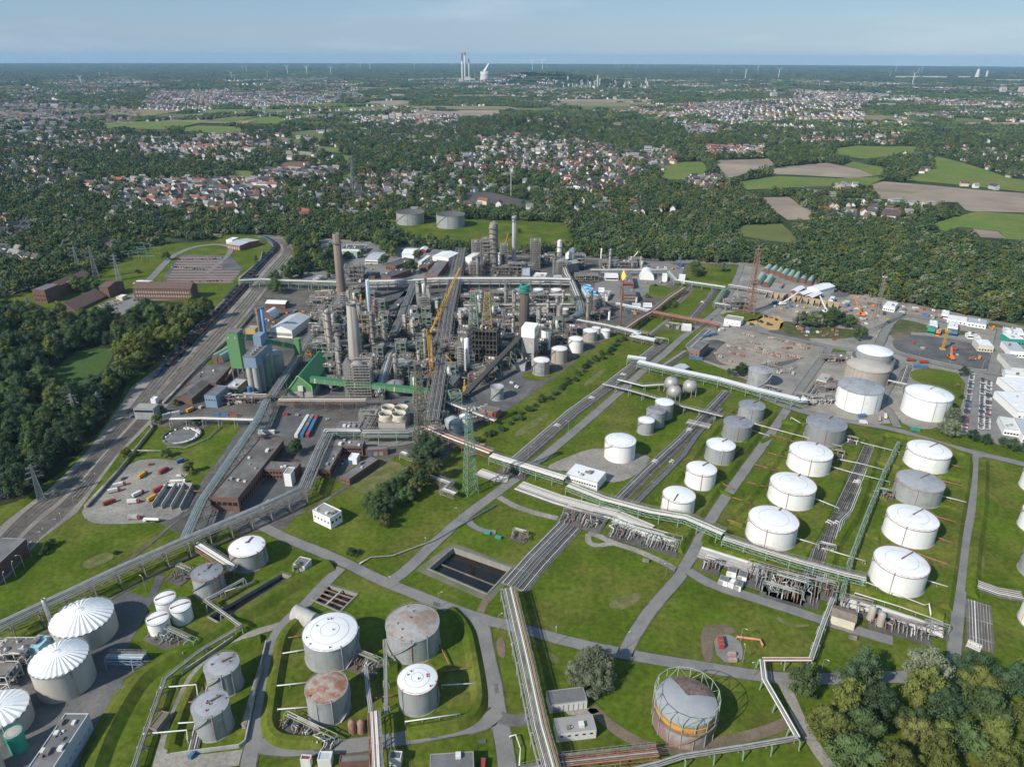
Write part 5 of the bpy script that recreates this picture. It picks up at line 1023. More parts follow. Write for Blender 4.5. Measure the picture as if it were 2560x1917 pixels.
 # buildings
B_=building
CORR=mat("brown_corrugated",(0.16,0.075,0.06),.7,var=.15,scale=.6,streak=True);WROOF=mat("white_sheet_roof",(0.7,0.7,0.69),.55,var=.08,scale=.2);PGREEN=mat("pale_green_sheet",(0.3,0.41,0.32),.6,var=.14,scale=.3,streak=True)
DROOF=mat("dark_flat_roof",(0.075,0.077,0.08),.9,var=.2,scale=.15,col2=(.11,.11,.11),k2=.58,scale2=.06);BRROOF=mat("brown_grey_roof",(0.105,0.095,0.085),.9,var=.25,scale=.12,col2=(.15,.14,.125),k2=.55,scale2=.06);PANEW=mat("pale_window_frame",(0.55,0.52,0.45),.5)
B_('D',[(1410,1565),(1590,1577),(1790,1194),(1628,1187)],9,"long dark brick hall with a flat felt roof beside the blue pipe bridge",BRICK,BRROOF,parapet=.6,roofkit=9,win=[('s',5,4,2.6,2.4),('e',22,2.5,1.6,3.2)])
B_('D',[(1703,1380),(1925,1390),(1932,1338),(1716,1330)],8,"brick annex with white stair block east of the long hall",BRICK,FELT,roofkit=5,win=[('s',10,2,1.3,1.6),('s',10,5,1.3,1.6)]);B_('D',[(1848,1412),(1895,1415),(1895,1370),(1850,1368)],9,"white stair block built against the brick annex",WHITE,LFELT)
B_('L',[(50,1605),(240,1612),(350,1320),(195,1315)],6.5,"grey roofed brick workshop with parked cars in its yard",BRICK,FELT,roofkit=5,win=[('s',4,2,1.6,1.8),('e',14,2,1.6,2)]);B_('L',[(185,1322),(610,1332),(632,1252),(205,1246)],7,"brick office wing joined to the grey workshop",BRICK,FELT,roofkit=4,win=[('s',14,1.4,1.4,1.5),('s',14,4.2,1.4,1.5)])
B_('L',[(640,1378),(900,1362),(916,1322),(650,1332)],4.5,"low brick shed with dark doors east of the office wing",BRICK,FELT,doors=3);B_('L',[(340,1690),(450,1716),(800,1490),(690,1440)],4.5,"long low shed with dark roof beside the works siding",BRICK,FELT,roofkit=3,win=[('s',3,1.5,1,1)]);B_('L',[(445,1470),(545,1476),(562,1415),(468,1408)],4.5,"small white flat roofed block in the workshop yard",WHITE,WROOF,doors=1)
B_('L',[(285,1112),(550,1118),(592,1032),(338,1028)],3.8,"white rimmed control hut with dark flat roof",WHITE,FELT,parapet=.3,roofkit=6,win=[('s',4,1,2.5,1.2)])
B_('D',[(1240,822),(1412,822),(1492,706),(1300,704)],6,"dark brown flat roofed store beside the railway",BRICK,BRROOF,roofkit=4,win=[('s',4,2,3,2)]);B_('D',[(1150,916),(1255,922),(1345,820),(1232,814)],5.5,"dark roofed shed below the brown store",BRICK,BRROOF,style='gable',axis=1,ridge=2.2);B_('D',[(1345,905),(1417,911),(1452,842),(1376,838)],10,"blue grey block on stilts beside the pipe canopy",BLUEG,FELT,win=[('s',4,6,1.2,1)])
B_('D',[(1465,850),(1545,856),(1592,800),(1512,795)],6.5,"slatted steel canopy beside the blue silo block",GREYST,METR,roofkit=3)
B_('M',[(668,408),(960,412),(1078,256),(860,226)],8,"big silver tent hall with white end wall",WHITE,METR,style='gable',axis=1,ridge=4,win=[('s',6,2,3.6,3)],winm=OFFW);B_('M',[(612,92),(838,97),(866,56),(628,46)],5.5,"white roofed store with brown ribbed walls",CORR,WROOF,style='gable',ridge=1.8,win=[('s',10,.5,.7,4.2)],winm=RUST);B_('M',[(585,245),(690,250),(722,190),(640,180)],4,"white arched tent with brown front",CORR,WROOF,style='arch',axis=1,ridge=5)
B_('M',[(375,402),(482,404),(505,362),(375,356)],9,"tan scaffolded block behind the green tower",SANDM,LFELT,win=[('s',4,2,2,2)]);B_('M',[(22,790),(95,795),(158,650),(100,640)],0.5,"green barrel roofed shed with brown end by the tracks",CORR,PGREEN,style='arch',axis=1,ridge=6.5);B_('M',[(96,795),(170,800),(220,660),(160,650)],0.5,"second green barrel roofed shed beneath the green tower",CORR,PGREEN,style='arch',axis=1,ridge=6.5)
B_('D',[(872,988),(1006,992),(1012,957),(890,955)],9,"grey signal box with a window band standing over the tracks",T_GREY,LFELT,win=[('s',7,6.2,2,1.6)],parapet=.3);B_('D',[(981,928),(1014,930),(1014,912),(984,912)],4.5,"little white hut between the tracks",WHITE,WROOF)
B_('D',[(860,209),(1243,214),(1263,186),(905,180)],13,"long brown office building with a hipped tile roof and pale windows",BRICK,TILE,style='gable',ridge=5,win=[('s',22,7.4,1.9,2.3),('s',22,3,1.9,2.3)],winm=PANEW)
B_('D',[(240,222),(325,226),(345,184),(268,180)],15,"dark brick tower block with flat roof by the west road",BRICK,FELT,win=[('s',4,3,1.4,1.6),('s',4,8,1.4,1.6)]);B_('D',[(350,192),(420,196),(545,112),(455,108)],13,"dark brick office wing behind the tree row",BRICK,TILE,style='gable',axis=1,ridge=3.5,win=[('s',5,3,1.6,1.8),('s',5,7.5,1.6,1.8)],winm=PANEW);B_('D',[(690,205),(745,210),(750,160),(690,158)],12,"dark gable end of the office wing behind the row of trees",BRICK,TILE,style='gable',ridge=3)
B_('D',[(385,350),(530,352),(645,258),(545,250)],3,"low hall with a tall brown hipped roof beside the car park",BRICK,mat("rust_tile",(.2,.115,.085),.85,var=.2,scale=.3),style='gable',axis=1,ridge=8);B_('D',[(-40,500),(60,505),(90,480),(0,470)],5,"pale flat roofed hut in the west wood",OFFW,LFELT)
B_('D',[(765,268),(805,270),(808,252),(768,250)],4,"small cream hut beside the car park",WALLS[1],WROOF);B_('D',[(880,180),(960,185),(975,162),(900,155)],4,"white roofed store beside the brown office building",OFFW,WROOF,style='gable',ridge=1.5)
B_('A',[(1465,1322),(1562,1332),(1668,1297),(1598,1282)],7,"brick depot with pale metal roof by the rail curve",REDBR,METR,style='gable',ridge=1.6,win=[('s',6,1,3,3.5)],winm=OFFW);B_('A',[(1472,1296),(1520,1298),(1525,1280),(1490,1278)],5,"white flat roofed hut behind the brick depot",WHITE,WROOF)
B_('J',[(-20,492),(112,494),(162,442),(60,440)],6,"cream yellow shed with grey roof beside the clump",mat("cream_yellow",(.6,.5,.26),.8),METR,win=[('s',5,2,1.5,1.5)]);B_('J',[(366,402),(620,406),(650,348),(378,344)],6.5,"long shed with dark ridged roof lights and white wall",WHITE,DROOF,roofkit=16,win=[('s',10,2,1.2,1.2)]);B_('J',[(370,440),(545,446),(552,426),(372,422)],8,"pale green metal shed in front of the long one",PGREEN,PGREEN,win=[('s',4,1,2,3)],winm=GREYST);B_('J',[(664,522),(800,527),(870,442),(712,436)],5.5,"white office pavilion with silvery roof",WHITE,METR,style='gable',ridge=1.2,win=[('s',9,1.2,2,1.6)])
B_('J',[(1098,456),(1242,462),(1258,392),(1120,390)],6,"white roofed tent by the railway road",WHITE,WROOF,style='gable',ridge=2.5);B_('J',[(1296,410),(1376,412),(1388,380),(1312,378)],4.5,"small tent hall with wine red walls",mat("wine_red",(.22,.05,.05),.7),WROOF,style='gable',axis=1,ridge=2);B_('J',[(985,596),(1092,626),(1142,502),(1012,490)],7,"dark roofed workshop hall north of its twin",BRICK,DROOF,roofkit=5,win=[('s',4,2,2,2)]);B_('J',[(915,738),(1045,742),(1090,640),(985,600)],7,"dark roofed workshop hall at the pipe bridge",BRICK,DROOF,roofkit=5)
B_('J',[(1392,716),(1572,722),(1612,492),(1500,488)],8,"long grey hall before the white roofed hall",REDBR,FELT,roofkit=3);B_('J',[(1505,486),(1690,520),(1708,434),(1510,424)],12,"white hall with two tan roof lights",WHITE,WROOF,roofkit=0,style='gable',axis=1,ridge=1.6);B_('J',[(1300,556),(1336,558),(1402,478),(1346,474)],6,"narrow white roofed bay between the halls",OFFW,WROOF);B_('J',[(1320,604),(1432,612),(1472,522),(1372,514)],6,"dark brick block with roof vents between the halls",BRICK,DROOF,roofkit=8);B_('J',[(632,732),(772,738),(792,672),(642,668)],5,"low dark roofed store behind the pipe bridge",BRICK,DROOF,roofkit=3)
B_('J',[(852,1098),(946,1142),(1046,872),(934,852)],10,"dark hall roof west of the dark slot",BRICK,DROOF,parapet=0,roofkit=2);B_('J',[(968,1162),(1050,1172),(1140,866),(1066,868)],10,"dark hall roof east of the dark slot",BRICK,DROOF,parapet=0,roofkit=2)
B_('J',[(0,770),(60,772),(130,722),(70,716)],4.5,"shed with red and white striped roof beside the pipe bridge",OFFW,mat("striped_roof",(.42,.2,.15),.8,var=.2,scale=.6,col2=(.6,.6,.6),k2=.5,scale2=.25),style='gable',axis=1,ridge=1.5);B_('J',[(75,930),(225,936),(240,890),(100,884)],5,"tan flat roofed pump house by the rusty frame",SANDM,LFELT,roofkit=3);B_('J',[(1745,1150),(1890,1150),(1895,1108),(1745,1106)],8,"blue grey compressor house on the slanting rack",mat("pale_blue_cladding",(.4,.45,.52),.6,streak=True),METR,roofkit=2)
B_('K',[(72,500),(150,512),(162,424),(84,420)],15,"white sheeted scaffold hall among the tall towers",WHITE,WROOF,parapet=0);B_('K',[(1216,452),(1286,454),(1340,412),(1272,402)],8,"white peaked hall at the north edge of the works",WHITE,WROOF,style='gable',axis=1,ridge=4);B_('K',[(832,748),(980,750),(978,692),(842,676)],7,"white cabin block with brown roof kit behind the main rack",WHITE,OFFW,roofkit=7);B_('K',[(1078,756),(1180,752),(1168,716),(1086,714)],6,"small grey roofed switch house behind the main rack",OFFW,METR)
B_('K',[(1205,590),(1300,640),(1290,520),(1205,512)],12,"grey sloping compressor hall beside the white pipe",GREYST,LFELT,style='gable',axis=1,ridge=2);B_('K',[(705,640),(796,642),(798,572),(712,570)],12,"pale blue grey boiler house in the middle of the towers",mat("pale_blue_cladding",(.4,.45,.52)),METR,roofkit=3,win=[('s',5,3,1.2,1.2)]);B_('K',[(362,628),(520,632),(520,590),(372,588)],10,"brown oven block with rust red roof plates",RUST,mat("rust_plate",(.3,.15,.09),.8,var=.3,scale=.5),roofkit=6)
B_('K',[(1890,802),(2055,806),(1985,697),(1888,695)],8,"red brick control block with grey roof lights",REDBR,FELT,roofkit=5,win=[('s',7,2,1.4,1.6),('s',7,5,1.4,1.6)]);B_('K',[(1895,946),(2092,946),(2002,848),(1900,846)],9,"dark brick control block before the red one",BRICK,FELT,roofkit=4,win=[('s',8,2,1.4,1.6),('s',8,5.5,1.4,1.6)],winm=PANEW);B_('K',[(1690,726),(1850,730),(1846,692),(1692,690)],5,"long white cabin with dark windows below the long rack",WHITE,WROOF,win=[('s',9,1.2,1.6,2)])
B_('K',[(1660,970),(1740,975),(1750,905),(1670,895)],5,"grey and white pump house beside the blue fan cooler",OFFW,LFELT,roofkit=4);B_('K',[(1615,900),(1690,905),(1680,865),(1612,865)],4,"white cabin row beside the blue fan cooler",WHITE,WROOF,win=[('s',4,1,1.2,1.5)])
B_('N',[(270,268),(458,272),(452,222),(290,212)],2,"large white party tent hall with dark door",WHITE,WROOF,style='arch',axis=1,ridge=9,win=None);B_('N',[(752,272),(825,277),(836,228),(756,222)],6,"white cube cabin beside the grass cut",WHITE,WROOF,doors=1);B_('N',[(552,255),(612,258),(618,215),(560,212)],6,"white cube tent beside the orange stack",WHITE,WROOF);B_('N',[(185,602),(285,612),(305,575),(200,572)],6,"white cabin with grey roof by the brick control block",WHITE,METR,win=[('s',3,1,1.5,2)]);B_('N',[(325,602),(430,606),(430,570),(330,566)],6.5,"white double cabin on the yard corner",WHITE,OFFW,win=[('s',5,1,1.4,1.4),('s',5,4,1.4,1.4)])
B_('N',[(1298,762),(1508,790),(1524,742),(1340,708)],5.5,"long white flat roofed substation beside the sand heap",WHITE,LFELT,win=[('s',3,2,1.8,.7)]);B_('N',[(888,1112),(1004,1142),(1112,1038),(1002,1020)],9,"brown brick pump station with grey roof beside the scrap yard",mat("tan_brick",(.2,.14,.11),.9,var=.2,scale=.5),FELT,parapet=.3,win=[('s',2,4,1.4,1)]);B_('N',[(676,1342),(800,1388),(852,1322),(758,1292)],5,"low blue grey shed beside the white pipe gallery",BLUEG,METR,style='gable',axis=1,ridge=1.2);B_('N',[(790,850),(905,862),(908,820),(785,815)],4,"white roofed valve shelter on the small lawn",OFFW,WROOF)
B_('E',[(905,1003),(990,1013),(1040,990),(926,963)],6,"red brick hut with brown flat roof beside the open grey tank",mat("orange_brick",(.33,.1,.055),.85,var=.12,scale=.5),mat("brown_felt",(.16,.135,.1),.9,var=.15,scale=.2),parapet=.15);B_('E',[(1445,1405),(1652,1472),(1722,1396),(1520,1346)],6,"white pump house with stepped pale roof beside the lone white tank",WHITE,WROOF,parapet=.2,roofkit=5,win=[('s',12,2.6,1.3,1.0)]);B_('E',[(690,830),(750,832),(755,760),(700,750)],7,"grey ribbed shed under the crane boom",GREYST,FELT,style='gable',axis=1,ridge=1.6)
B_('O',[(672,1101),(709,1119),(741,1105),(703,1088)],7.5,"white cube building with dented pale roof beside the lawn",WHITE,LFELT,roofkit=4,win=[('s',5,3.5,1.2,1.2),('e',3,3.5,1.5,1.5)])
SW=mat("shed_white",(.62,.61,.58),.7,var=.08,scale=.3,streak=True)
B_('H',[(1350,1258),(1595,1228),(1562,1137),(1328,1167)],4.6,"white shed with dark felt roof nearest the willow",SW,FELT,parapet=.2,win=[('s',7,.2,.35,3.6)],winm=CONC,doors=1);B_('H',[(1396,1440),(1656,1412),(1621,1315),(1375,1343)],5,"white shed with grey roof and a row of small windows",SW,LFELT,parapet=.2,win=[('s',5,2.6,1.3,.8)],roofkit=4)
B_('H',[(578,1750),(868,1740),(850,1552),(568,1580)],5,"dark flat roofed shed cut by the lower picture edge",BRICK,FELT,parapet=.3,roofkit=2);B_('H',[(-20,1632),(186,1618),(182,1570),(0,1585)],4,"long grey shed beside the dark bush at the bottom road",BRICK,FELT);B_('H',[(314,1606),(390,1608),(390,1560),(314,1552)],4,"small grey switch box house under the rusty rack",OFFW,FELT);B_('G',[(1945,1612),(2010,1616),(2012,1582),(1950,1578)],4,"small shed with wine red roof by the bottom road",OFFW,mat("wine_roof",(.2,.05,.05),.8));B_('G',[(2058,1614),(2146,1618),(2146,1556),(2062,1560)],4,"small shed with slatted grey roof by the bottom road",OFFW,METR)
B_('G',[(170,1720),(330,1720),(560,1314),(402,1312)],9,"long flat roofed process house beside the digesters",mat("pale_panel",(.45,.48,.5),.7,var=.1,streak=True),FELT,parapet=.5,roofkit=12,win=[('e',8,3,1.5,1.2)],winm=OFFW);B_('G',[(-180,430),(0,408),(85,192),(-60,160)],9,"dark flat roofed loading hall at the left picture edge",BRICK,FELT,parapet=.3);B_('G',[(990,1412),(1042,1422),(1072,1302),(1022,1290)],3.6,"long narrow brown shed beside the gravel path",mat("brown_panel",(.2,.17,.13),.85),mat("brown_felt",(.16,.135,.1)));B_('G',[(1880,700),(2000,772),(2080,690),(1950,640)],0,"grey concrete half round bunker beside the white roofed tank",CONC,CONC,style='arch',axis=0,ridge=5.5)
B_('G',[(1905,350),(1975,365),(2010,315),(1935,295)],4,"concrete outfall shed at the end of the black channel",OFFW,FELT,doors=1);B_('G',[(190,880),(270,895),(305,805),(225,800)],9,"light blue box plant beside the flare pipe",mat("sky_blue_panel",(.32,.55,.64),.5),mat("sky_blue_panel",(.32,.55,.64)),parapet=.1,roofkit=3)
B_('I',[(960,672),(1112,718),(1136,660),(982,612)],5.5,"cream walled pump house with brown ribbed roof in the manifold",mat("cream_wall",(.58,.54,.42),.8),mat("brown_sheet",(.2,.16,.125),.8,var=.3,scale=.4),style='gable',ridge=1.2)
for pts,lab,rf in(([(290,388),(345,404),(360,370),(300,357)],"white hut with dark roof left of its pair beside the manifold",FELT),([(360,418),(415,434),(426,396),(368,380)],"white hut with dark roof right of its pair beside the manifold",FELT),([(235,442),(290,462),(305,430),(250,415)],"white and grey hut in front of the pair by the manifold",FELT),([(300,462),(335,476),(350,445),(318,430)],"small pale roofed hut by the manifold road",WROOF),([(345,482),(380,492),(398,456),(362,440)],"small dark roofed hut by the manifold road",FELT)):B_('I',pts,3.4,lab,WHITE,rf,parapet=.15,doors=1)
for i,(fx,fy,bx,by) in enumerate([(512,104,588,74),(553,112,628,82),(592,122,668,92),(622,136,700,104),(660,150,740,115),(697,160,780,124),(742,168,826,136),(787,182,868,152)]):
 B_('F',[(fx-22,fy+3),(fx+20,fy+9),(bx+19,by+8),(bx-19,by+3)],0,["first green barrel shed of the row at the railway end","second green barrel shed of the row along the wood","third green barrel shed of the row along the wood","fourth green barrel shed of the row along the wood","fifth green barrel shed of the row along the wood","sixth green barrel shed of the row along the wood","seventh green barrel shed of the row along the wood","last green barrel shed of the row beside the white hall"][i],CORR,PGREEN,style='arch',axis=1,ridge=6.5,name="barrel_shed",group="green barrel sheds along the wood")
for fx,fy,bx,by,lab in((476,182,524,134,"left of two green barrel sheds standing in front of the row"),(526,197,580,148,"right of two green barrel sheds standing in front of the row")):B_('F',[(fx-26,fy+2),(fx+22,fy+8),(bx+21,by+8),(bx-21,by+2)],0,lab,CORR,PGREEN,style='arch',axis=1,ridge=7,name="barrel_shed")
B_('F',[(835,212),(906,230),(966,192),(884,168)],8,"white gabled hall with open dark door at the end of the barrel sheds",WHITE,WROOF,style='gable',axis=1,ridge=2,doors=1)
for pts,lab in(([(705,226),(746,234),(790,204),(746,195)],"first brown store with white roof beside the bunkers"),([(755,246),(797,256),(846,224),(800,211)],"second brown store with white roof beside the bunkers"),([(805,263),(848,272),(898,240),(850,228)],"third brown store with white roof beside the bunkers")):B_('F',pts,5.5,lab,CORR,WROOF,style='gable',axis=1,ridge=1.6,doors=1)
for pts,H,lab,wl_,rf in(([(2085,536),(2190,542),(2192,502),(2095,500)],6,"green stacked cabin block at the yard corner",TEAL,WROOF),([(2090,610),(2192,618),(2196,562),(2096,552)],6,"white cabin block with blue end beside the yard road",WHITE,METR),([(2085,716),(2192,726),(2196,642),(2085,632)],6,"grey roofed cabin block beside the yard road",OFFW,LFELT),([(2080,762),(2260,790),(2270,760),(2085,735)],5,"long white cabin with red stripe beside the yard road",WHITE,WROOF),([(2095,872),(2260,882),(2260,792),(2098,786)],6,"white roofed cabin block above the lot",WHITE,WROOF),([(2090,1002),(2260,1014),(2260,886),(2096,878)],6,"largest white roofed cabin block beside the lot",WHITE,WROOF),([(2060,1112),(2162,1132),(2172,1052),(2066,1040)],5,"white cabin block with dishes below the lot",WHITE,OFFW),([(2170,1150),(2290,1175),(2290,1062),(2176,1052)],6,"white cabin block at the picture edge below the lot",WHITE,METR),([(1306,322),(1378,334),(1398,304),(1320,290)],5.5,"white store with pale roof beside the wood fence",WHITE,WROOF),([(1712,404),(1840,425),(1850,398),(1722,380)],4.5,"long white cabin row along the wood first half",WHITE,WROOF),([(1842,426),(1962,446),(1976,418),(1852,399)],4.5,"long white cabin row along the wood second half",WHITE,METR),([(1895,575),(1995,586),(2002,545),(1905,538)],6,"cream two storey cabins beside the dark pad",mat("cream_wall",(.58,.54,.42)),WROOF),([(1840,512),(1878,516),(1880,498),(1842,496)],3.5,"white site hut left of two by the dark pad",WHITE,WROOF),([(1885,525),(1925,530),(1928,508),(1888,504)],3.5,"white site hut right of two by the dark pad",WHITE,WROOF),([(1675,372),(1725,380),(1732,356),(1685,350)],5,"white tent by the red scrap along the wood",WHITE,WROOF),([(1595,440),(1650,450),(1655,420),(1605,415)],5,"white and blue stacked cabins beside the scrap pad",WHITE,WROOF),([(1715,450),(1780,462),(1790,430),(1725,422)],5,"white cabins over blue containers beside the pad",WHITE,WROOF),([(1720,490),(1775,500),(1782,476),(1728,470)],4,"blue container stack beside the dark pad",BLUE,BLUE),([(1585,470),(1635,480),(1640,455),(1592,450)],5,"teal container stack beside the dark pad",TEAL,TEAL),([(1640,490),(1670,496),(1676,476),(1646,472)],4,"orange container beside the dark pad",ORNG,ORNG),([(875,800),(940,815),(955,770),(890,755)],5,"tan roofed pump hut beside the middle large tank",OFFW,R_TAN),([(952,285),(980,290),(985,262),(955,258)],5,"white box tank hut by the third store",WHITE,WROOF),([(2085,480),(2120,485),(2125,458),(2088,455)],5,"white cabins behind the yard road first block",WHITE,WROOF),([(2130,490),(2200,500),(2210,470),(2140,462)],5,"white cabins behind the yard road second block",WHITE,WROOF),([(2080,560),(2100,562),(2110,520),(2088,516)],5,"x",BLUE,BLUE)):
 if lab!="x":B_('F',pts,H,lab,wl_,rf,parapet=.15,win=[('s',5,1.2,1.4,1.4)],roofkit=2)
def bays():
 a,b=P('F',532,275),P('F',1000,352);d=(b-a).normalized();nn=V(-d.y,d.x,0);e=thing("storage_bay_wall","long tan concrete bunker wall with dark open bays along the crane yard","bunkers",(a.x,a.y,.15));L=(b-a).length;BAYM=mat("bay_concrete",(.36,.29,.19),.9,var=.25,scale=.3)
 mb=MB();o=V(a.x,a.y,0);mb.bar(nn*9+V(0,0,3.2),nn*9+d*L+V(0,0,3.2),.6,6.4);mb.build("back_wall",BAYM,e)
 for k in range(13):p=d*(L*k/12);mb=MB();q=[p+nn*9,p+nn*0,p+nn*1.5+V(0,0,2.5),p+nn*9+V(0,0,6.6)];q=[q[0],q[1],q[2],q[3]];mb.add([v-d*.3 for v in q]+[v+d*.3 for v in q],[(0,1,2,3),(7,6,5,4),(0,4,5,1),(1,5,6,2),(2,6,7,3)]);mb.build("partition",BAYM,e)
 for k in range(12):
  if k%3!=1:p=d*(L*(k+.5)/12)+nn*6;MB().lathe([(3.4,0),(2.2,1.2),(.05,2.4)],9,(p.x,p.y)).build("heap",br.choice([DARKYARD,RUST,EARTH]),e)
bays()
def open_bays(t,pts,label,n=3,hgt=3.5):
 g=[P(t,*p) for p in pts];c=g[0];e=thing("storage_bay_wall",label,"bunkers",(c.x,c.y,.15));g=[p-c for p in g];a,b,c2,d=g;k=MB();k.bar(d+V(0,0,hgt/2),c2+V(0,0,hgt/2),.5,hgt);k.build("back_wall",CONC,e)
 for i in range(n+1):u,v=a.lerp(b,i/n),d.lerp(c2,i/n);MB().bar(u+V(0,0,hgt/2),v+V(0,0,hgt/2),.5,hgt).build("partition",CONC,e)
open_bays('D',[(990,1635),(1170,1650),(1250,1500),(1090,1490)],"open concrete material bays at the end of the vehicle yard")
def fan_block(t,pts,H,label,wall,fan,rows,cols,fr,fh,roofm):
 c,a,b=roof_rect(t,pts,H);rz=math.atan2(a.y,a.x);L=a.length;ay=V(-math.sin(rz),math.cos(rz),0);Wd=abs(b.dot(ay));e=thing("cooling_tower",label,"cooler",(c.x,c.y,.15),rz)
 MB().prism([(-L/2,-Wd/2),(L/2,-Wd/2),(L/2,Wd/2),(-L/2,Wd/2)],0,H).build("wall",wall,e);MB().box((0,0,H+.1),(L+.6,Wd+.6,.25)).build("deck",roofm,e)
 for i in range(cols):
  for j in range(rows):
   X,Y=-L/2+L*(i+.5)/cols,-Wd/2+Wd*(j+.5)/rows;f=MB().lathe([(fr*1.06,H+.2),(fr*.92,H+fh*.5),(fr,H+fh),(fr*.9,H+fh),(fr*.84,H+fh*.5),(fr*.9,H+.25)],28,(X,Y)).build("fan_stack",fan,e)
   m=MB().lathe([(.05,H+fh*.3),(fr*.9,H+fh*.3)],24,(X,Y));m.build("fan_opening",BLACK,f)
   m=MB()
   for q in range(5):a_=q*1.2566;m.bar((X,Y,H+fh*.5),(X+math.cos(a_)*fr*.8,Y+math.sin(a_)*fr*.8,H+fh*.5),.7,.08)
   m.build("fan_blade_lattice",GREYST,f)
 rb=MB()
 for u,v in(((-L/2,-Wd/2),(L/2,-Wd/2)),((L/2,-Wd/2),(L/2,Wd/2)),((L/2,Wd/2),(-L/2,Wd/2)),((-L/2,Wd/2),(-L/2,-Wd/2))):rail(rb,u,v,H+.2)
 rb.build("handrail",STEEL,e);return e
fan_block('L',[(785,1040),(1130,1036),(1152,890),(862,880)],9,"concrete cooling tower with four round fan stacks",T_CONC,mat("fan_tan",(.5,.45,.36),.8,var=.1),2,2,5.2,5,mat("rust_deck",(.28,.19,.15),.85,var=.25,scale=.3))
fan_block('K',[(1492,1000),(1604,1000),(1550,838),(1440,845)],9,"white walled cooler with four bright blue fans",OFFW,LBLUE,4,1,4.6,2.6,LBLUE)
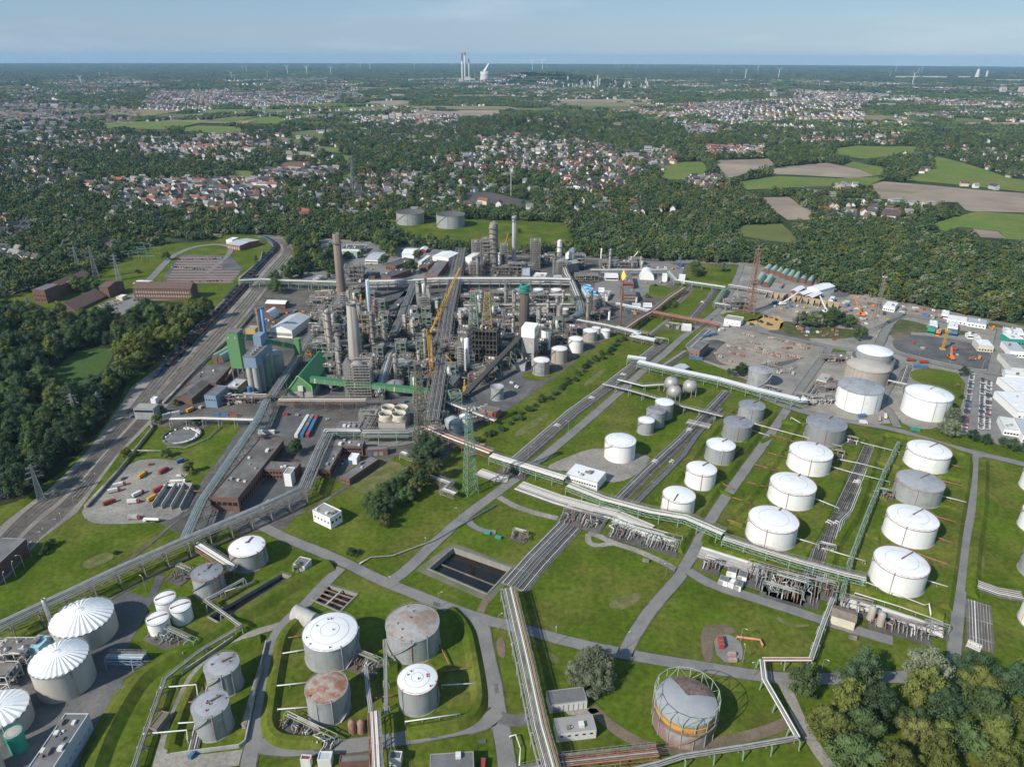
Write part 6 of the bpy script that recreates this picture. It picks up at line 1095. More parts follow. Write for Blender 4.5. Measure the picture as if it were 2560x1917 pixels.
# green coal plant
def coal_plant():
 c,a,b=roof_rect('M',[(122,436),(268,446),(300,404),(165,402)],46);rz=math.atan2(a.y,a.x);L=a.length;Wd=10
 e=thing("conveyor_tower","tall green clad tower on steel legs above the tracks","tower",(c.x,c.y,.15),rz);MB().prism([(-L/2,-Wd/2),(L/2,-Wd/2),(L/2,Wd/2),(-L/2,Wd/2)],15,46).build("cladding",GREEN,e);MB().box((0,0,46.2),(L+.6,Wd+.6,.5)).build("roof",FELT,e)
 for sx in(-1,1):
  for sy in(-1,1):MB().bar((sx*L*.46,sy*Wd*.44,0),(sx*L*.46,sy*Wd*.44,15),.8).build("leg",DARKST,e)
 for X in(-L*.3,L*.28):windows(e,.1,41,(V(X,-Wd/2,0),V(1,0,0)),1,1.3,1.8,m=OFFW)
 mb=MB();[mb.bar((-L*.46,s_*Wd*.44,1),(L*.46,s_*Wd*.44,14),.4) for s_ in(-1,1)];mb.build("brace_frame",DARKST,e)
 tw=c
 p=P('M',1012,850);h1=rise(p,'M',515);h0=rise(p,'M',683);W_=66*mpp(p,'M');e=thing("transfer_house","green transfer house standing on lattice legs","tower",(p.x,p.y,.15),rz);MB().prism([(-W_/2,-W_*.5),(W_/2,-W_*.5),(W_/2,W_*.5),(-W_/2,W_*.5)],h0,h1).build("cladding",GREEN,e);lattice(MB(),h0,W_*.9,W_*.9,5,.35).build("leg_lattice",DARKST,e);MB().box((0,0,h1+.15),(W_+.5,W_+.5,.3)).build("roof",GREEN,e)
 th=V(p.x,p.y,h0+4)
 def gallery(A,B,w,hh,label,m,bands=8,legs=(),bandm=BLUEG,name="conveyor_gallery"):
  c0=A.lerp(B,.5);e=thing(name,label,"conveyor",(A.x,A.y,0));RACKPTS.extend((A.lerp(B,k/16).x,A.lerp(B,k/16).y-3) for k in range(17));a_,b_=V(0,0,A.z),B-V(A.x,A.y,0);d=(b_-a_);MB().bar(a_,b_,w,hh).build("casing",m,e);dn=d.normalized();side=dn.cross(V(0,0,1)).normalized()
  MB().bar(a_+V(0,0,hh/2+.12),b_+V(0,0,hh/2+.12),w+.5,.22).build("roof",DGREEN if m is GREEN else m,e)
  for k in range(bands):q=a_+d*((k+.5)/bands);MB().bar(q-dn*.45,q+dn*.45,w+.14,hh+.06).build("band_trim",bandm if k%4 else OFFW,e)
  for f in legs:
   q=a_+d*f;mb=MB()
   for s_ in(-1,1):mb.bar(V(q.x,q.y,0)+side*s_*w*.9,q+side*s_*w*.4-V(0,0,hh/2),.45)
   k=max(2,int(q.z/5))
   for i in range(k):z0,z1=q.z*i/k,q.z*(i+1)/k;mb.bar(V(q.x,q.y,z0)+side*w*.75,V(q.x,q.y,min(z1,q.z-hh/2))-side*w*.6,.25)
   mb.build("trestle",LGREEN,e)
  return e
 gallery(V(tw.x+4,tw.y,42),th+V(-2,0,2),3.4,4,"green conveyor sloping from the tall tower to the transfer house",GREEN,6,(.45,))
 fl,fr_=P('M',788,1222),P('M',1168,1226);wv=fr_-fl;wv.z=0;Wd=wv.length;rz=math.atan2(wv.y,wv.x);mid=(fl+fr_)/2;H=rise(mid,'M',962);ap=P('M',1203,655,H);mm=V(mid.x,mid.y,H);d=ap-mm;L=d.length;ax=V(math.cos(rz),math.sin(rz),0);ay=V(-ax.y,ax.x,0);Ld=abs(d.dot(ay));sk=d.dot(ax)
 e=thing("coal_hall","steep green roofed coal hall with concrete foot","hall",(mid.x,mid.y,.15),rz);x=Wd/2;zc=H*.30;q=.0
 def prof(y,s_):return[(-x+s_,y,0),(x+s_,y,0),(x+s_,y,zc),(x*.98+s_,y,H*.55),(x*.26+s_,y,H),(x*.16+s_,y,H),(x*.02+s_,y,H*.86),(-x+s_,y,.05)]
 F,Bk=prof(0,0),prof(Ld,sk)
 MB().add([F[0],F[1],F[2],(-x*.64,0,zc)],[(0,1,2,3)]).build("concrete_foot",CONC,e);MB().add([(-x*.64,-.02,zc),(x,-.02,zc),(x*.98,-.02,H*.55),(x*.26,-.02,H),(x*.16,-.02,H),(x*.02,-.02,H*.86)],[tuple(range(6))]).build("gable_cladding",GREEN,e)
 mb=MB();mb.add(Bk,[tuple(reversed(range(8)))]);mb.build("rear_gable",DGREEN,e)
 for nm,idx,m in(("side_wall",(1,2),CONC),("roof",(2,3,4),DGREEN),("ridge_cap",(4,5),DGREEN),("roof",(5,6,7),DGREEN)):
  mb=MB();n=len(idx);mb.add([F[i] for i in idx]+[Bk[i] for i in idx],[(k,n+k,n+k+1,k+1) for k in range(n-1)]);mb.build(nm,m,e)
 mb=MB();pr=[F[7],F[6],F[5],F[4],F[3],F[2]]
 for u,v in zip(pr[:-1],pr[1:]):mb.bar((u[0],-.25,u[2]),(v[0],-.25,v[2]),.9,.9)
 mb.build("edge_trim",mat("bright_green_trim",(.2,.42,.17),.5),e);MB().box((x*.3,-.8,H*.45),(4,1.6,4)).build("vent_unit",OFFW,e);MB().box((x*.3,-.5,H*.18),(2.4,1,5)).build("door_stair",STEEL,e)
 A=PY('M',1135,1000,mid.y+3);e0=P('E',700,930);B=V(e0.x,e0.y,rise(e0,'E',892))
 gallery(A,B,3.6,4.4,"long green conveyor running from the coal hall across the works",GREEN,14,(.28,.52,.74))
 p=P('E',738,960);e=thing("transfer_house","open green steel transfer frame at the foot of the dark conveyor","tower",(p.x,p.y,.15),.3);lattice(MB(),11,9,9,3,.4).build("frame",LGREEN,e);MB().box((0,0,7),(8,8,.3)).build("deck",DARKST,e);MB().box((0,0,8.6),(4,5,3)).build("drive_unit",DARKST,e)
 bb=P('E',1218,690);bt=rise(bb,'E',498);A=P('E',790,925);gallery(V(A.x,A.y,2),V(bb.x-5,bb.y+2,bt-1),4.2,2.4,"dark inclined conveyor rising to the concrete bunker tower",mat("conveyor_dark",(.055,.05,.045),.8),10,(.3,.55,.8),DARKST)
 ht=rise(bb,'E',462);Wb=82*mpp(bb,'E');e=thing("bunker_tower","tall concrete bunker tower with a white cap","tower",(bb.x,bb.y,.15),-.28);MB().prism([(-Wb/2,-7),(Wb/2,-7),(Wb/2,7),(-Wb/2,7)],12,bt-2).build("shaft",CONC,e);MB().lathe([(Wb*.36,6),(Wb*.66,12)],4,a0=.785,smooth=False).build("hopper",CONC,e)
 for sx in(-1,1):
  for sy in(-1,1):MB().box((sx*Wb*.4,sy*5.6,6),(2,2,12)).build("leg",CONC,e)
 MB().prism([(-Wb/2-.3,-7.3),(Wb/2+.3,-7.3),(Wb/2+.3,7.3),(-Wb/2-.3,7.3)],bt-2,ht+2).build("cap_housing",WHITE,e);windows(e,9,bt+2,(V(Wb/2+.3,0,0),V(0,1,0)),3,1.6,1.6)
 p=P('E',1160,715);B_('E',[(1125,710),(1185,712),(1205,672),(1150,668)],5,"concrete pump house at the foot of the bunker tower",CONC,LFELT)
 q=[P('M',398,1205),P('M',560,1205),P('M',690,1010)];bl=q[0];wv=P('M',545,1210)-bl;rz=math.atan2(wv.y,wv.x);L=wv.length;e=thing("silo_block","blue grey clad silo house on concrete cylinders","silos",(bl.x,bl.y,.15),rz);top=rise(bl,'M',735);mid_=rise(bl,'M',862);dep=34
 MB().prism([(0,0),(L,0),(L,dep),(0,dep)],mid_,top).build("cladding",BLUEG,e);MB().box((L/2,dep/2,top+.2),(L+.6,dep+.6,.4)).build("roof",FELT,e)
 for k in range(4):
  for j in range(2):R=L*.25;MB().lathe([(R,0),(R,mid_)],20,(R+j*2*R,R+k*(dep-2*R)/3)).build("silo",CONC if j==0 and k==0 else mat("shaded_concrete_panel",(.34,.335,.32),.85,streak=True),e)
 MB().box((L*.32,dep*.82,top+4.5),(L*.62,dep*.3,9)).build("roof_house",BLUEG,e)
 for k in range(4):MB().cyl((L*.55,dep*(.12+.14*k)),1.1,top+.4,top+2.2,12).build("roof_vent",STEEL,e)
 MB().cyl((L*.3,-3.2),2.0,0,10,18).build("blue_vessel",BLUE,e)
 mb=MB();lattice(mb,mid_+6,2.4,2.4,10,.25);o=mb.build("stair_lattice",LGREEN,e);o.location=(L+3,dep*.4,0)
 p=P('M',730,905);e=thing("silo","short tan concrete silo behind the blue silo house","silo",(p.x,p.y,.15));MB().lathe([(7,0),(7,17),(6,18),(.1,18.4)],28).build("shell",T_CONC,e);MB().ring((0,0),7,17,.3,28).build("rim",RIM_G,e)
 e=thing("duct","rust red inclined duct between the brown store and the green tower","pipe",P('M',100,1050));o=P('M',100,1050);a_=V(0,0,2);b_=PY('M',245,830,P('M',215,900).y)-V(o.x,o.y,0);MB().tube([a_,a_.lerp(b_,.4)],1.5,14).tube([a_.lerp(b_,.75),b_],1.5,14).build("hot_section",mat("hot_rust",(.3,.1,.05),.8,var=.3,scale=.5),e);MB().tube([a_.lerp(b_,.38),a_.lerp(b_,.77)],1.6,14).build("lagged_section",mat("lag_tan",(.35,.25,.2),.8,var=.3,scale=.5),e)
coal_plant()
chimney('M',548,520,150,2.2,1.9,"slim grey stack left of the blue one",GREYST,cap=.96,capm=RUST);chimney('M',603,520,138,1.7,1.5,"slim bright blue stack",mat("stack_blue",(.12,.3,.6),.45,var=.1),cap=.97,capm=BLUE)
chimney('J',372,1060,212,5.4,3.9,"tall brown brick chimney with a green gallery at the west edge",mat("chimney_brown",(.2,.155,.13),.9,var=.12,scale=.3,streak=True),rings=(.87,),ringm=mat("gallery_green",(.1,.16,.12),.7));chimney('K',722,1420,828,5.4,4.3,"dark brown chimney with a green painted top",mat("chimney_dark_brown",(.105,.08,.07),.9,var=.15,scale=.3,streak=True),rings=(.86,.95),cap=.9,capm=TEAL,ringm=TEAL)
chimney('K',600,565,5,3.1,2.6,"slim pale grey stack standing before the meadow",mat("stack_grey",(.36,.36,.35),.7,var=.1,streak=True),rings=(.9,.95),cap=.96);chimney('J',706,1300,765,2.0,1.8,"light blue grey metal stack beside the dark halls",mat("stack_pale",(.42,.5,.58),.5,var=.1,streak=True));chimney('K',1138,1375,1070,3.2,2.9,"square looking grey stack behind the white tank row",GREYST,seg=6);chimney('K',680,1172,1060,2.0,1.9,"short grey stack beside the brown chimney",STEEL)
chimney('M',1690,822,80,7.0,4.2,"broad pale concrete stack rising out of scaffolding",mat("stack_concrete",(.34,.32,.28),.85,var=.14,scale=.3,streak=True),seg=12,rings=(.99,));chimney('L',1862,440,30,2.1,2.1,"white boxed riser tower at the coker front",WHITE,seg=4);chimney('K',1645,508,390,1.1,.9,"thin white vent stack near the railway road",WHITE);chimney('N',295,150,25,2.0,1.8,"short grey stack at the end of the north unit",GREYST)
chimney('K',2132,640,540,1.8,1.7,"short pale stack on the long north rack",STEEL);chimney('J',1345,960,812,2.2,2.0,"pale vessel stack above the brown scaffold tower",OFFW);chimney('G',355,790,570,1.0,.9,"slim grey vent stack beside the large digester",STEEL)
PU=process_unit
for a in[('J',520,800,22,14,20,"scaffolded grey unit behind the brown chimney",GREYST,6),('J',565,1000,18,14,13,"rusty brown oven frame in the shade of the chimney",RUST,5),('J',640,1510,11,11,27,"yellow braced tower frame beside the blue grey stack",mat("ochre_steel",(.33,.26,.12),.7,var=.2),4),('J',830,1515,13,12,17,"grey green column frame before the dark hall",LGREEN,5),('J',905,1290,20,12,8,"low tangle of exchangers south of the dark hall",GREYST,8),('J',1255,1262,10,10,13,"ribbed grey frame left of the brown scaffold tower",GREYST,4),('J',1215,1350,16,10,9,"low pump frame before the scaffold tower",GREYST,6),('M',1280,735,16,14,13,"pale green framed unit beside the white pipe bridge",LGREEN,7),('M',1330,900,18,14,7,"low shaded exchanger bank behind the coal hall",GREYST,7),('M',1500,640,12,10,22,"grey frame beside the broad concrete stack",GREYST,6),('M',1780,980,14,12,12,"dark frame beneath the long green conveyor",DARKST,5),('M',1250,480,18,16,8,"low rack of pipes behind the silver tent",RUST,8),('M',1880,560,14,12,16,"brown framed unit with green deck",mat("ochre_steel",(.33,.26,.12)),5),('M',2080,760,16,12,12,"dark frame under the west pipe bridge",DARKST,6),('K',265,735,13,12,44,"tall grey reactor frame left of the highest tower",GREYST,8),('K',450,735,22,14,12,"furnace bank with brown casing under the tall tower",GREYST,8),('K',640,745,20,14,17,"dense grey unit at the foot of the pale stack",GREYST,9),('K',760,735,14,12,14,"unit with pale blue casing beside the main rack",GREYST,6),('K',1370,650,15,13,19,"grey unit right of the sloping hall",GREYST,7),('K',1465,800,28,16,8,"grey flat air cooler deck with dark bays",GREYST,6),('K',150,740,16,13,16,"crowded unit behind the main rack left end",GREYST,9),('K',940,600,16,10,10,"low unit in the shade of the scaffold tower",DARKST,6),('K',1020,540,14,10,8,"white roofed pipe unit at the railway road",OFFW,5),('K',100,1060,26,14,8,"low exchanger bank left in the middle row",GREYST,10),('K',390,1062,14,12,13,"grey braced frame with open bay in the middle row",GREYST,6),('K',590,1062,20,14,11,"vessel group left of the brown chimney in the middle row",GREYST,9),('K',900,1062,18,14,10,"vessel group right of the brown chimney in the middle row",GREYST,9),('K',250,1065,14,12,10,"braced frame with white drums in the middle row",GREYST,6),('K',430,1300,11,10,14,"bluish grey column frame above the pump rows",BLUEG,6),('K',590,1310,20,14,10,"crowded pump frame west of the brown chimney",GREYST,10),('K',600,1430,20,13,9,"low piping behind the concrete bunker tower",GREYST,9),('K',500,1570,20,13,9,"shaded piping beside the dark coker",DARKST,9),('K',930,1310,20,13,9,"pipe frame behind the white cylinder tank",GREYST,9),('K',1230,1330,18,12,6,"low piping under the grey stack",GREYST,7),('K',250,1310,16,12,9,"low piping left of the bluish frame",GREYST,8),('K',800,1250,12,12,8,"pump rows east of the brown chimney",GREYST,6),('K',1900,640,36,16,8,"wide low unit with white drums by the railway road",GREYST,10),('K',1690,640,14,12,8,"low unit with white drums left of the spiral column",GREYST,6),('K',2050,600,16,12,9,"grey unit right of the spiral column",GREYST,7),('L',1650,340,16,13,15,"brown shaded rack block beside the long slanting rack",DARKST,8),('L',1660,180,14,12,11,"pipe block under the long slanting rack",GREYST,7),('L',1130,480,20,14,9,"dark pump frame around the black tank",DARKST,7),('L',700,480,14,12,16,"grey frame beside the scaffold block",GREYST,6),('L',420,240,16,14,10,"low shaded piping beside the coal hall",GREYST,7),('L',230,170,18,14,12,"grey green frame behind the coal hall",LGREEN,7),('L',130,130,14,12,16,"brown frame behind the coal hall ridge",DARKST,6),('L',700,640,14,11,10,"frame with green deck over the bridge corner",GREYST,5),('L',1500,1060,16,10,7,"scaffolded pipe corner beside the domed tank",GREYST,6),('L',1430,1250,20,14,6,"dark tangle of pipes south of the domed tank",DARKST,8),('L',1950,1000,18,12,5,"low pipe tangle by the red brick hut",GREYST,7),('L',2000,470,18,12,7,"shaded pump rows under the dark conveyor",DARKST,7),('J',130,1080,28,14,6,"low silver piping in the west part",GREYST,9),('J',150,990,30,10,5,"row of silver drums in the west part",GREYST,9),('J',100,1290,24,16,6,"pipe bank beside the white pipe bridge",GREYST,8),('J',220,1450,14,14,20,"tall green grey frame west of the broad stack",LGREEN,7),('J',330,1400,12,12,26,"scaffolded column frame west of the broad stack",GREYST,6),('J',1980,1050,18,12,10,"pale braced frame on the middle row",GREYST,7),('J',1950,740,20,12,10,"pipe frame behind the main rack",GREYST,7),('D',1620,960,30,8,5,"low pipe frame under the coal hall bridge",RUST,8),('D',1480,960,24,8,5,"rusty pipe frame beside the blue grey block",RUST,7),('N',1430,660,26,14,10,"flare knock out unit with white vessels at the flare foot",GREYST,8),('N',1500,560,22,8,6,"pipe frame with a tall loop beside the flare",STEEL,6),('F',985,690,26,14,4,"valve frame beside the tan tank",GREYST,8),('F',960,880,26,14,4,"valve frame beside the white walled grey roofed tank",GREYST,8),('F',880,960,24,10,4,"row of white pump boxes at the end of the gallery",OFFW,8)]:
 t,x,y,w,d,h,lab,fm,nv=a;PU(t,x,y,w,d,h,lab,fm,vessels=nv,rz=br.uniform(-.06,.06))
for a in[('M',1740,1235,21,16,29,"large boarded scaffold block under the green conveyor"),('J',1355,1255,13,11,25,"brown boarded scaffold tower beside the crane boom"),('K',480,592,10,9,27,"slim scaffold tower right of the tall tower"),('K',850,645,13,11,38,"tall scaffold tower in the middle of the north row"),('K',1570,1185,19,14,17,"dark scaffold block beside the blue fan cooler"),('K',1145,725,17,13,19,"scaffolded vessel mass beside the sloping hall"),('K',150,580,12,10,30,"scaffolded column left of the reactor frame"),('L',1790,500,5.5,5,27,"thin scaffold column beside the coker front"),('K',265,580,9,8,34,"dark scaffold column between the reactor frames"),('J',400,1340,9,8,34,"scaffolded column left of the broad stack"),('L',690,1090,13,9,10,"scaffold tower at the bridge corner by the cooling tower"),('L',1100,640,4,4,6,"little scaffold")][:-1]:
 scaffold(*a)
column('K',355,720,70,9.5,"highest tower of the works with many stacked platforms",GREYST,11);column('K',1142,560,285,6.5,"pale sheeted tower at the north edge",OFFW,4);column('K',1745,640,398,3.2,"slim column with a spiral stair by the railway road",STEEL,4);column('M',1390,745,165,4.6,"tall brown green column beside the white pipe bridge",T_TAN,6);column('J',770,1300,1000,4,"rusty column with platforms beside the blue grey stack",RUST,5);column('J',745,1600,1150,4.4,"tall scaffolded column south of the blue grey stack",GREYST,6)
column('L',290,230,20,5,"grey column behind the coal hall roof",GREYST,5);column('J',290,1560,1170,4.6,"silver column west of the broad stack",STEEL,5);column('J',200,1640,1150,3.6,"slender silver column west end",STEEL,3);column('K',2112,600,490,2.4,"short silver column at the north unit",STEEL,2);column('J',1365,960,735,2.2,"dark thin stack column behind the pale vessel",DARKST,2);column('K',165,700,470,4,"dark column beside the white sheeted hall",DARKST,4);column('J',1990,760,470,4,"grey column by the white sheeted hall",GREYST,4);column('K',425,600,440,3.2,"stepped column at the foot of the highest tower",OFFW,3)
def coker():
 p=P('E',925,720);H=rise(p,'E',490);rz=-.12;e=thing("coker_structure","dark drum house with rusty derricks on its roof","process unit",(p.x,p.y+11,.15),rz);w,d=185*mpp(p,'E'),22
 CK=mat("coker_black",(.05,.048,.045),.85,var=.3,scale=.3,col2=(.085,.08,.07),k2=.5,scale2=.1);fb=MB()
 for i in range(9):
  for j in range(4):fb.bar((-w/2+w*i/8,-d/2+d*j/3,0),(-w/2+w*i/8,-d/2+d*j/3,H),.7)
 for k in range(1,9):
  z=H*k/8;[fb.bar((-w/2,-d/2+d*j/3,z),(w/2,-d/2+d*j/3,z),.5) for j in range(4)];[fb.bar((-w/2+w*i/8,-d/2,z),(-w/2+w*i/8,d/2,z),.5) for i in range(9)]
 fb.build("frame",CK,e)
 for k in(2,4,6,8):MB().box((0,0,H*k/8+.2),(w,d,.3)).build("deck",CK,e)
 for i in range(4):X=-w/2+w*(i+.5)/4;MB().lathe([(.5,8),(3.6,14),(3.6,H*.86),(1,H*.95)],18,(X,0)).build("drum",DARKST,e)
 MB().box((w*.1,-d*.3,H*.55),(w*.3,.5,H*.5)).build("cladding_panel",CK,e)
 for i,X in enumerate((-w*.36,w*.12)):
  mb=MB();lattice(mb,H*.95,9,4,8,.42,z0=0);o=mb.build("derrick_lattice",LGREEN if i==0 else mat("ochre_steel",(.33,.26,.12)),e);o.location=(X,0,H)
  for k in range(3):b=MB().box((X,0,H*(1.15+.28*k)),(7-k,7-k,.25)).build("derrick_platform",DARKST,e)
 for k in range(16):X,Y=br.uniform(-w/2,w/2),br.uniform(-d/2,d/2);MB().box((X,Y,H+1.4),(br.uniform(1,3),br.uniform(1,3),br.uniform(1,3))).build("roof_unit",br.choice([RED,RUST,OFFW,GREYST]),e)
coker()
# pipe bridges and pipelines
def pp(s):
 out=[];t=None
 for w in s.split():
  if w[0].isalpha():t,w=w[0],w[1:]
  x,y=w.split(',');out.append((t,float(x),float(y)) if t else(float(x),float(y)))
 return out
WP,GP,RP,LP=[OFFW,STEEL,OFFW,GREYST],[STEEL,GREYST,OFFW,STEEL],[RUSTPIPE,RUST,OFFW],[STEEL,STEEL,GREYST]
BLUEST=mat("blue_green_steel",(.2,.29,.29),.6,var=.2,scale=.3)
PR=path_rack
for s,w,z,n,lab,kw in[("J650,785 940,778 1200,770 1480,752 1700,748 K100,748 600,748 900,748 1280,758",9,12,6,"long main pipe rack crossing the north of the works",dict(sup=GREYST,pipes=WP,levels=3)),("J0,795 300,800",6,9,4,"pale green pipe bridge coming in over the sidings",dict(sup=LGREEN,pipes=GP)),("D1545,160 1690,152 1850,160 2180,170",7,10,4,"grey pipe bridge over the coal wagon sidings",dict(sup=LGREEN,pipes=GP)),("J1245,760 1160,960 1060,1230 980,1400",8,10,6,"slanting pipe bridge between the dark halls and the crane",dict(sup=GREYST,pipes=LP,levels=2)),("L1000,90 920,260 850,500 800,680",7,9,5,"shaded pipe bridge south of the dark halls",dict(sup=DARKST,pipes=GP,levels=2)),("L1440,1000 1490,720 1540,400 1600,20 J1640,1150 1740,700 1800,385",13,11,9,"broad dark pipe rack running north through the middle of the works",dict(sup=DARKST,pipes=[GREYST,STEEL,DARKST],levels=2)),("M1460,15 1300,260 1060,560 940,780 660,1190",6,12,5,"grey truss bridge sloping past the coal hall",dict(sup=GREYST,pipes=LP)),("D1720,930 1660,1060 1480,1320 1300,1580 G1190,180",4.5,9,4,"long blue green pipe bridge down to the conveyor junction",dict(sup=BLUEST,pipes=[STEEL,BLUEST])),("M750,1245 1300,1245 1800,1245",6,9,4,"brown boarded pipe bridge before the coal hall",dict(sup=RUST,pipes=[OFFW,RUST,OFFW])),("D1100,1055 1300,1050 1640,1060",4,7,3,"white pipes on thin stilts above the round pond",dict(sup=STEEL,pipes=WP,truss=False)),("L0,1600 170,1140 590,1140",4,6,3,"cream pipe bridge round the workshop yard",dict(sup=LGREEN,pipes=WP)),("L600,1150 1140,1150 1290,1100",7,8,6,"silver pipe gallery before the cooling tower",dict(sup=LGREEN,pipes=LP,levels=2)),("L640,1110 790,840",8,8,6,"short silver pipe ramp beside the cooling tower",dict(sup=GREYST,pipes=LP)),("D2120,1140 2050,1290 1960,1505 1640,1650 G1210,185 790,370 300,600 -40,760",7,9,5,"long grey pipe bridge sweeping from the workshops to the digesters",dict(sup=GREYST,pipes=LP,roofm=None)),("L1380,1095 1620,1200 2150,1400",6,7,4,"rust stained pipe bridge over the hollow",dict(sup=RUST,pipes=[OFFW,RUSTPIPE,OFFW])),("E970,1290 1130,1340 1450,1440",6,6,5,"cream pipe bridge across the diagonal road",dict(sup=LGREEN,pipes=WP)),("E1470,1480 1700,1570 2000,1650 I20,40 265,145",6,6,5,"cream pipe bridge past the white pump house",dict(sup=LGREEN,pipes=WP)),("I265,175 500,250 745,325 1060,410 1190,440",5,5,4,"pale green pipe bridge along the foot of the middle tank row",dict(sup=LGREEN,pipes=WP)),("E390,1270 520,1320 430,1370 700,1470 660,1510 740,1540",4,5,4,"zigzag cream pipe bridge round the dark hollow",dict(sup=GREYST,pipes=WP)),("N140,1220 360,1250",5,6,3,"short white cover over the pipeline crossing",dict(sup=LGREEN,pipes=WP,roofm=WROOF)),("N265,1280 570,1350 1230,1490 1700,1620 2208,1740 F800,935",6,6,5,"long white roofed pipe gallery across the middle ground",dict(sup=LGREEN,pipes=WP,roofm=WROOF)),("N0,865 290,935 200,965 470,1020",5,6,3,"white roofed pipe gallery stepping over the grass bank",dict(sup=GREYST,pipes=WP,roofm=WROOF)),("K1310,1240 1700,1310 2120,1420",5,7,4,"pair of white pipes on stilts beside the white tank row",dict(sup=GREYST,pipes=WP)),("N110,870 270,760 430,670 640,500 820,380",5,6,4,"rust red pipe bridge along the grass cut",dict(sup=RUST,pipes=RP)),("N430,672 820,745 1135,800 1230,835",5,6,4,"rust red pipe bridge crossing to the substation",dict(sup=RUST,pipes=[RUSTPIPE,OFFW,RUSTPIPE])),("N110,880 390,935",4,6,3,"short rust red branch of the pipe bridge",dict(sup=GREYST,pipes=RP)),("N620,180 720,290 1000,330 1310,375",4,7,3,"white pipe bridge over the grass strip",dict(sup=LGREEN,pipes=WP)),("N1350,345 1600,385 1880,435",3,6,2,"white pipe bridge behind the flare tower",dict(sup=STEEL,pipes=WP)),("N1310,380 1190,560",4,6,3,"pale green pipe bridge joining the two white ones",dict(sup=LGREEN,pipes=[LGREEN,STEEL])),("N1190,565 1370,592",4,6,3,"short white pipe bridge to the flare unit",dict(sup=STEEL,pipes=WP)),("K1520,650 2200,650 N620,165",6,8,4,"long grey truss rack behind the control blocks",dict(sup=GREYST,pipes=GP)),("K1170,520 1230,700 1290,790 1360,960",5,10,3,"white pipes slanting past the sloping hall",dict(sup=GREYST,pipes=WP)),("K0,940 700,945 1270,945",5,8,4,"middle row pipe rack with white caps",dict(sup=GREYST,pipes=WP)),("K0,1075 700,1068 1360,1060",6,8,5,"lower middle row pipe rack",dict(sup=GREYST,pipes=GP,levels=2)),("K1380,1020 1400,1150 1300,1210",6,9,4,"teal tinted pipe corner behind the tan tanks",dict(sup=BLUEST,pipes=[BLUEST,STEEL])),("K1270,955 1310,1050",3,10,2,"bright green braced pipe ramp",dict(sup=GREEN,pipes=[STEEL])),("K350,1300 700,1302",3,8,3,"thin white pipes before the bluish frame",dict(sup=GREYST,pipes=WP,truss=False)),("L1000,290 1240,300",3,6,3,"cream pipes before the white cabins",dict(sup=GREYST,pipes=WP,truss=False)),("L1600,790 1890,900 2200,1020",3,5,3,"cream pipe bridge behind the green mast",dict(sup=RUST,pipes=WP,truss=False)),("N0,580 400,665",4,6,3,"white pipe gallery behind the flare mast",dict(sup=GREYST,pipes=WP,roofm=WROOF)),("E1690,830 1860,870 2000,910 2207,975 F20,980 260,1040",3,5,3,"slim white pipe bridge in front of the sphere tanks",dict(sup=STEEL,pipes=WP,truss=False)),("E1790,800 1950,840 2100,830",3,5,3,"short white pipe bridge with valves behind the slim one",dict(sup=STEEL,pipes=WP,truss=False)),("H1075,500 1180,960 1270,1390 1350,1680 1380,1800",6.2,8,8,"tall pipe bridge with a yellow edge line crossing the near lawn",dict(sup=STEEL,pipes=[STEEL,STEEL,OFFW,GREYST])),("H1400,1630 2050,1560",5,5,5,"rusty pipe bridge leading to the gasholder",dict(sup=RUST,pipes=[RUSTPIPE,RUST,STEEL])),("H1090,1720 1400,1650",5,5,3,"silver pipe bundle at the lower edge",dict(sup=STEEL,pipes=LP)),("I975,565 900,760 832,958",3,5,3,"white pipe bridge from the manifold to the lawn corner",dict(sup=STEEL,pipes=WP,truss=False,walk=False)),("I832,960 520,960",3,5,3,"pipe bridge on green legs above the asphalt road",dict(sup=LGREEN,pipes=[OFFW,RUSTPIPE,OFFW],truss=False,walk=False)),("I515,965 530,1090 640,1280 745,1465",3,5,3,"pipe bridge on green legs along the dirt track",dict(sup=LGREEN,pipes=WP,truss=False,walk=False)),("I750,1470 400,1530 0,1590 H2050,1640 1800,1700",3,5,3,"pipe bridge on green legs running to the lower edge",dict(sup=LGREEN,pipes=LP,truss=False,walk=False)),("F1400,1200 1305,1400 I1200,10 1095,290 1030,560",1.8,5,2,"pale green pipe bridge between the two eastern tank rows",dict(sup=LGREEN,pipes=[STEEL,LGREEN],walk=False,thick=.18)),("F1330,805 1450,830",3,5,2,"white pipe loop beside the big white tank",dict(sup=STEEL,pipes=WP,truss=False,walk=False)),("G1270,215 1500,360 1480,390",4,6,4,"white pipe bridge behind the dark roofed tank",dict(sup=RUST,pipes=WP)),("G1580,440 1330,580 1440,660 1555,745",3,5,3,"silver pipes bent over the black channel",dict(sup=STEEL,pipes=LP,truss=False,walk=False)),("G1555,750 1300,900 1065,1085 930,1460 850,1700",3,3,3,"silver pipes following the grass bank downhill",dict(sup=STEEL,pipes=LP,truss=False,walk=False,step=9)),("G690,940 930,945",4,6,4,"blue grey pipe bridge beside the digesters",dict(sup=BLUEG,pipes=[BLUEG,STEEL])),("H205,1300 215,1480 225,1700",4,8,6,"maroon pipe bridge over the bottom road",dict(sup=RUST,pipes=[RUSTPIPE,STEEL,OFFW])),("H285,830 290,1320",2,5,3,"thin pipes between the near tanks on the right of the ditch",dict(sup=STEEL,pipes=LP,truss=False,walk=False)),("H160,1010 170,1120 195,1310",2.4,5,3,"thin pipes between the near tanks on the left of the ditch",dict(sup=STEEL,pipes=LP,truss=False,walk=False))]:
 PR(None,pp(s),w,z,n,lab,**kw)
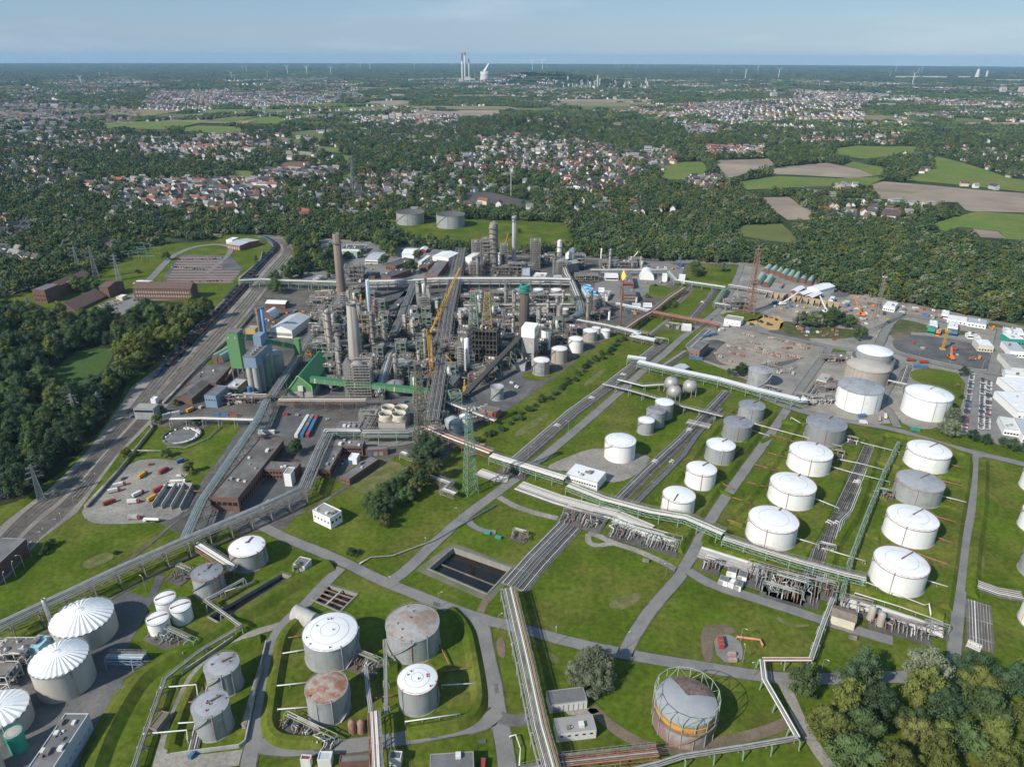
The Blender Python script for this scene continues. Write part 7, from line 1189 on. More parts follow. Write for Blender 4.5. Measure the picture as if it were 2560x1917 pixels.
y0=[P('H',x,y,9.3)+V(3.2,0,0) for x,y in((1075,500),(1180,960),(1270,1390),(1350,1680))];tag(MB().tube(y0,.16,6).build("gas_pipe",YELL),"thin yellow gas line on the edge of the tall pipe bridge","pipe")
for s,w,n,lab in[("E1140,1330 1290,1200 1500,1015 1700,870 1900,712 2060,585",11,10,"broad pipeline strip beside the diagonal road"),("H1115,500 1260,330 1480,100",14,14,"broad pipeline strip beside the dark basin"),("F1200,1235 1130,1400 1010,1650 I950,60 830,440",8,8,"pipeline strip between the middle and east tank rows west side"),("F1245,1240 1180,1400 1080,1650 I1020,60 900,460",6,6,"pipeline strip between the middle and east tank rows east side"),("E1780,1600 1990,1390 2207,1190 F130,1050 290,880",8,8,"pipeline strip through the western tank rows"),("E1900,1600 2100,1400 2207,1290 F80,1170 240,990",5,5,"narrow pipeline strip next to the western one"),("N700,590 800,470 930,320",3,3,"old pipes on the brown track bed"),("N900,760 1070,560 1210,385",8,7,"pipeline strip beside the north road"),("N580,1330 850,1150",7,6,"pipeline strip beside the blue tarpaulin"),("N870,1100 1100,890",6,6,"pipeline strip behind the brick pump station"),("N400,960 640,770",5,4,"pipeline strip over the small lawn"),("F880,830 830,900 800,960",7,6,"pipeline strip beside the pump hut"),("F1460,720 1420,830",5,5,"pipeline strip beside the fire engine"),("I1915,600 1930,900",10,8,"pipeline strip at the east edge of the site"),("I110,270 300,330 520,400",11,12,"white pipe manifold bed beside the huts"),("E1150,1490 1400,1580 1650,1650 H1770,30 2000,130",11,12,"white pipe manifold bed along the cream bridge"),("H1770,60 1960,150 2200,230",8,9,"second white manifold bed beside the loop road"),("I1020,590 1240,640 1480,720 1690,800",8,8,"white pipe manifold bed at the lower tank row"),("E890,1400 1000,1440 1080,1450",9,8,"white pipe fan at the foot of the green mast"),("F30,1075 180,1110",8,7,"pipe valves beside the sphere tanks"),("D1650,720 1980,1010",2,2,"x"),("G1250,1560 1290,1390 1370,1130",4,4,"pipes along the foot of the twin grey tanks"),("I1840,860 1930,900",6,7,"white pipe ends at the east strip"),("I1900,480 2040,530 2200,560",8,5,"white pipes leading to the edge tanks")]:
 if lab!="x":pipeway(None,pp(s),w,n,lab,pipes=[OFFW,OFFW,OFFW,STEEL] if "white" in lab else None)
def manifold(t,x,y,w,d,label,rz=-.45,tall=3.2,m=None,n=None):
 p=P(t,x,y);r=random.Random(int(x+y));e=thing("valve_manifold",label,"valve field",(p.x,p.y,.3),rz);MB().box((0,0,.1),(w+1,d+1,.2)).build("slab",YARD,e);n=n or int(w/1.5);ms=m or[OFFW,STEEL,GREYST,DARKST,STEEL,RUST]
 for k in range(n):
  X=-w/2+w*(k+.5)/n;y0=r.uniform(-.5,-.15)*d;y1=r.uniform(.1,.5)*d;X+=r.uniform(-.5,.5);q=[V(X,y0,1.0),V(X,y0*.4,1.2),V(X,-d*.02,r.uniform(1.6,tall))]+([V(X+r.choice([-1,1])*r.uniform(1,4),-d*.02,q_z:=r.uniform(1.2,tall))] if r.random()<.4 else[])+[V(X,y1,r.uniform(1.2,tall))];mb=MB().tube(q,r.uniform(.16,.3),6)
  for j in range(2):yy=r.uniform(y0,y1);mb.bar((X,yy,.2),(X,yy,r.uniform(1.9,2.7)),.34);mb.lathe([(.05,2.1),(.45,2.2),(.05,2.3)],8,(X,yy))
  if r.random()<.85:mb.build("valve_line",r.choice(ms),e)
 fb=MB()
 for k in range(max(2,int(w/5))+1):
  X=-w/2+w*k/max(2,int(w/5));fb.bar((X,d*.2,0),(X,d*.2,tall+1),.25);fb.bar((X,d/2,0),(X,d/2,tall+1),.25);fb.bar((X,d*.2,tall+1),(X,d/2,tall+1),.22)
 fb.bar((-w/2,d*.2,tall+1),(w/2,d*.2,tall+1),.22);fb.bar((-w/2,d/2,tall+1),(w/2,d/2,tall+1),.22);fb.build("frame",LGREEN if r.random()<.5 else STEEL,e)
 for k in range(4):MB().tube([V(-w/2*r.uniform(.3,1),d*(.22+.08*k),tall+1.3),V(w/2*r.uniform(.3,1),d*(.22+.08*k),tall+1.3)],.2,6).build("header_pipe",r.choice(ms),e)
 return e
for a in[('I',600,470,30,18,"crowded valve field left half below the middle tank row"),('I',720,520,24,18,"crowded valve field right half below the middle tank row"),('I',640,560,20,8,"row of pumps in front of the crowded valve field"),('I',890,520,16,12,"valve corner below the paired pipeline strips"),('I',1120,640,14,10,"valve group behind the cream pump house"),('I',1400,770,26,10,"row of grey pumps at the end of the manifold road"),('I',185,370,9,9,"small tank and valve group left of the white huts"),('H',1960,190,40,14,"long valve field inside the loop road"),('H',1560,70,26,14,"pipe crossing with brown frames at the head of the broad strip"),('E',1120,1400,20,12,"pipe crossing beside the green mast"),('F',790,940,16,12,"pipe crossing at the end of the white gallery"),('F',1080,1210,10,6,"valve knot between the tank rows north end"),('I',930,270,9,6,"valve knot between the tank rows near end"),('F',1310,1560,9,7,"yellow white pipe loops beside the rust streaked grey tank"),('H',150,1010,14,9,"white valve frame between the four near tanks"),('G',1990,1460,26,7,"row of pumps in front of the rust roofed tank"),('G',1110,850,26,9,"pump row on a slab beside the white silos"),('N',690,870,16,9,"valve group beside the white shelter"),('N',530,1050,14,9,"pipe end valves at the gallery step"),('H',1150,180,9,6,"small burner skid with rust red pipes on the lawn"),('I',1640,790,10,6,"silver valve cage at the end of the white manifold bed"),('F',560,880,14,8,"pipe loops beside the grey double walled tank"),('G',1170,430,10,10,"valve group beside the dark roofed tank"),('F',1000,1300,8,6,"valve knot between the white tanks")]:manifold(*a)
for x,y in((1215,700),(1275,740)):
 column('I',x,y,y-85,3.4,f"{'left' if x < 1250 else 'right'} brown upright vessel in the pump row beside the cream pump house",T_TAN,0,"pressure_vessel",riser=False,cat="vessel")
for i,x in enumerate((75,135)):column('H',x,1425,1355,3.2,f"{'left' if i == 0 else 'right'} rusty dome topped vessel in the pump row",RUST,0,"pressure_vessel",riser=False,cat="vessel")
LN=[("F590,1175 820,1240 1050,1310",1),("F555,1285 690,1320",1),("F470,1360 600,1400",1),("F420,1475 540,1505",1),("F325,1575 440,1610",1),("F1690,1350 1820,1385",1),("F1650,1460 1850,1510",1),("F1650,1565 1830,1610",0),("I270,65 390,100",1),("I1590,35 1815,100",1),("I1600,165 1770,235",1),("I1520,290 1780,385",1),("I1545,460 1710,510",0),("F700,1060 760,1095",0),("F460,1100 700,1165 1030,1250",0),("F1030,1190 1200,1235 1400,1285",0),("F1000,1330 1150,1360 1300,1400",0),("F840,1580 1010,1650",0),("F930,1370 1100,1420 1340,1480",0),("I700,185 880,240",0),("I900,260 1180,345",0),("F210,1460 330,1520",1),("F320,1305 380,1240",1),("F435,1140 560,1180",0),("I1070,440 1180,480 1560,630 1590,620 1600,690",0),("I1110,550 1400,640 1680,740",0),("I350,830 500,850 515,885",2),("G1820,945 2000,915",0),("G1770,1155 2010,1130",0),("G1800,1305 2010,1290",0),("G1830,840 1940,825 1985,790",1),("H660,1050 890,1025",1),("H640,880 700,1010",1),("H415,1385 770,1335",0),("H210,1225 370,1205",1),("H650,1150 880,1135",0),("G1040,1165 1275,1145 1285,1210",0),("G930,1465 1215,1440 1220,1500",0),("G1160,1395 1310,1385",0),("G1205,1255 1290,1245",1),("D835,1265 1060,1270 1090,1245 1200,1250 1340,1190 1430,1110",3),("G1350,580 1640,480",0),("D560,1630 780,1390 990,1120 980,1100",4),("E1000,1620 H600,200 330,300 190,310 120,350",3),("A1550,1550 1690,1430 1700,1375",4),("D1060,960 1300,710 1560,470 1640,380",4),("G1690,1030 1580,1400",4),("D1200,1530 1350,1535",1),("D1540,1330 1930,1330",1),("D1610,1180 1800,1175",1),("H1090,1480 1130,1470 1160,1560 1150,1700",0),("H1270,20 1160,140",5)]
for i,(s,k) in enumerate(LN):
 if k==5:continue
 g=[P(*q) for q in pp(s)];z=(2.2,1.6,1.8,1.2,1.6)[k];m=(OFFW,RUSTPIPE,mat("salmon_pipe",(.5,.2,.13),.6),STEEL,GREYST)[k];R=(.22,.22,.42,.3,.9)[k];c=g[0].copy()
 e=thing("field_pipe",["white pipe on low posts over the grass beside the tanks","rust red fire water pipe on low posts over the grass","thick salmon pipe arch on the lawn beside the red skids","thin silver pipe run along the lawn edge","thick grey pipe lying beside the tracks"][k],"pipe",c,0,["white field pipes","rust red field pipes","salmon pipe","silver pipe runs","thick grey pipes"][k])
 q=[p-c+V(0,0,z) for p in g];MB().tube([V(q[0].x,q[0].y,.2)]+q+[V(q[-1].x,q[-1].y,.2)],R,7).build("pipe",m,e)
 for p in resample(q,7):MB().bar((p.x,p.y,0),(p.x,p.y,z),.22).build("post",LGREEN if k==0 else m,e)
 # gasholder, basins
GPAINT=mat('gas_frame_green',(.34,.4,.3),.6,var=.15)
def gasholder():
 c,r,H=tank_fit('I',-20,1535,1300,415);e=thing("gasholder","gasholder with rust patched roof inside a pale green guide frame","gasholder",(c.x,c.y,.15));a0=math.atan2(-c.y,-c.x);q=lambda a,R,z:V(math.cos(a)*R,math.sin(a)*R,z);h1=8.5
 MB().lathe([(r,0),(r,h1)],72).build("water_tank",mat("gas_red_wall",(.23,.13,.125),.7,var=.14,scale=.2,streak=True,col2=(.3,.28,.27),k2=.52,scale2=.12),e);MB().ring((0,0),r,h1,.8,72).build("gallery",DARKST,e);MB().lathe([(r*.975,h1),(r*.975,h1+3.0)],72).build("orange_lift",mat("gas_orange",(.6,.25,.03),.65,var=.25,scale=.2,col2=(.34,.2,.1),k2=.62,scale2=.2),e);MB().lathe([(r*.965,h1+3),(r*.965,h1+4.4)],72).build("grey_lift",T_GREY,e)
 MB().lathe([(r*.965*k,h1+4.4+2.6*(1-k*k)) for k in(1,.85,.68,.5,.3,.004)],72).build("roof",mat("gas_roof",(.33,.335,.34),.5,metal=.1,var=.12,scale=.2),e)
 mb=MB();th=[.1+k*.13 for k in range(15)];ks=(.04,.25,.5,.7,.88,.985)
 vs=[q(a,r*.965*k,h1+4.48+2.6*(1-k*k)) for a in th for k in ks];n=len(ks);mb.add(vs,[(i*n+j,i*n+j+1,(i+1)*n+j+1,(i+1)*n+j) for i in range(len(th)-1) for j in range(n-1)]);mb.build("rust_roof_panel",mat("gas_rust",(.13,.085,.07),.9,var=.4,scale=.6,col2=(.19,.14,.12),k2=.5,scale2=.5),e)
 N=16;top=17.6
 for k in range(N):
  a=a0+2*math.pi*k/N;MB().bar(q(a,r+.3,0),q(a,r+.3,top),.26).build("guide_post",GPAINT,e)
 for z in(11,top):
  mb=MB();[mb.bar(q(a0+2*math.pi*k/N,r+.3,z),q(a0+2*math.pi*(k+1)/N,r+.3,z),.19) for k in range(N)];mb.build("guide_ring_frame",GPAINT,e)
 mb=MB();[mb.bar(q(a0+2*math.pi*(k+(k%2))/N,r+.3,11),q(a0+2*math.pi*(k+1-(k%2))/N,r+.3,top),.13) for k in range(N)];mb.build("brace_lattice",GPAINT,e)
 mb=MB();pr=None
 for k in range(18):
  p=q(a0-.3+k*.05,r+.7,h1*k/17);
  if pr is not None:mb.bar(pr,p,.9,.2)
  pr=p
 mb.build("stair",RUST,e)
gasholder()
def basin(g,label,lvl=-3.0,dep=-5.5,rim=.55):
 """walls sunk into the ground round a sheet of dark water"""
 n=len(g);c=sum(g,V(0,0,0))/n;e=thing("basin",label,"basin",(c.x,c.y,0));g=[p-c for p in g];inn=[p*(1-.9/p.length) for p in g];f=tuple(range(n));ccw=sum(inn[i].x*inn[(i+1)%n].y-inn[(i+1)%n].x*inn[i].y for i in range(n))>0
 MB().add([(p.x,p.y,lvl) for p in inn],[f if ccw else f[::-1]]).build("water",WATERM,e)
 for i in range(n):
  a,b=g[i],g[(i+1)%n];d,k=inn[(i+1)%n],inn[i];q=[a,b,d,k];MB().add([(p.x,p.y,dep) for p in q]+[(p.x,p.y,rim) for p in q],[(0,1,5,4),(1,2,6,5),(2,3,7,6),(3,0,4,7),(4,5,6,7)]).build("rim_wall",mat("basin_concrete",(.27,.25,.215),.9,var=.25,scale=.3,streak=True),e)
 hb=MB()
 for i in range(n):rail(hb,g[i],g[(i+1)%n],rim)
 hb.build("handrail",STEEL,e);return e,inn
sheet("yard",'H',[(480,385),(720,205),(1160,370),(965,590),(890,565)],mat("worn_bank",(.17,.15,.12),.95,var=.3,scale=.2,col2=(.1,.12,.05),k2=.5,scale2=.1),.24,holes=PITS[:1])
e,inn=basin(PITS[0],"large dark rectangular water basin with concrete rim beside the crossroads");a,b=inn[0].lerp(inn[1],.45),inn[3].lerp(inn[2],.45);MB().bar((a.x,a.y,-2.8),(b.x,b.y,-2.8),.6,.5).build("baffle",DARKST,e)
e,inn=basin(PITS[1],"smaller settling pit with rusty cross beams beside the gravel path",-1.5)
for k in(.25,.5,.75):a,b=inn[0].lerp(inn[1],k),inn[3].lerp(inn[2],k);MB().bar((a.x,a.y,.3),(b.x,b.y,.3),.7,.4).build("cross_beam",RUST,e)
a,b=inn[0].lerp(inn[3],.5),inn[1].lerp(inn[2],.5);MB().bar((a.x,a.y,.32),(b.x,b.y,.32),.9,.6).build("cross_wall",CONC,e)
basin(PITS[2],"long black drainage channel between the digesters and the bank",-1.6)
def pond():
 c,r,H=tank_fit('D',1190,1222,1200,262);e=thing("round_pond","round concrete pond floor ringed by white bulk bags","pond",(c.x,c.y,.2));MB().lathe([(r,0),(r,1.6),(r-.5,1.6),(r-.5,.3),(.01,.3)],56,smooth=False).build("basin_wall",FELT,e)
 for i in range(64):
  a=-1.7+3.6*(i/64)+(2.0 if i%9==0 else 0);k=r*br.uniform(.76,.93);tag(MB().lathe([(.3,0),(.75,.25),(.72,1.0),(.3,1.25)],8).build("bulk_bag",OFFW if i%3 else WHITE,None,(c.x+math.cos(a)*k,c.y+math.sin(a)*k,.5)),"white bulk bag lying in the ring of bags on the round pond floor","bag","white bags on the round pond")
pond()
PU('G',150,1010,14,10,9,'cluttered process frame between the digesters and the light blue box plant',OFFW,vessels=6);PU('G',40,1150,12,9,8,'cluttered pump frame beside the wavy covered digester',OFFW,vessels=5);PU('G',60,960,14,8,6,'low pipe frame under the grey pipe bridge by the digesters',STEEL,vessels=4)
for s,lab in(("G1725,855 1690,1000 1640,1250 1590,1500","long dark concrete wall beside the pit of the twin grey tanks"),("G1105,1590 1240,1570 1550,1530 1590,1500","low concrete wall at the foot of the tank pit"),("G1180,1055 1350,940 1510,830","low concrete wall along the silver pipes on the bank")):
 g=[P(*q) for q in pp(s)];mb=MB();[mb.bar(a+V(0,0,1),b+V(0,0,1),.5,2) for a,b in zip(g[:-1],g[1:])];tag(mb.build("pit_wall",CONC),lab,"wall")
sheet("yard",'G',[(-200,860),(200,820),(420,780),(820,520),(960,560),(1010,420),(1070,420),(960,640),(830,880),(980,960),(800,1090),(740,1300),(560,1800),(-300,1800)],DARKYARD,.2)
# masts, pylons, lamps, cranes
mast('E',838,1532,1000,7.5,2.6,"tall green lattice mast standing by the diagonal road",mat('mast_green',(.17,.27,.18),.6,var=.2),head=True,w=.34);mast('L',1320,1350,330,8,3.2,"dark green and red lattice mast over the pipe corner",mat("mast_dark",(.16,.15,.1),.7,var=.3,scale=.1),w=.42,n=16);mast('F',1232,480,140,5,2,"grey lattice mast by the scrap pads",GREYST,head=True,w=.26)
mast('N',1600,690,-80,12,4,"rust brown triangular flare tower of three lattice legs",mat("flare_rust",(.27,.17,.12),.8,var=.2,scale=.1),"flare_tower","tower",16,.42,3);MB_=P('N',1600,690);tag(MB().cyl((MB_.x,MB_.y),.7,1,rise(MB_,'N',-120),10).build("flare_pipe",RUST),"thin flare riser inside the brown lattice tower","pipe")
p=P('N',45,852);hf=rise(p,'N',300);e=thing("flare_stack","slim guyed flare stack with a burning orange flame","flare",(p.x,p.y,.1));lattice(MB(),hf,2.2,1.6,22,.22,3).build("tower_lattice",RUST,e);MB().cyl((0,0),.4,0,hf+1,8).build("riser",STEEL,e)
fl=MB();fl.lathe([(.5,hf+1),(1.5,hf+3),(1.7,hf+5),(1.0,hf+8),(.1,hf+11)],10);fl.lathe([(.4,hf+2),(1.2,hf+5),(.1,hf+8)],8,(1.2,.4));fl.build("flame",mat("flame",(.8,.25,.03),emit=(1,.28,.04,3.0)),e)
for t,x,yb,yt,lab in[('D',270,1582,1352,"silver power pylon nearest the railway in the lower wood"),('D',30,1562,1340,"silver power pylon at the picture edge in the lower wood"),('D',500,1062,890,"power pylon left of its pair above the dark wood"),('D',665,1045,880,"power pylon right of its pair above the dark wood"),('D',385,660,505,"thin power pylon beyond the reed clearing"),('A',515,1510,1335,"left pylon of the three behind the office wing"),('A',625,1545,1330,"middle pylon of the three behind the office wing"),('A',770,1555,1385,"right pylon of the three on the substation lawn"),('A',740,1200,1110,"far pylon above the west houses"),('D',30,270,190,"pylon beside the west road"),('B',85,990,750,"very thin pylon between the green fields"),('D',190,360,270,"pylon at the edge of the west wood")]:pylon(t,x,yb,yt,lab,br.uniform(.2,.9),.34)
mast('B',1098,1010,858,1.4,.7,"thin pale mast in front of the town",OFFW,pl=0,n=10,w=.3)
for k in range(26):x,y=br.uniform(800,1050),br.uniform(1345,1440);p=P('A',x,y);e=thing("switchgear_gantry","grey green switchgear gantry in the substation","gantry",(p.x,p.y,.2),.4,"switchgear gantries");w_=br.uniform(6,14);MB().bar((-w_/2,0,0),(-w_/2,0,8),.3).bar((w_/2,0,0),(w_/2,0,8),.3).build("post_frame",LGREEN,e);MB().bar((-w_/2,0,8),(w_/2,0,8),.4).build("beam",LGREEN,e)
LAMP=None
for t,x,y in[('H',632,625),('H',1018,765),('H',1388,865),('H',1112,980),('H',312,505),('H',545,250),('H',765,60),('I',375,850),('I',390,980),('I',458,1070),('I',895,1050),('I',735,1195),('E',1470,1140),('E',1210,1310),('D',1085,710),('D',1195,600),('D',1300,500),('D',1385,430),('D',1180,740),('D',680,1245),('G',415,110),('G',360,140),('G',310,190),('G',260,225),('G',205,300),('G',160,370),('G',105,430),('G',50,500),('D',590,1530),('D',630,1480),('D',490,1640),('G',945,515),('H',2100,420),('H',1840,890),('F',1530,650),('F',1730,700),('F',1935,740),('C',1200,1650),('D',1480,350)]:
 p=P(t,x,y);dark=t=='G';lab="brown wooden post along the lower sidings" if dark else "thin grey street lamp beside the works roads"
 if LAMP is None:
  LAMP=thing("street_lamp",lab,"lamp",p,.5,"street lamps of the works");MB().tube([(0,0,0),(0,0,8.2),(.4,0,9)],.12,6).build("post",STEEL,LAMP);MB().tube([(.3,0,8.95),(1.5,0,9.25)],.1,5).build("arm",STEEL,LAMP);MB().box((1.8,0,9.25),(.9,.35,.2)).build("lamp_head",OFFW,LAMP)
 else:
  o=dup(LAMP,p,br.uniform(0,6),lab,"brown posts along the sidings" if dark else "street lamps of the works")
  if dark:[ch.data.materials for ch in o.children]
def crane(t,x,y,tip,dY,label,m=YELL,w=1.1,truck=True,rz=None,A=None):
 """crane whose boom runs from its carrier at the ground point to the surveyed tip, dY metres deeper"""
 p=P(t,x,y);q=PY(tip[0],tip[1],tip[2],p.y+dY);d=q-p;rz=math.atan2(d.y,d.x);e=thing("mobile_crane",label,"crane",(p.x,p.y,.15),0);g=V(0,0,2.6);mb=MB();L=d.length;n=max(3,int(L/(w*2.2)));dn=(d-g).normalized();sx=dn.cross(V(0,0,1)).normalized();sy=sx.cross(dn);c=lambda k,i:g.lerp(d,k/n)+(sx*(-1,1,1,-1)[i]+sy*(-1,-1,1,1)[i])*w*.5*(1-.5*k/n)
 for i in range(4):mb.bar(c(0,i),c(n,i),.3)
 for k in range(n):
  for i in range(4):mb.bar(c(k,i),c(k+1,(i+1)%4),.17);mb.bar(c(k,(i+1)%4),c(k+1,i),.17)
 mb.build("boom_lattice",m,e);hx=V(math.cos(rz),math.sin(rz),0)
 MB().box((0,0,1.6),(8.5,2.6,1.3),rz).build("carrier",m,e);MB().box((-hx.x*1.6,-hx.y*1.6,3.0),(3.6,2.4,1.7),rz).build("machine_house",m,e);b=MB().box((hx.x*.8-hx.y*1.6,hx.y*.8+hx.x*1.6,3.1),(1.6,1.2,1.7),rz);b.build("cab",GLASS,e)
 for k in range(4):
  for s_ in(-1,1):u=hx*(-3.2+k*2.1)+V(-hx.y,hx.x,0)*s_*1.3;MB().tube([u+V(-hx.y,hx.x,0)*-.2+V(0,0,.6),u+V(-hx.y,hx.x,0)*.2+V(0,0,.6)],.6,10).build("wheel",BLACK,e)
 MB().tube([d,V(d.x,d.y,max(2,d.z*.4))],.08,4).build("hoist_rope",DARKST,e);return e
crane('L',780,250,('L',698,150),4,"small yellow crane beside the scaffold block");crane('L',1770,450,('L',1600,225),10,"yellow crane with its boom over the long slanting rack");crane('L',1830,660,('L',1828,520),3,"small yellow crane at the foot of the dark conveyor");crane('J',578,1200,('J',585,940),6,"upright yellow crane boom beside the broad stack",w=2);crane('J',312,900,('J',312,760),4,"yellow boom just left of the brown chimney");crane('J',470,975,('J',440,880),4,"yellow boom behind the brown chimney")
crane('F',1155,388,('F',1110,255),6,"orange telescopic crane by the bunkers",ORNG);crane('F',930,368,('F',890,258),6,"white telescopic crane left of the orange one",WHITE);crane('F',645,318,('F',750,235),5,"white telescopic crane lying over the bunkers",WHITE);crane('K',490,380,('K',532,205),8,"red crane boom before the meadow",mat("crane_red",(.45,.11,.05),.5));crane('K',2010,545,('K',2092,425),6,"white crane boom at the north unit",WHITE);crane('N',770,125,('N',768,15),4,"blue crane beside the railway road",BLUE);crane('F',1735,665,('F',1742,590),3,"orange drill rig on the dark pad",ORNG);crane('M',1130,715,('M',1070,595),3,"yellow crane boom by the transfer house")
crane('K',500,1380,('K',455,1290),3,"yellow boom west of the dark chimney");crane('K',450,1540,('K',415,1470),3,"thick yellow boom beside the coker")
def big_crane():
 p=P('L',1440,520);e=thing("crawler_crane","large yellow lattice crawler crane with luffing jib in the middle of the works","crane",(p.x,p.y,.15));hm_=rise(p,'J',1420);top=V(0,0,hm_);mb=MB();lattice(mb,hm_-5,2.8,2.4,12,.34,z0=4);mb.build("mast_lattice",YELL,e);tip=PY('J',1778,628,p.y+30)-V(p.x,p.y,0);back=PY('J',1375,1365,p.y-4)-V(p.x,p.y,0)
 for nm,a,b,w in(("jib_lattice",top,tip,2.0),("back_mast_lattice",top,back,1.4)):
  d=b-a;n=max(3,int(d.length/4));dn=d.normalized();sx=dn.cross(V(0,0,1)).normalized();sy=sx.cross(dn);c=lambda k,i:a.lerp(b,k/n)+(sx*(-1,1,1,-1)[i]+sy*(-1,-1,1,1)[i])*w*.5*min(1,.3+2*k/n,.4+2*(n-k)/n);mb=MB()
  for k in range(n):
   for i in range(4):mb.bar(c(k,i),c(k+1,i),.3);mb.bar(c(k,i),c(k+1,(i+1)%4),.18)
  mb.build(nm,YELL,e)
 MB().tube([back,V(back.x*.5,0,5)],.5,5).build("back_stay",YELL,e);MB().tube([back,tip],.12,4).build("pendant_rope",DARKST,e);MB().tube([tip,V(tip.x,tip.y,tip.z*.3)],.1,4).build("hoist_rope",DARKST,e);MB().box((-2,-1,3.4),(9,6,3)).build("machine_house",YELL,e);MB().box((-5.5,-1,3),(3,7,4)).build("counterweight",YELL,e)
 for s_ in(-1,1):MB().box((0,s_*3.4,.9),(10,1.6,1.8)).build("crawler",DARKST,e)
big_crane()
p=P('F',1682,605);e=thing("tower_crane","yellow tower crane on the dark pad","crane",(p.x,p.y,.15));hh=rise(p,'F',490);lattice(MB(),hh,1.5,1.4,12,.2).build("mast_lattice",YELL,e);tp=PY('F',1700,470,p.y+3)-V(p.x,p.y,0);MB().bar((0,0,hh),tp,.45).build("jib",YELL,e);MB().box((0,0,.6),(4,4,1.2)).build("ballast",SANDM,e);MB().box((0,0,hh+.5),(3,2.4,2)).build("cab",YELL,e)
# vehicles, containers, wagons, stored goods
def proto(name,label,cat,parts,group=None):
 e=thing(name,label,cat,(0,0,-50),0,group)
 for nm,mb,m in parts:mb.build(nm,m,e)
 return e
def tint(e,part,m):
 for ch in e.children:
  if ch.name.split(".")[0]==part:ch.data=ch.data.copy();ch.data.materials[0]=m
def wheels(xs,y,r):return[("wheel",MB().tube([(x,s*y-.12,r),(x,s*y+.12,r)],r,8),BLACK) for x in xs for s in(-1,1)]
CARB=MB().add([(x,y,z) for y in(-.85,.85) for x,z in((-2.1,.35),(2.1,.35),(2.15,.75),(1.1,.9),(-1.9,.95),(-2.15,.8))],[(0,1,2,3,4,5),(11,10,9,8,7,6),(0,6,7,1),(1,7,8,2),(2,8,9,3),(3,9,10,4),(4,10,11,5),(5,11,6,0)])
CARC=MB().add([(x,y*(1 if z<1 else .86),z) for y in(-.8,.8) for x,z in((-1.8,.93),(1.0,.9),(.35,1.42),(-1.3,1.45))],[(0,1,2,3),(7,6,5,4),(0,4,5,1),(1,5,6,2),(2,6,7,3),(3,7,4,0)])
CAR=proto("parked_car","car","car",[("body",CARB,WHITE),("cabin",CARC,GLASS)]+wheels((-1.3,1.3),.8,.32));VAN=proto("parked_van","van","van",[("body",MB().prism([(-2.8,-1),(2.2,-1),(2.2,1),(-2.8,1)],.4,2.4),WHITE),("cab",MB().prism([(2.2,-.95),(3.0,-.95),(3.0,.95),(2.2,.95)],.4,1.5),WHITE),("windscreen",MB().add([(2.22,-.9,2.3),(2.9,-.9,1.5),(2.9,.9,1.5),(2.22,.9,2.3)],[(0,1,2,3)]),GLASS)]+wheels((-1.8,2.0),.95,.38))
TRUCK=proto("truck","truck","truck",[("cab",MB().box((4.0,0,1.7),(2,2.4,2.4)),RED),("windscreen",MB().box((5.02,0,2.3),(.06,2.1,.9)),GLASS),("load_box",MB().box((-.8,0,2.2),(7.4,2.5,2.6)),WHITE),("chassis",MB().box((0,0,.75),(9.6,1.2,.3)),BLACK)]+wheels((-3.2,-2,3.8),1.1,.5))
TANKER=proto("tank_truck","tanker","truck",[("cab",MB().box((5.6,0,1.7),(2,2.4,2.5)),WHITE),("windscreen",MB().box((6.62,0,2.3),(.06,2.1,.9)),GLASS),("tank",MB().tube([(-5.6,0,2.3),(-5.4,0,2.3),(4.0,0,2.3),(4.2,0,2.3)],1.15,14),WHITE),("chassis",MB().box((0,0,.75),(11.6,1.2,.3)),BLACK)]+wheels((-4.4,-3.2,3,5.4),1.1,.5))
cb=MB();[cb.bar((x,-1.23,2.62),(x,1.23,2.62),.1) for x in(-2.6,0,2.6)];[cb.bar((x,s*1.23,.1),(x,s*1.23,2.5),.1) for x in(-2.6,-1.6,-.6,.6,1.6,2.6) for s in(-1,1)]
CONT=proto("shipping_container","container","container",[("body",MB().box((0,0,1.3),(6,2.4,2.6)),BLUE),("rib_frame",cb,GREYST),("door",MB().box((3.02,0,1.3),(.06,2.2,2.4)),GREYST)])
WAG=proto("coal_wagon","wagon","wagon",[("hopper",MB().add([(x*k,y*k,z) for z,k in((1.1,.8),(3.6,1)) for x,y in((-6,-1.45),(6,-1.45),(6,1.45),(-6,1.45))],[(0,1,5,4),(1,2,6,5),(2,3,7,6),(3,0,4,7)]),BLUE),("coal_load",MB().add([(-5.8,-1.4,3.3),(5.8,-1.4,3.3),(5.8,1.4,3.3),(-5.8,1.4,3.3),(-4.5,0,3.8),(4.5,0,3.8)],[(0,1,5,4),(2,3,4,5),(1,2,5),(3,0,4)]),mat("coal",(.02,.02,.022),.8,var=.4,scale=.8)),("bogie",MB().box((-4,0,.6),(3,2,.8)),BLACK),("bogie",MB().box((4,0,.6),(3,2,.8)),BLACK)])
STK=proto("goods_stack","stack","stored goods",[("load",MB().box((-.9,0,.9),(1.5,2.2,1.8)).box((.9,.1,.75),(1.5,2.0,1.5)),REDBR),("pallet",MB().box((0,0,.08),(3.6,2.4,.16)),EARTH)])
PAL={"white":OFFW,"grey":GREYST,"dark":mat("car_dark",(.04,.045,.05),.35),"red":RED,"blue":BLUE,"silver":METR,"orange":ORNG,"teal":TEAL,"yellow":YELL,"brick":mat("pallet_brick",(.27,.13,.1),.9,var=.3,scale=.6),"pale":CONC,"pink":mat("pallet_pink",(.42,.28,.23),.9,var=.2,scale=.8)}
USED=set();VAR={}
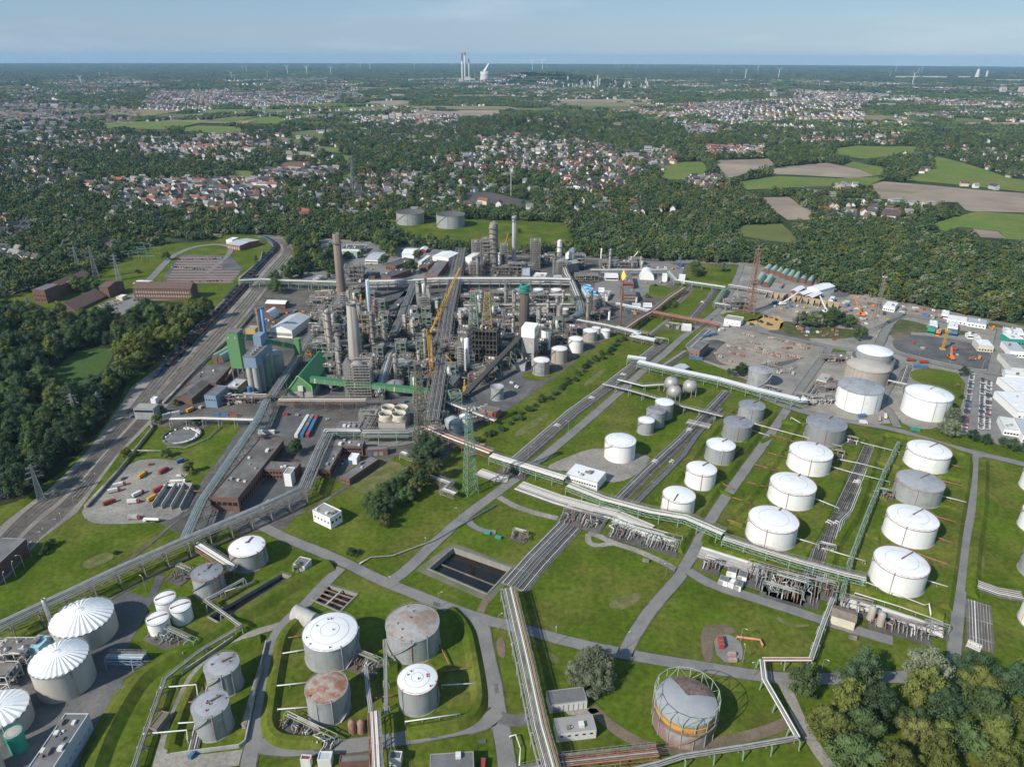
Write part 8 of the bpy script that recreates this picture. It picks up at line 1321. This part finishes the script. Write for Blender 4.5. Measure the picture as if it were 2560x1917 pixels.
def put(pr,p,rz,colour,label,group=None,part="body"):
 key=(pr.name,colour)
 if key not in VAR:
  e=pr if pr.name not in USED else dup(pr,p);USED.add(pr.name);tint(e,part,PAL[colour]);VAR[key]=e
 else:e=dup(VAR[key],p)
 k_=.76 if pr in(TRUCK,TANKER) else .6 if 'box' in label or 'skid' in label or 'cabinet' in label else kr.uniform(.75,1.15) if pr is STK else 1;e.scale=(k_,k_,k_);e.location=(p.x,p.y,p.z+.35);e.rotation_euler=(0,0,rz);e["label"]=label
 if group:e["group"]=group
 elif "group" in e:del e["group"]
 return e
kr=random.Random(99)
def rowof(pr,s,step,cols,what,where,jit=.1,part="body",turn=0.0,skip=.15):
 g=[P(*q) for q in pp(s)];d=g[-1]-g[0];a=math.atan2(d.y,d.x)+turn
 for p in resample(g,step):
  if kr.random()<skip:continue
  c=kr.choice(cols);p=p+V(kr.uniform(-.2,.2),kr.uniform(-.5,.5),0)*(step if pr is STK else 0);put(pr,p,a+kr.uniform(-jit,jit),c,f"{c} {what} {where}",f"{c} {what}s {where}",part)
CC=["white","white","silver","silver","red","dark","blue","pale"];H2=math.pi/2
for s,w in[("F1875,765 1820,1140","along the fence of the staff lot"),("F1945,800 1930,1130","in the middle bay of the staff lot"),("F1985,810 1970,1130","in the outer bay of the staff lot"),("D650,325 760,290","in the front row of the office car park"),("D660,345 790,305","in the second row of the office car park"),("D680,365 800,330","in the back row of the office car park"),("A1160,1425 1440,1415","in the far bays of the big strip car park"),("A1120,1470 1330,1490","in the middle bays of the big strip car park"),("A1240,1568 1450,1560","at the near edge of the big strip car park")]:rowof(CAR,s,3.1 if 'F' in s else 4.2,CC,"parked car",w,turn=H2,skip=.15)
rowof(CAR,"L340,1540 395,1490",3,["blue","silver"],"parked car","in the workshop yard",turn=H2,skip=0);rowof(CAR,"D870,290 1050,272",4,CC,"parked car","before the brown office building",turn=H2,skip=.4)
for pr,x,y,t,a,c,lab,pt in[(TANKER,988,72,'G',3.1,"white","white tank truck driving on the vehicle yard lane","tank"),(TRUCK,870,55,'G',0,"pale","pale trailer beside the vehicle yard lane","load_box"),(TRUCK,740,1530,'D',.5,"white","white tipper truck lowest in the vehicle yard","load_box"),(TRUCK,775,1492,'D',.5,"white","white tipper truck above the lowest one","load_box"),(TRUCK,895,1550,'D',1.0,"white","red and white truck in the middle of the vehicle yard","load_box"),(TRUCK,710,1605,'D',.8,"red","red tipper truck alone at the yard corner","load_box"),(TRUCK,1060,1400,'D',1.2,"red","red truck beside the timber stacks","load_box"),(TRUCK,990,1575,'D',1.1,"yellow","yellow and red truck beside the open bays","load_box"),(TRUCK,1028,1520,'D',1,"red","red flat truck above the open bays","load_box"),(TANKER,1150,1470,'D',.1,"white","white tank truck at the upper bay wall","tank"),(TANKER,1110,1500,'D',.1,"white","white and red tank truck above the open bays","tank"),(VAN,1170,1335,'D',.9,"blue","blue van on the gravel of the vehicle yard","body"),(VAN,1160,1430,'D',.1,"white","white box van beside the red sheds","body"),(TRUCK,925,1428,'D',1.3,"yellow","yellow truck by the timber stacks","load_box"),(VAN,855,1045,'D',1.3,"blue","white and blue van beside the signal box","body"),(TRUCK,865,1600,'D',.1,"white","white cabin trailer in the vehicle yard","load_box"),(TRUCK,1235,1005,'D',1.1,"yellow","yellow machine beside the white heap","load_box"),(VAN,1168,1085,'F',-.2,"white","white van on the road below the grey roofed tank","body"),(TRUCK,1270,1060,'F',1.2,"pale","pale box truck on the gravel forecourt","load_box"),(TRUCK,1310,1045,'F',1.2,"white","white truck on the gravel forecourt","load_box"),(CONT,1160,1045,'F',.2,"blue","blue container before the white walled tank","body"),(CONT,1505,1130,'F',-.2,"teal","long green container beside the gravel forecourt","body"),(TRUCK,1475,682,'F',-.1,"red","red fire engine on the yard road","load_box"),(TRUCK,1560,695,'F',-.1,"red","second red fire engine on the yard road","load_box"),(CONT,1520,722,'F',0,"blue","left blue container beside the fire engine","body"),(CONT,1560,728,'F',0,"blue","right blue container beside the fire engine","body"),(TRUCK,285,460,'F',-.3,"white","white camper truck beside the substation yard","load_box"),(CONT,250,485,'F',.4,"white","white and blue container under the camper truck","body"),(CONT,640,208,'F',.8,"blue","blue container under the orange one","body"),(CONT,645,196,'F',.8,"orange","orange container beside the barrel sheds","body"),(CONT,945,150,'H',-.3,"teal","left dark green cabinet container on the lawn","body"),(CONT,1015,180,'H',-.3,"teal","right dark green cabinet container on the lawn","body"),(CONT,245,865,'I',1.5,"red","red container on the small asphalt pad","body"),(CONT,318,935,'I',0,"pink","upper red framed skid with blue top on the pad","body"),(CONT,325,975,'I',0,"pink","lower red framed skid with blue top on the pad","body"),(CONT,1100,830,'I',-.35,"grey","long grey tank skid lying on the lawn by the manifold","body"),(CONT,1970,330,'H',-.3,"grey","grey cylinder skid on the lawn below the loop road","body"),(VAN,915,1660,'H',1.5,"red","red car at the dark shed by the lower edge","body"),(CONT,1250,1585,'G',1.3,"blue","blue box at the foot of the pit wall","body"),(CONT,810,1155,'G',.5,"blue","small blue box on the grass beside the digester yard","body"),(CONT,1725,1620,'D',1.0,"white","big white cabin beside the blue containers","body"),(CONT,1140,1125,'D',0,"blue","x","body")]:
 if lab!="x":put(pr,P(t,x,y),a,c,lab,None,pt)
for x in range(3):rowof(CONT,f"D{1925+x*35},1165 {1990+x*30},1055",6.5,[["white"],["blue","grey"],["blue","red"]][x],"container","in the row beside the workshop yard",.02,skip=0)
rowof(CONT,"D1700,1150 1800,1150",6,["white","yellow"],"container","beside the blue pipe bridge",.1,skip=0);rowof(CONT,"D1400,1040 1560,1045",7,["blue","white","red"],"container","along the white stilt pipes",.15,skip=.1);rowof(CONT,"D1080,1040 1180,1020",6.5,["silver","blue"],"container","beside the rusty shed",.2,skip=0)
for s in("N1000,1250 880,1235","N1060,980 1190,950"):rowof(CONT,s,6.2,["blue"],"container","by the brick pump station",.2,skip=0)
for tr_,n0,n1,cols in((TRK[0],.34,.98,["blue","blue","dark"]),(TRK[1],.36,.98,["dark","blue","brick"]),(TRK[2],.40,.72,["brick","dark"])):
 pts=resample(chaikin(tr_,2),13.2);n=len(pts)
 for i in range(int(n*n0),int(n*n1)):
  if i+1<n and kr.random()>.1:d=pts[i+1]-pts[i];c=kr.choice(cols);w_="rusty brown" if c=="brick" else c;put(WAG,pts[i],math.atan2(d.y,d.x),c,f"{w_} coal wagon in the long train beside the wood",f"{w_} coal wagons beside the wood","hopper")
SC=["brick","pink","pink","grey","pale"]
for s in("F220,640 300,690 330,690","F300,590 480,620 640,660","F480,600 620,640 780,665","F540,530 680,560 800,600","F420,560 540,580","F400,510 470,530","F650,600 830,600","F310,630 400,650"):rowof(STK,s,3.5,SC,"pallet stack","in the brick scrap yard",.5,"load",skip=.12)
for s in("F540,700 640,730","F610,740 720,770","F560,690 620,700","F620,760 740,720"):rowof(STK,s,3.6,["pale","grey"],"scrap heap","at the grey end of the scrap yard",1.5,"load",skip=.1)
for s in("F780,500 900,490","F880,520 1020,510","F940,480 1040,500"):rowof(STK,s,5,["white","brick","grey","pale"],"sorted waste pile","behind the thicket",1.5,"load",skip=.2)
for s in("F1430,330 1640,360","F1420,350 1560,375","F1540,320 1700,350"):rowof(STK,s,5,["brick","red","grey","white"],"rusty scrap pile","along the wood fence",1.5,"load",skip=.2)
for s in("F1100,270 1300,300","F700,330 900,345","F960,350 1130,370","F1190,380 1330,410","F1130,430 1200,440","F640,350 700,360"):rowof(STK,s,7,["pale","red","blue","grey","white","yellow"],"stored load","in the crane yard by the bunkers",1,"load",skip=.15)
for s in("F540,395 640,420","F510,430 600,460","N1560,830 1680,835"):rowof(STK,s,6,["brick","dark"],"debris pile","on the ochre sand",1.5,"load",skip=.15)
for s in("J0,1180 250,1150","M860,190 1080,200","M600,300 760,260","K800,850 1200,850","K20,900 330,900","J1440,930 1620,900","L1000,840 1250,810","D1250,1000 1330,960","M860,1420 1130,1450","L170,1010 330,1050","K1980,1040 2200,1100","N440,560 540,590","N380,330 620,330","N440,150 830,160","N1300,140 1470,200","K1500,540 1700,560","E1090,830 1250,860","L2020,1320 1700,1290","D900,1380 1000,1340","D700,1470 830,1440","E1290,640 1330,690","K1950,1160 2100,1180","J640,640 880,650","J630,590 800,570","L1090,110 1350,90","L1130,160 1350,170","D1850,380 1930,350","D1730,430 1790,460","L2100,830 2200,860"):rowof(STK,s,8,["white","white","red","grey","blue","orange","pale","yellow"],"stored crate load","in the open yards between the works buildings",1,"load",skip=.2)
core=[P('O',x,y)[:2] for x,y in[(690,640),(860,600),(1060,590),(1260,600),(1300,690),(1240,730),(1120,790),(1000,860),(960,905),(900,880),(740,870),(700,820),(690,720)]]
spots=[(o.location.x,o.location.y) for o in COL.objects if o.parent is None and o.type=='EMPTY' and o.get("category")]
spots+=RACKPTS;nfill=0;PROTO_F=[]
for i,(wd,hh) in enumerate(((14,7),(11,12),(16,5),(9,16))):PROTO_F.append(PU('O',1000,700,wd,11,hh,"x",GREYST if i<3 else LGREEN,vessels=6,dense=1.3,name="pump_frame",seed=i+1))
FL=["low steel frame with drums","two storey steel frame with pipes","long low bank of exchangers","slender braced steel frame"];first=[True]*6
for q_,(h_,d_,m_,n_) in enumerate(((30,3.4,GREYST,5),(21,2.6,T_TAN,3))):
 e=column('O',1000,700,600,d_,"x",m_,n_,"process_column");s_=h_/max(1,rise(P('O',1000,700),'O',600));e.scale=(1,1,s_);PROTO_F.append(e)
FL+=["tall grey column","tan column"]
for a,b in fill('O',[(690,640),(860,600),(1060,590),(1280,600),(1320,690),(1240,730),(1120,790),(1000,870),(960,905),(880,880),(740,870),(700,820),(690,720)],12.8)+fill('O',[(1010,546),(1220,554),(1245,590),(1020,590)],15)+fill('O',[(640,640),(695,622),(700,720),(650,740)],13):
 if min(math.hypot(a-x,b-y) for x,y in spots)<8 or nfill>190:continue
 i=kr.choice([0,1,2,3,0,1,2,3,0,4,5]);lab=f"{FL[i]} in the crowded ground of the works";gp=f"{FL[i]}s between the works units"
 if first[i]:e=PROTO_F[i];spots.append((a,b));e.location=(a,b,.15);e["label"]=lab;e["group"]=gp;first[i]=False
 else:dup(PROTO_F[i],(a,b,.15),kr.choice([0,math.pi])+kr.uniform(-.05,.05),lab,gp)
 nfill+=1
for pts,w in(([(560,280),(720,330),(900,365),(990,400),(760,385),(600,350)],"before the bunker bays"),([(1010,290),(1290,320),(1330,390),(1180,430),(1060,380)],"around the orange crane"),([(1410,330),(1700,380),(1690,430),(1420,380)],"along the wood beside the lane"),([(1880,420),(2060,450),(2040,500),(1890,470)],"behind the white cabin rows"),([(730,450),(1000,500),(1040,550),(760,530)],"below the thicket"),([(1560,460),(1820,500),(1800,540),(1570,500)],"above the dark pad"),([(350,220),(480,200),(640,270),(500,300),(380,320)],"beside the flare tower"),([(1480,560),(1960,620),(1960,690),(1560,640)],"on the dark pad")):
 for a,b in fill('F',pts,11):
  if min(abs(a-x)+abs(b-y) for x,y in spots)>9 and kr.random()<.8:c=kr.choice(["white","pale","grey","red","blue","brick","silver","orange","dark"]);pr,pt,nm_=kr.choice([(STK,"load","goods stack"),(STK,"load","goods stack"),(CONT,"body","container"),(VAN,"body","van")]);put(pr,V(a,b,0),kr.uniform(0,3),c,f"{c} {nm_} left standing {w}",f"{c} {nm_}s {w}",pt)
  # the skyline
TUR=None
def turbine(t,x,yb,yt):
 global TUR
 p=P(t,x,yb) if yb>172 else P(t,x,172);p.z=hill(p.x,p.y);H=rise(p,t,yt+(yb-yt)*.22+(0 if yb>172 else 6));s=H/100;lab="white three bladed wind turbine far off on the horizon";gp="wind turbines along the horizon"
 if TUR is None:
  TUR=thing("wind_turbine",lab,"wind turbine",p,0,gp);TUR.scale=(s,s,s);MB().lathe([(3.2,0),(1.8,100)],10).build("tower",WHITE,TUR);MB().box((0,-1,101),(4,9,4)).build("nacelle",WHITE,TUR)
  for k in range(3):a=.5+k*2.094;MB().add([(math.cos(a)*r_-math.sin(a)*w_,y_,101+math.sin(a)*r_+math.cos(a)*w_) for y_ in(-5.6,-6.4) for r_,w_ in((1,-1.3),(12,-2.2),(46,-.4),(46,.4),(12,1.6),(1,1.3))],[(0,1,2,3,4,5),(11,10,9,8,7,6)]+[(j,6+j,6+(j+1)%6,(j+1)%6) for j in range(6)]).build("blade",WHITE,TUR)
 else:dup(TUR,p,kr.uniform(-.5,.5),lab,gp,s)
for t,q in(('A',[(1500,255,205),(1520,272,225),(1570,205,168),(1595,208,168),(1862,222,160),(1988,230,165),(2143,235,168),(648,240,206),(700,240,206),(783,188,165),(845,184,165),(905,184,165),(1732,245,198),(530,300,225),(1573,240,212)]),('B',[(40,190,158),(125,190,150),(187,195,150),(474,188,148),(1238,200,120),(1302,198,118),(575,176,145),(715,176,150),(1105,176,148),(1328,176,148),(1412,176,150),(1440,176,150),(1770,182,150),(1792,182,152),(1825,182,150),(1865,182,152),(1920,182,150),(1975,184,152),(2030,182,150)]),('C',[(405,258,178),(620,255,176),(487,208,160),(232,218,190),(318,220,188),(265,182,160),(197,182,158),(145,182,158),(1340,245,206),(1378,208,163),(1487,288,200),(1525,220,178),(1545,215,172)])):
 for x,a,b in q:turbine(t,x,a,b)
TWC=mat("far_white",(.5,.49,.475),.7)
def slab_far(t,x,yb,yt,wpx,label,m=TWC,cat="tower block",name="tower_block",dm=None,win=True):
 p=P(t,x,yb);p.z=hill(p.x,p.y) if p.y>2000 else 0;H=rise(p,t,yt);w=wpx*mpp(p,t);d=dm or w*.7;e=thing(name,label,cat,(p.x,p.y+d/2,p.z),kr.uniform(-.2,.2));MB().prism([(-w/2,-d/2),(w/2,-d/2),(w/2,d/2),(-w/2,d/2)],0,H).build("wall",m,e);MB().box((0,0,H+.3),(w+1,d+1,.6)).build("roof",LFELT,e)
 if win:
  for k in range(int(H/6)):MB().box((0,-d/2-.05,3.2+k*6),(w*.9,.2,1.6)).build("window",GLASS,e)
for a in[('B',287,526,490,40,"white tower block between two brown ones beyond the town"),('B',332,516,482,34,"brownish tower block right of the white one",CONC),('B',373,511,475,40,"pale pink tower block at the row's end",WALLS[1]),('B',237,516,497,26,"low brown tower block at the row's start",CONC),('B',1985,740,690,46,"grey tower block in the east town",WALLS[2]),('C',592,376,342,38,"bluish white tower block far in the east town"),('C',2075,347,305,32,"left pair of far white tower blocks at the edge"),('C',2200,350,305,38,"right pair of far tower blocks at the edge",WALLS[1]),('C',880,628,598,50,"white tower slab above the green fields"),('C',735,395,360,12,"brick church tower in the far east town",REDBR,"tower","church_tower"),('C',1213,410,362,18,"tall white tower among the far east roofs",TWC,"tower","church_tower"),('B',1872,862,800,14,"tall brick church tower in the near town",REDBR,"tower","church_tower"),('A',1252,350,318,12,"white church tower on the far west hill",TWC,"tower","church_tower"),('A',1297,345,316,8,"green church spire on the far west hill",LGREEN,"tower","church_tower"),('A',985,375,345,10,"dark tower block in the far west town",WALLS[2]),('A',355,445,415,44,"white round cornered block in the far west"),('A',445,1100,1062,80,"blue and white clinic block beside the west wood",mat("pale_blue_wall",(.4,.5,.56),.7))]:slab_far(*a)
for t,q in(('B',[(510,683,655,90),(580,683,655,45),(900,725,690,60),(1240,870,835,110),(1420,700,675,60),(1190,690,665,60),(1280,670,648,60),(1480,685,660,60),(1885,770,735,80),(530,635,620,120),(380,690,670,90),(860,870,852,110),(750,880,862,60),(980,970,940,50),(680,740,722,90),(1710,700,682,60)]),('A',[(1085,925,905,140),(1255,932,912,75),(1375,930,908,120),(340,735,715,150),(540,715,690,50),(1160,398,378,80),(1405,403,390,60)]),('C',[(1320,435,412,110),(1150,540,518,60),(1510,493,475,130),(1690,503,490,130),(1400,1065,1035,100),(1505,1085,1050,80),(1605,1105,1055,75),(1180,1065,1040,210),(1800,423,408,90)])):
 for i,(x,a,b,w) in enumerate(q):slab_far(t,x,a,b,w,"long pale flat roofed block among the houses and trees",[TWC,TWC,WALLS[1],WALLS[2]][i%4],"block","apartment_block",16,True);COL.objects[-1]
for o in COL.objects:
 if o.name.startswith("apartment_block"):o["group"]="pale flat roofed blocks in the settlements"
def far_stack(t,x,yb,yt,r0,r1,label,m=WHITE,capm=DARKST,cap=.72):chimney(t,x,yb,yt,r0,r1,label,m,cap=cap,capm=capm,seg=16)
far_stack('B',785,278,85,9,7,"left power station chimney with dark upper part",OFFW);far_stack('B',803,272,82,10,9,"middle and widest power station chimney with dark tip",TWC,cap=.9);far_stack('B',828,266,122,8,7,"right shorter power station chimney with dark head",TWC,cap=.8);far_stack('B',866,272,190,5,4,"thin dark stack beside the power station",DARKST)
p=P('B',930,276);H=rise(p,'B',205);w=36*mpp(p,'B');e=thing("cooling_tower","white flared cooling tower of the far power station","cooling tower",p);MB().lathe([(w,0),(w*.86,H*.35),(w*.78,H*.7),(w*.82,H),(w*.76,H),(w*.7,H*.6)],28).build("shell",TWC,e)
e=thing("steam_plume","small white steam plume over the far cooling tower","steam",(p.x,p.y,H));
for k in range(5):MB().lathe([(.1,0),(w*(.26-.035*k),w*.12),(w*(.27-.04*k),w*.3),(.1,w*.42)],10,(w*.16*k,0)).build("puff",mat("steam",(.85,.86,.88),.9),e).location=(0,0,w*.26*k-w*.1)
for i,(x,yb,yt,w_) in enumerate([(750,275,245,14),(775,280,250,26),(815,278,240,40),(850,275,250,30),(1010,277,248,24),(1048,277,262,26),(1085,282,272,40),(1120,283,276,30),(1150,283,262,14)]):slab_far('B',x,yb,yt,w_,["dark boiler house left of the power station","white block under the left chimney","tall boiler block between the chimneys","lower block right of the chimneys","white domed block by the cooling tower","low white block beside the domed one","white low shed beside the steam tower","white low shed next to the tank","white tank block at the end of the power station"][i],DARKST if i==0 else TWC,"plant","power_block",None,False)
for k in range(60):
 x=1430+kr.random()**.9*560;yb=kr.uniform(290,326);hh=kr.choice([12,18,25,34,48])*kr.uniform(.7,1.2);p=P('B',x,yb);e=thing("far_column","pale thin column in the far refinery on the horizon","column",p,0,"columns of the far refinery");H=rise(p,'B',yb-hh);r_=kr.uniform(4,11) if hh<30 else kr.uniform(3,5);MB().lathe([(r_,0),(r_,H),(.1,H*1.02)],8).build("shell",kr.choice([OFFW,STEEL,GREYST,GREYST]),e)
far_stack('B',1466,292,235,6,5,"left slim stack of the far refinery",OFFW,OFFW);far_stack('B',1657,315,230,7,6,"tall slim stack in the middle of the far refinery",TWC,TWC);far_stack('C',1903,250,188,34,12,"white flared tower on the east horizon",TWC,TWC);far_stack('C',1965,246,200,14,13,"white straight tower on the east horizon",TWC,TWC)
for x,w_ in((1420,60),(1500,80),(1600,70),(1680,60),(1830,60),(2080,70),(2160,90)):slab_far('C',x,kr.uniform(246,252) if x<1900 else 270,236 if x<1900 else 258,w_,"white industrial hall on the east horizon",TWC,"hall","far_hall",60,False)
for o in COL.objects:
 if o.name.startswith("far_hall"):o["group"]="white halls on the east horizon"
for i in(0,1):
 a,b=P('A',1568+i*14,556),P('A',1600+i*8,556);h_=rise(a,'A',532);pts=[a.lerp(b,k/12)+V(0,i*14,math.sin(math.pi*k/12)*h_) for k in range(13)];tag(MB().tube(pts,1.5,6).build("arch_bridge_bow",mat("arch_yellow",(.6,.42,.12),.6)),["front","rear"][i]+" yellow arch of the far bridge over the trees","arch")
 # the air: one even box of haze round everything
hz=MB().box((0,0,150),(57000,57000,316)).build("haze",None);hz["kind"]="stuff";hz.display_type='WIRE'
hm=bpy.data.materials.new("haze_air");hm.use_nodes=True;hn,hl=hm.node_tree.nodes,hm.node_tree.links
hn.remove(hn["Principled BSDF"]);pv=hn.new("ShaderNodeVolumePrincipled");pv.inputs["Color"].default_value=(0.42,0.68,0.95,1);pv.inputs["Density"].default_value=3.2e-5;pv.inputs["Anisotropy"].default_value=0.0
hl.new(pv.outputs[0],hn["Material Output"].inputs["Volume"]);hz.data.materials.append(hm)
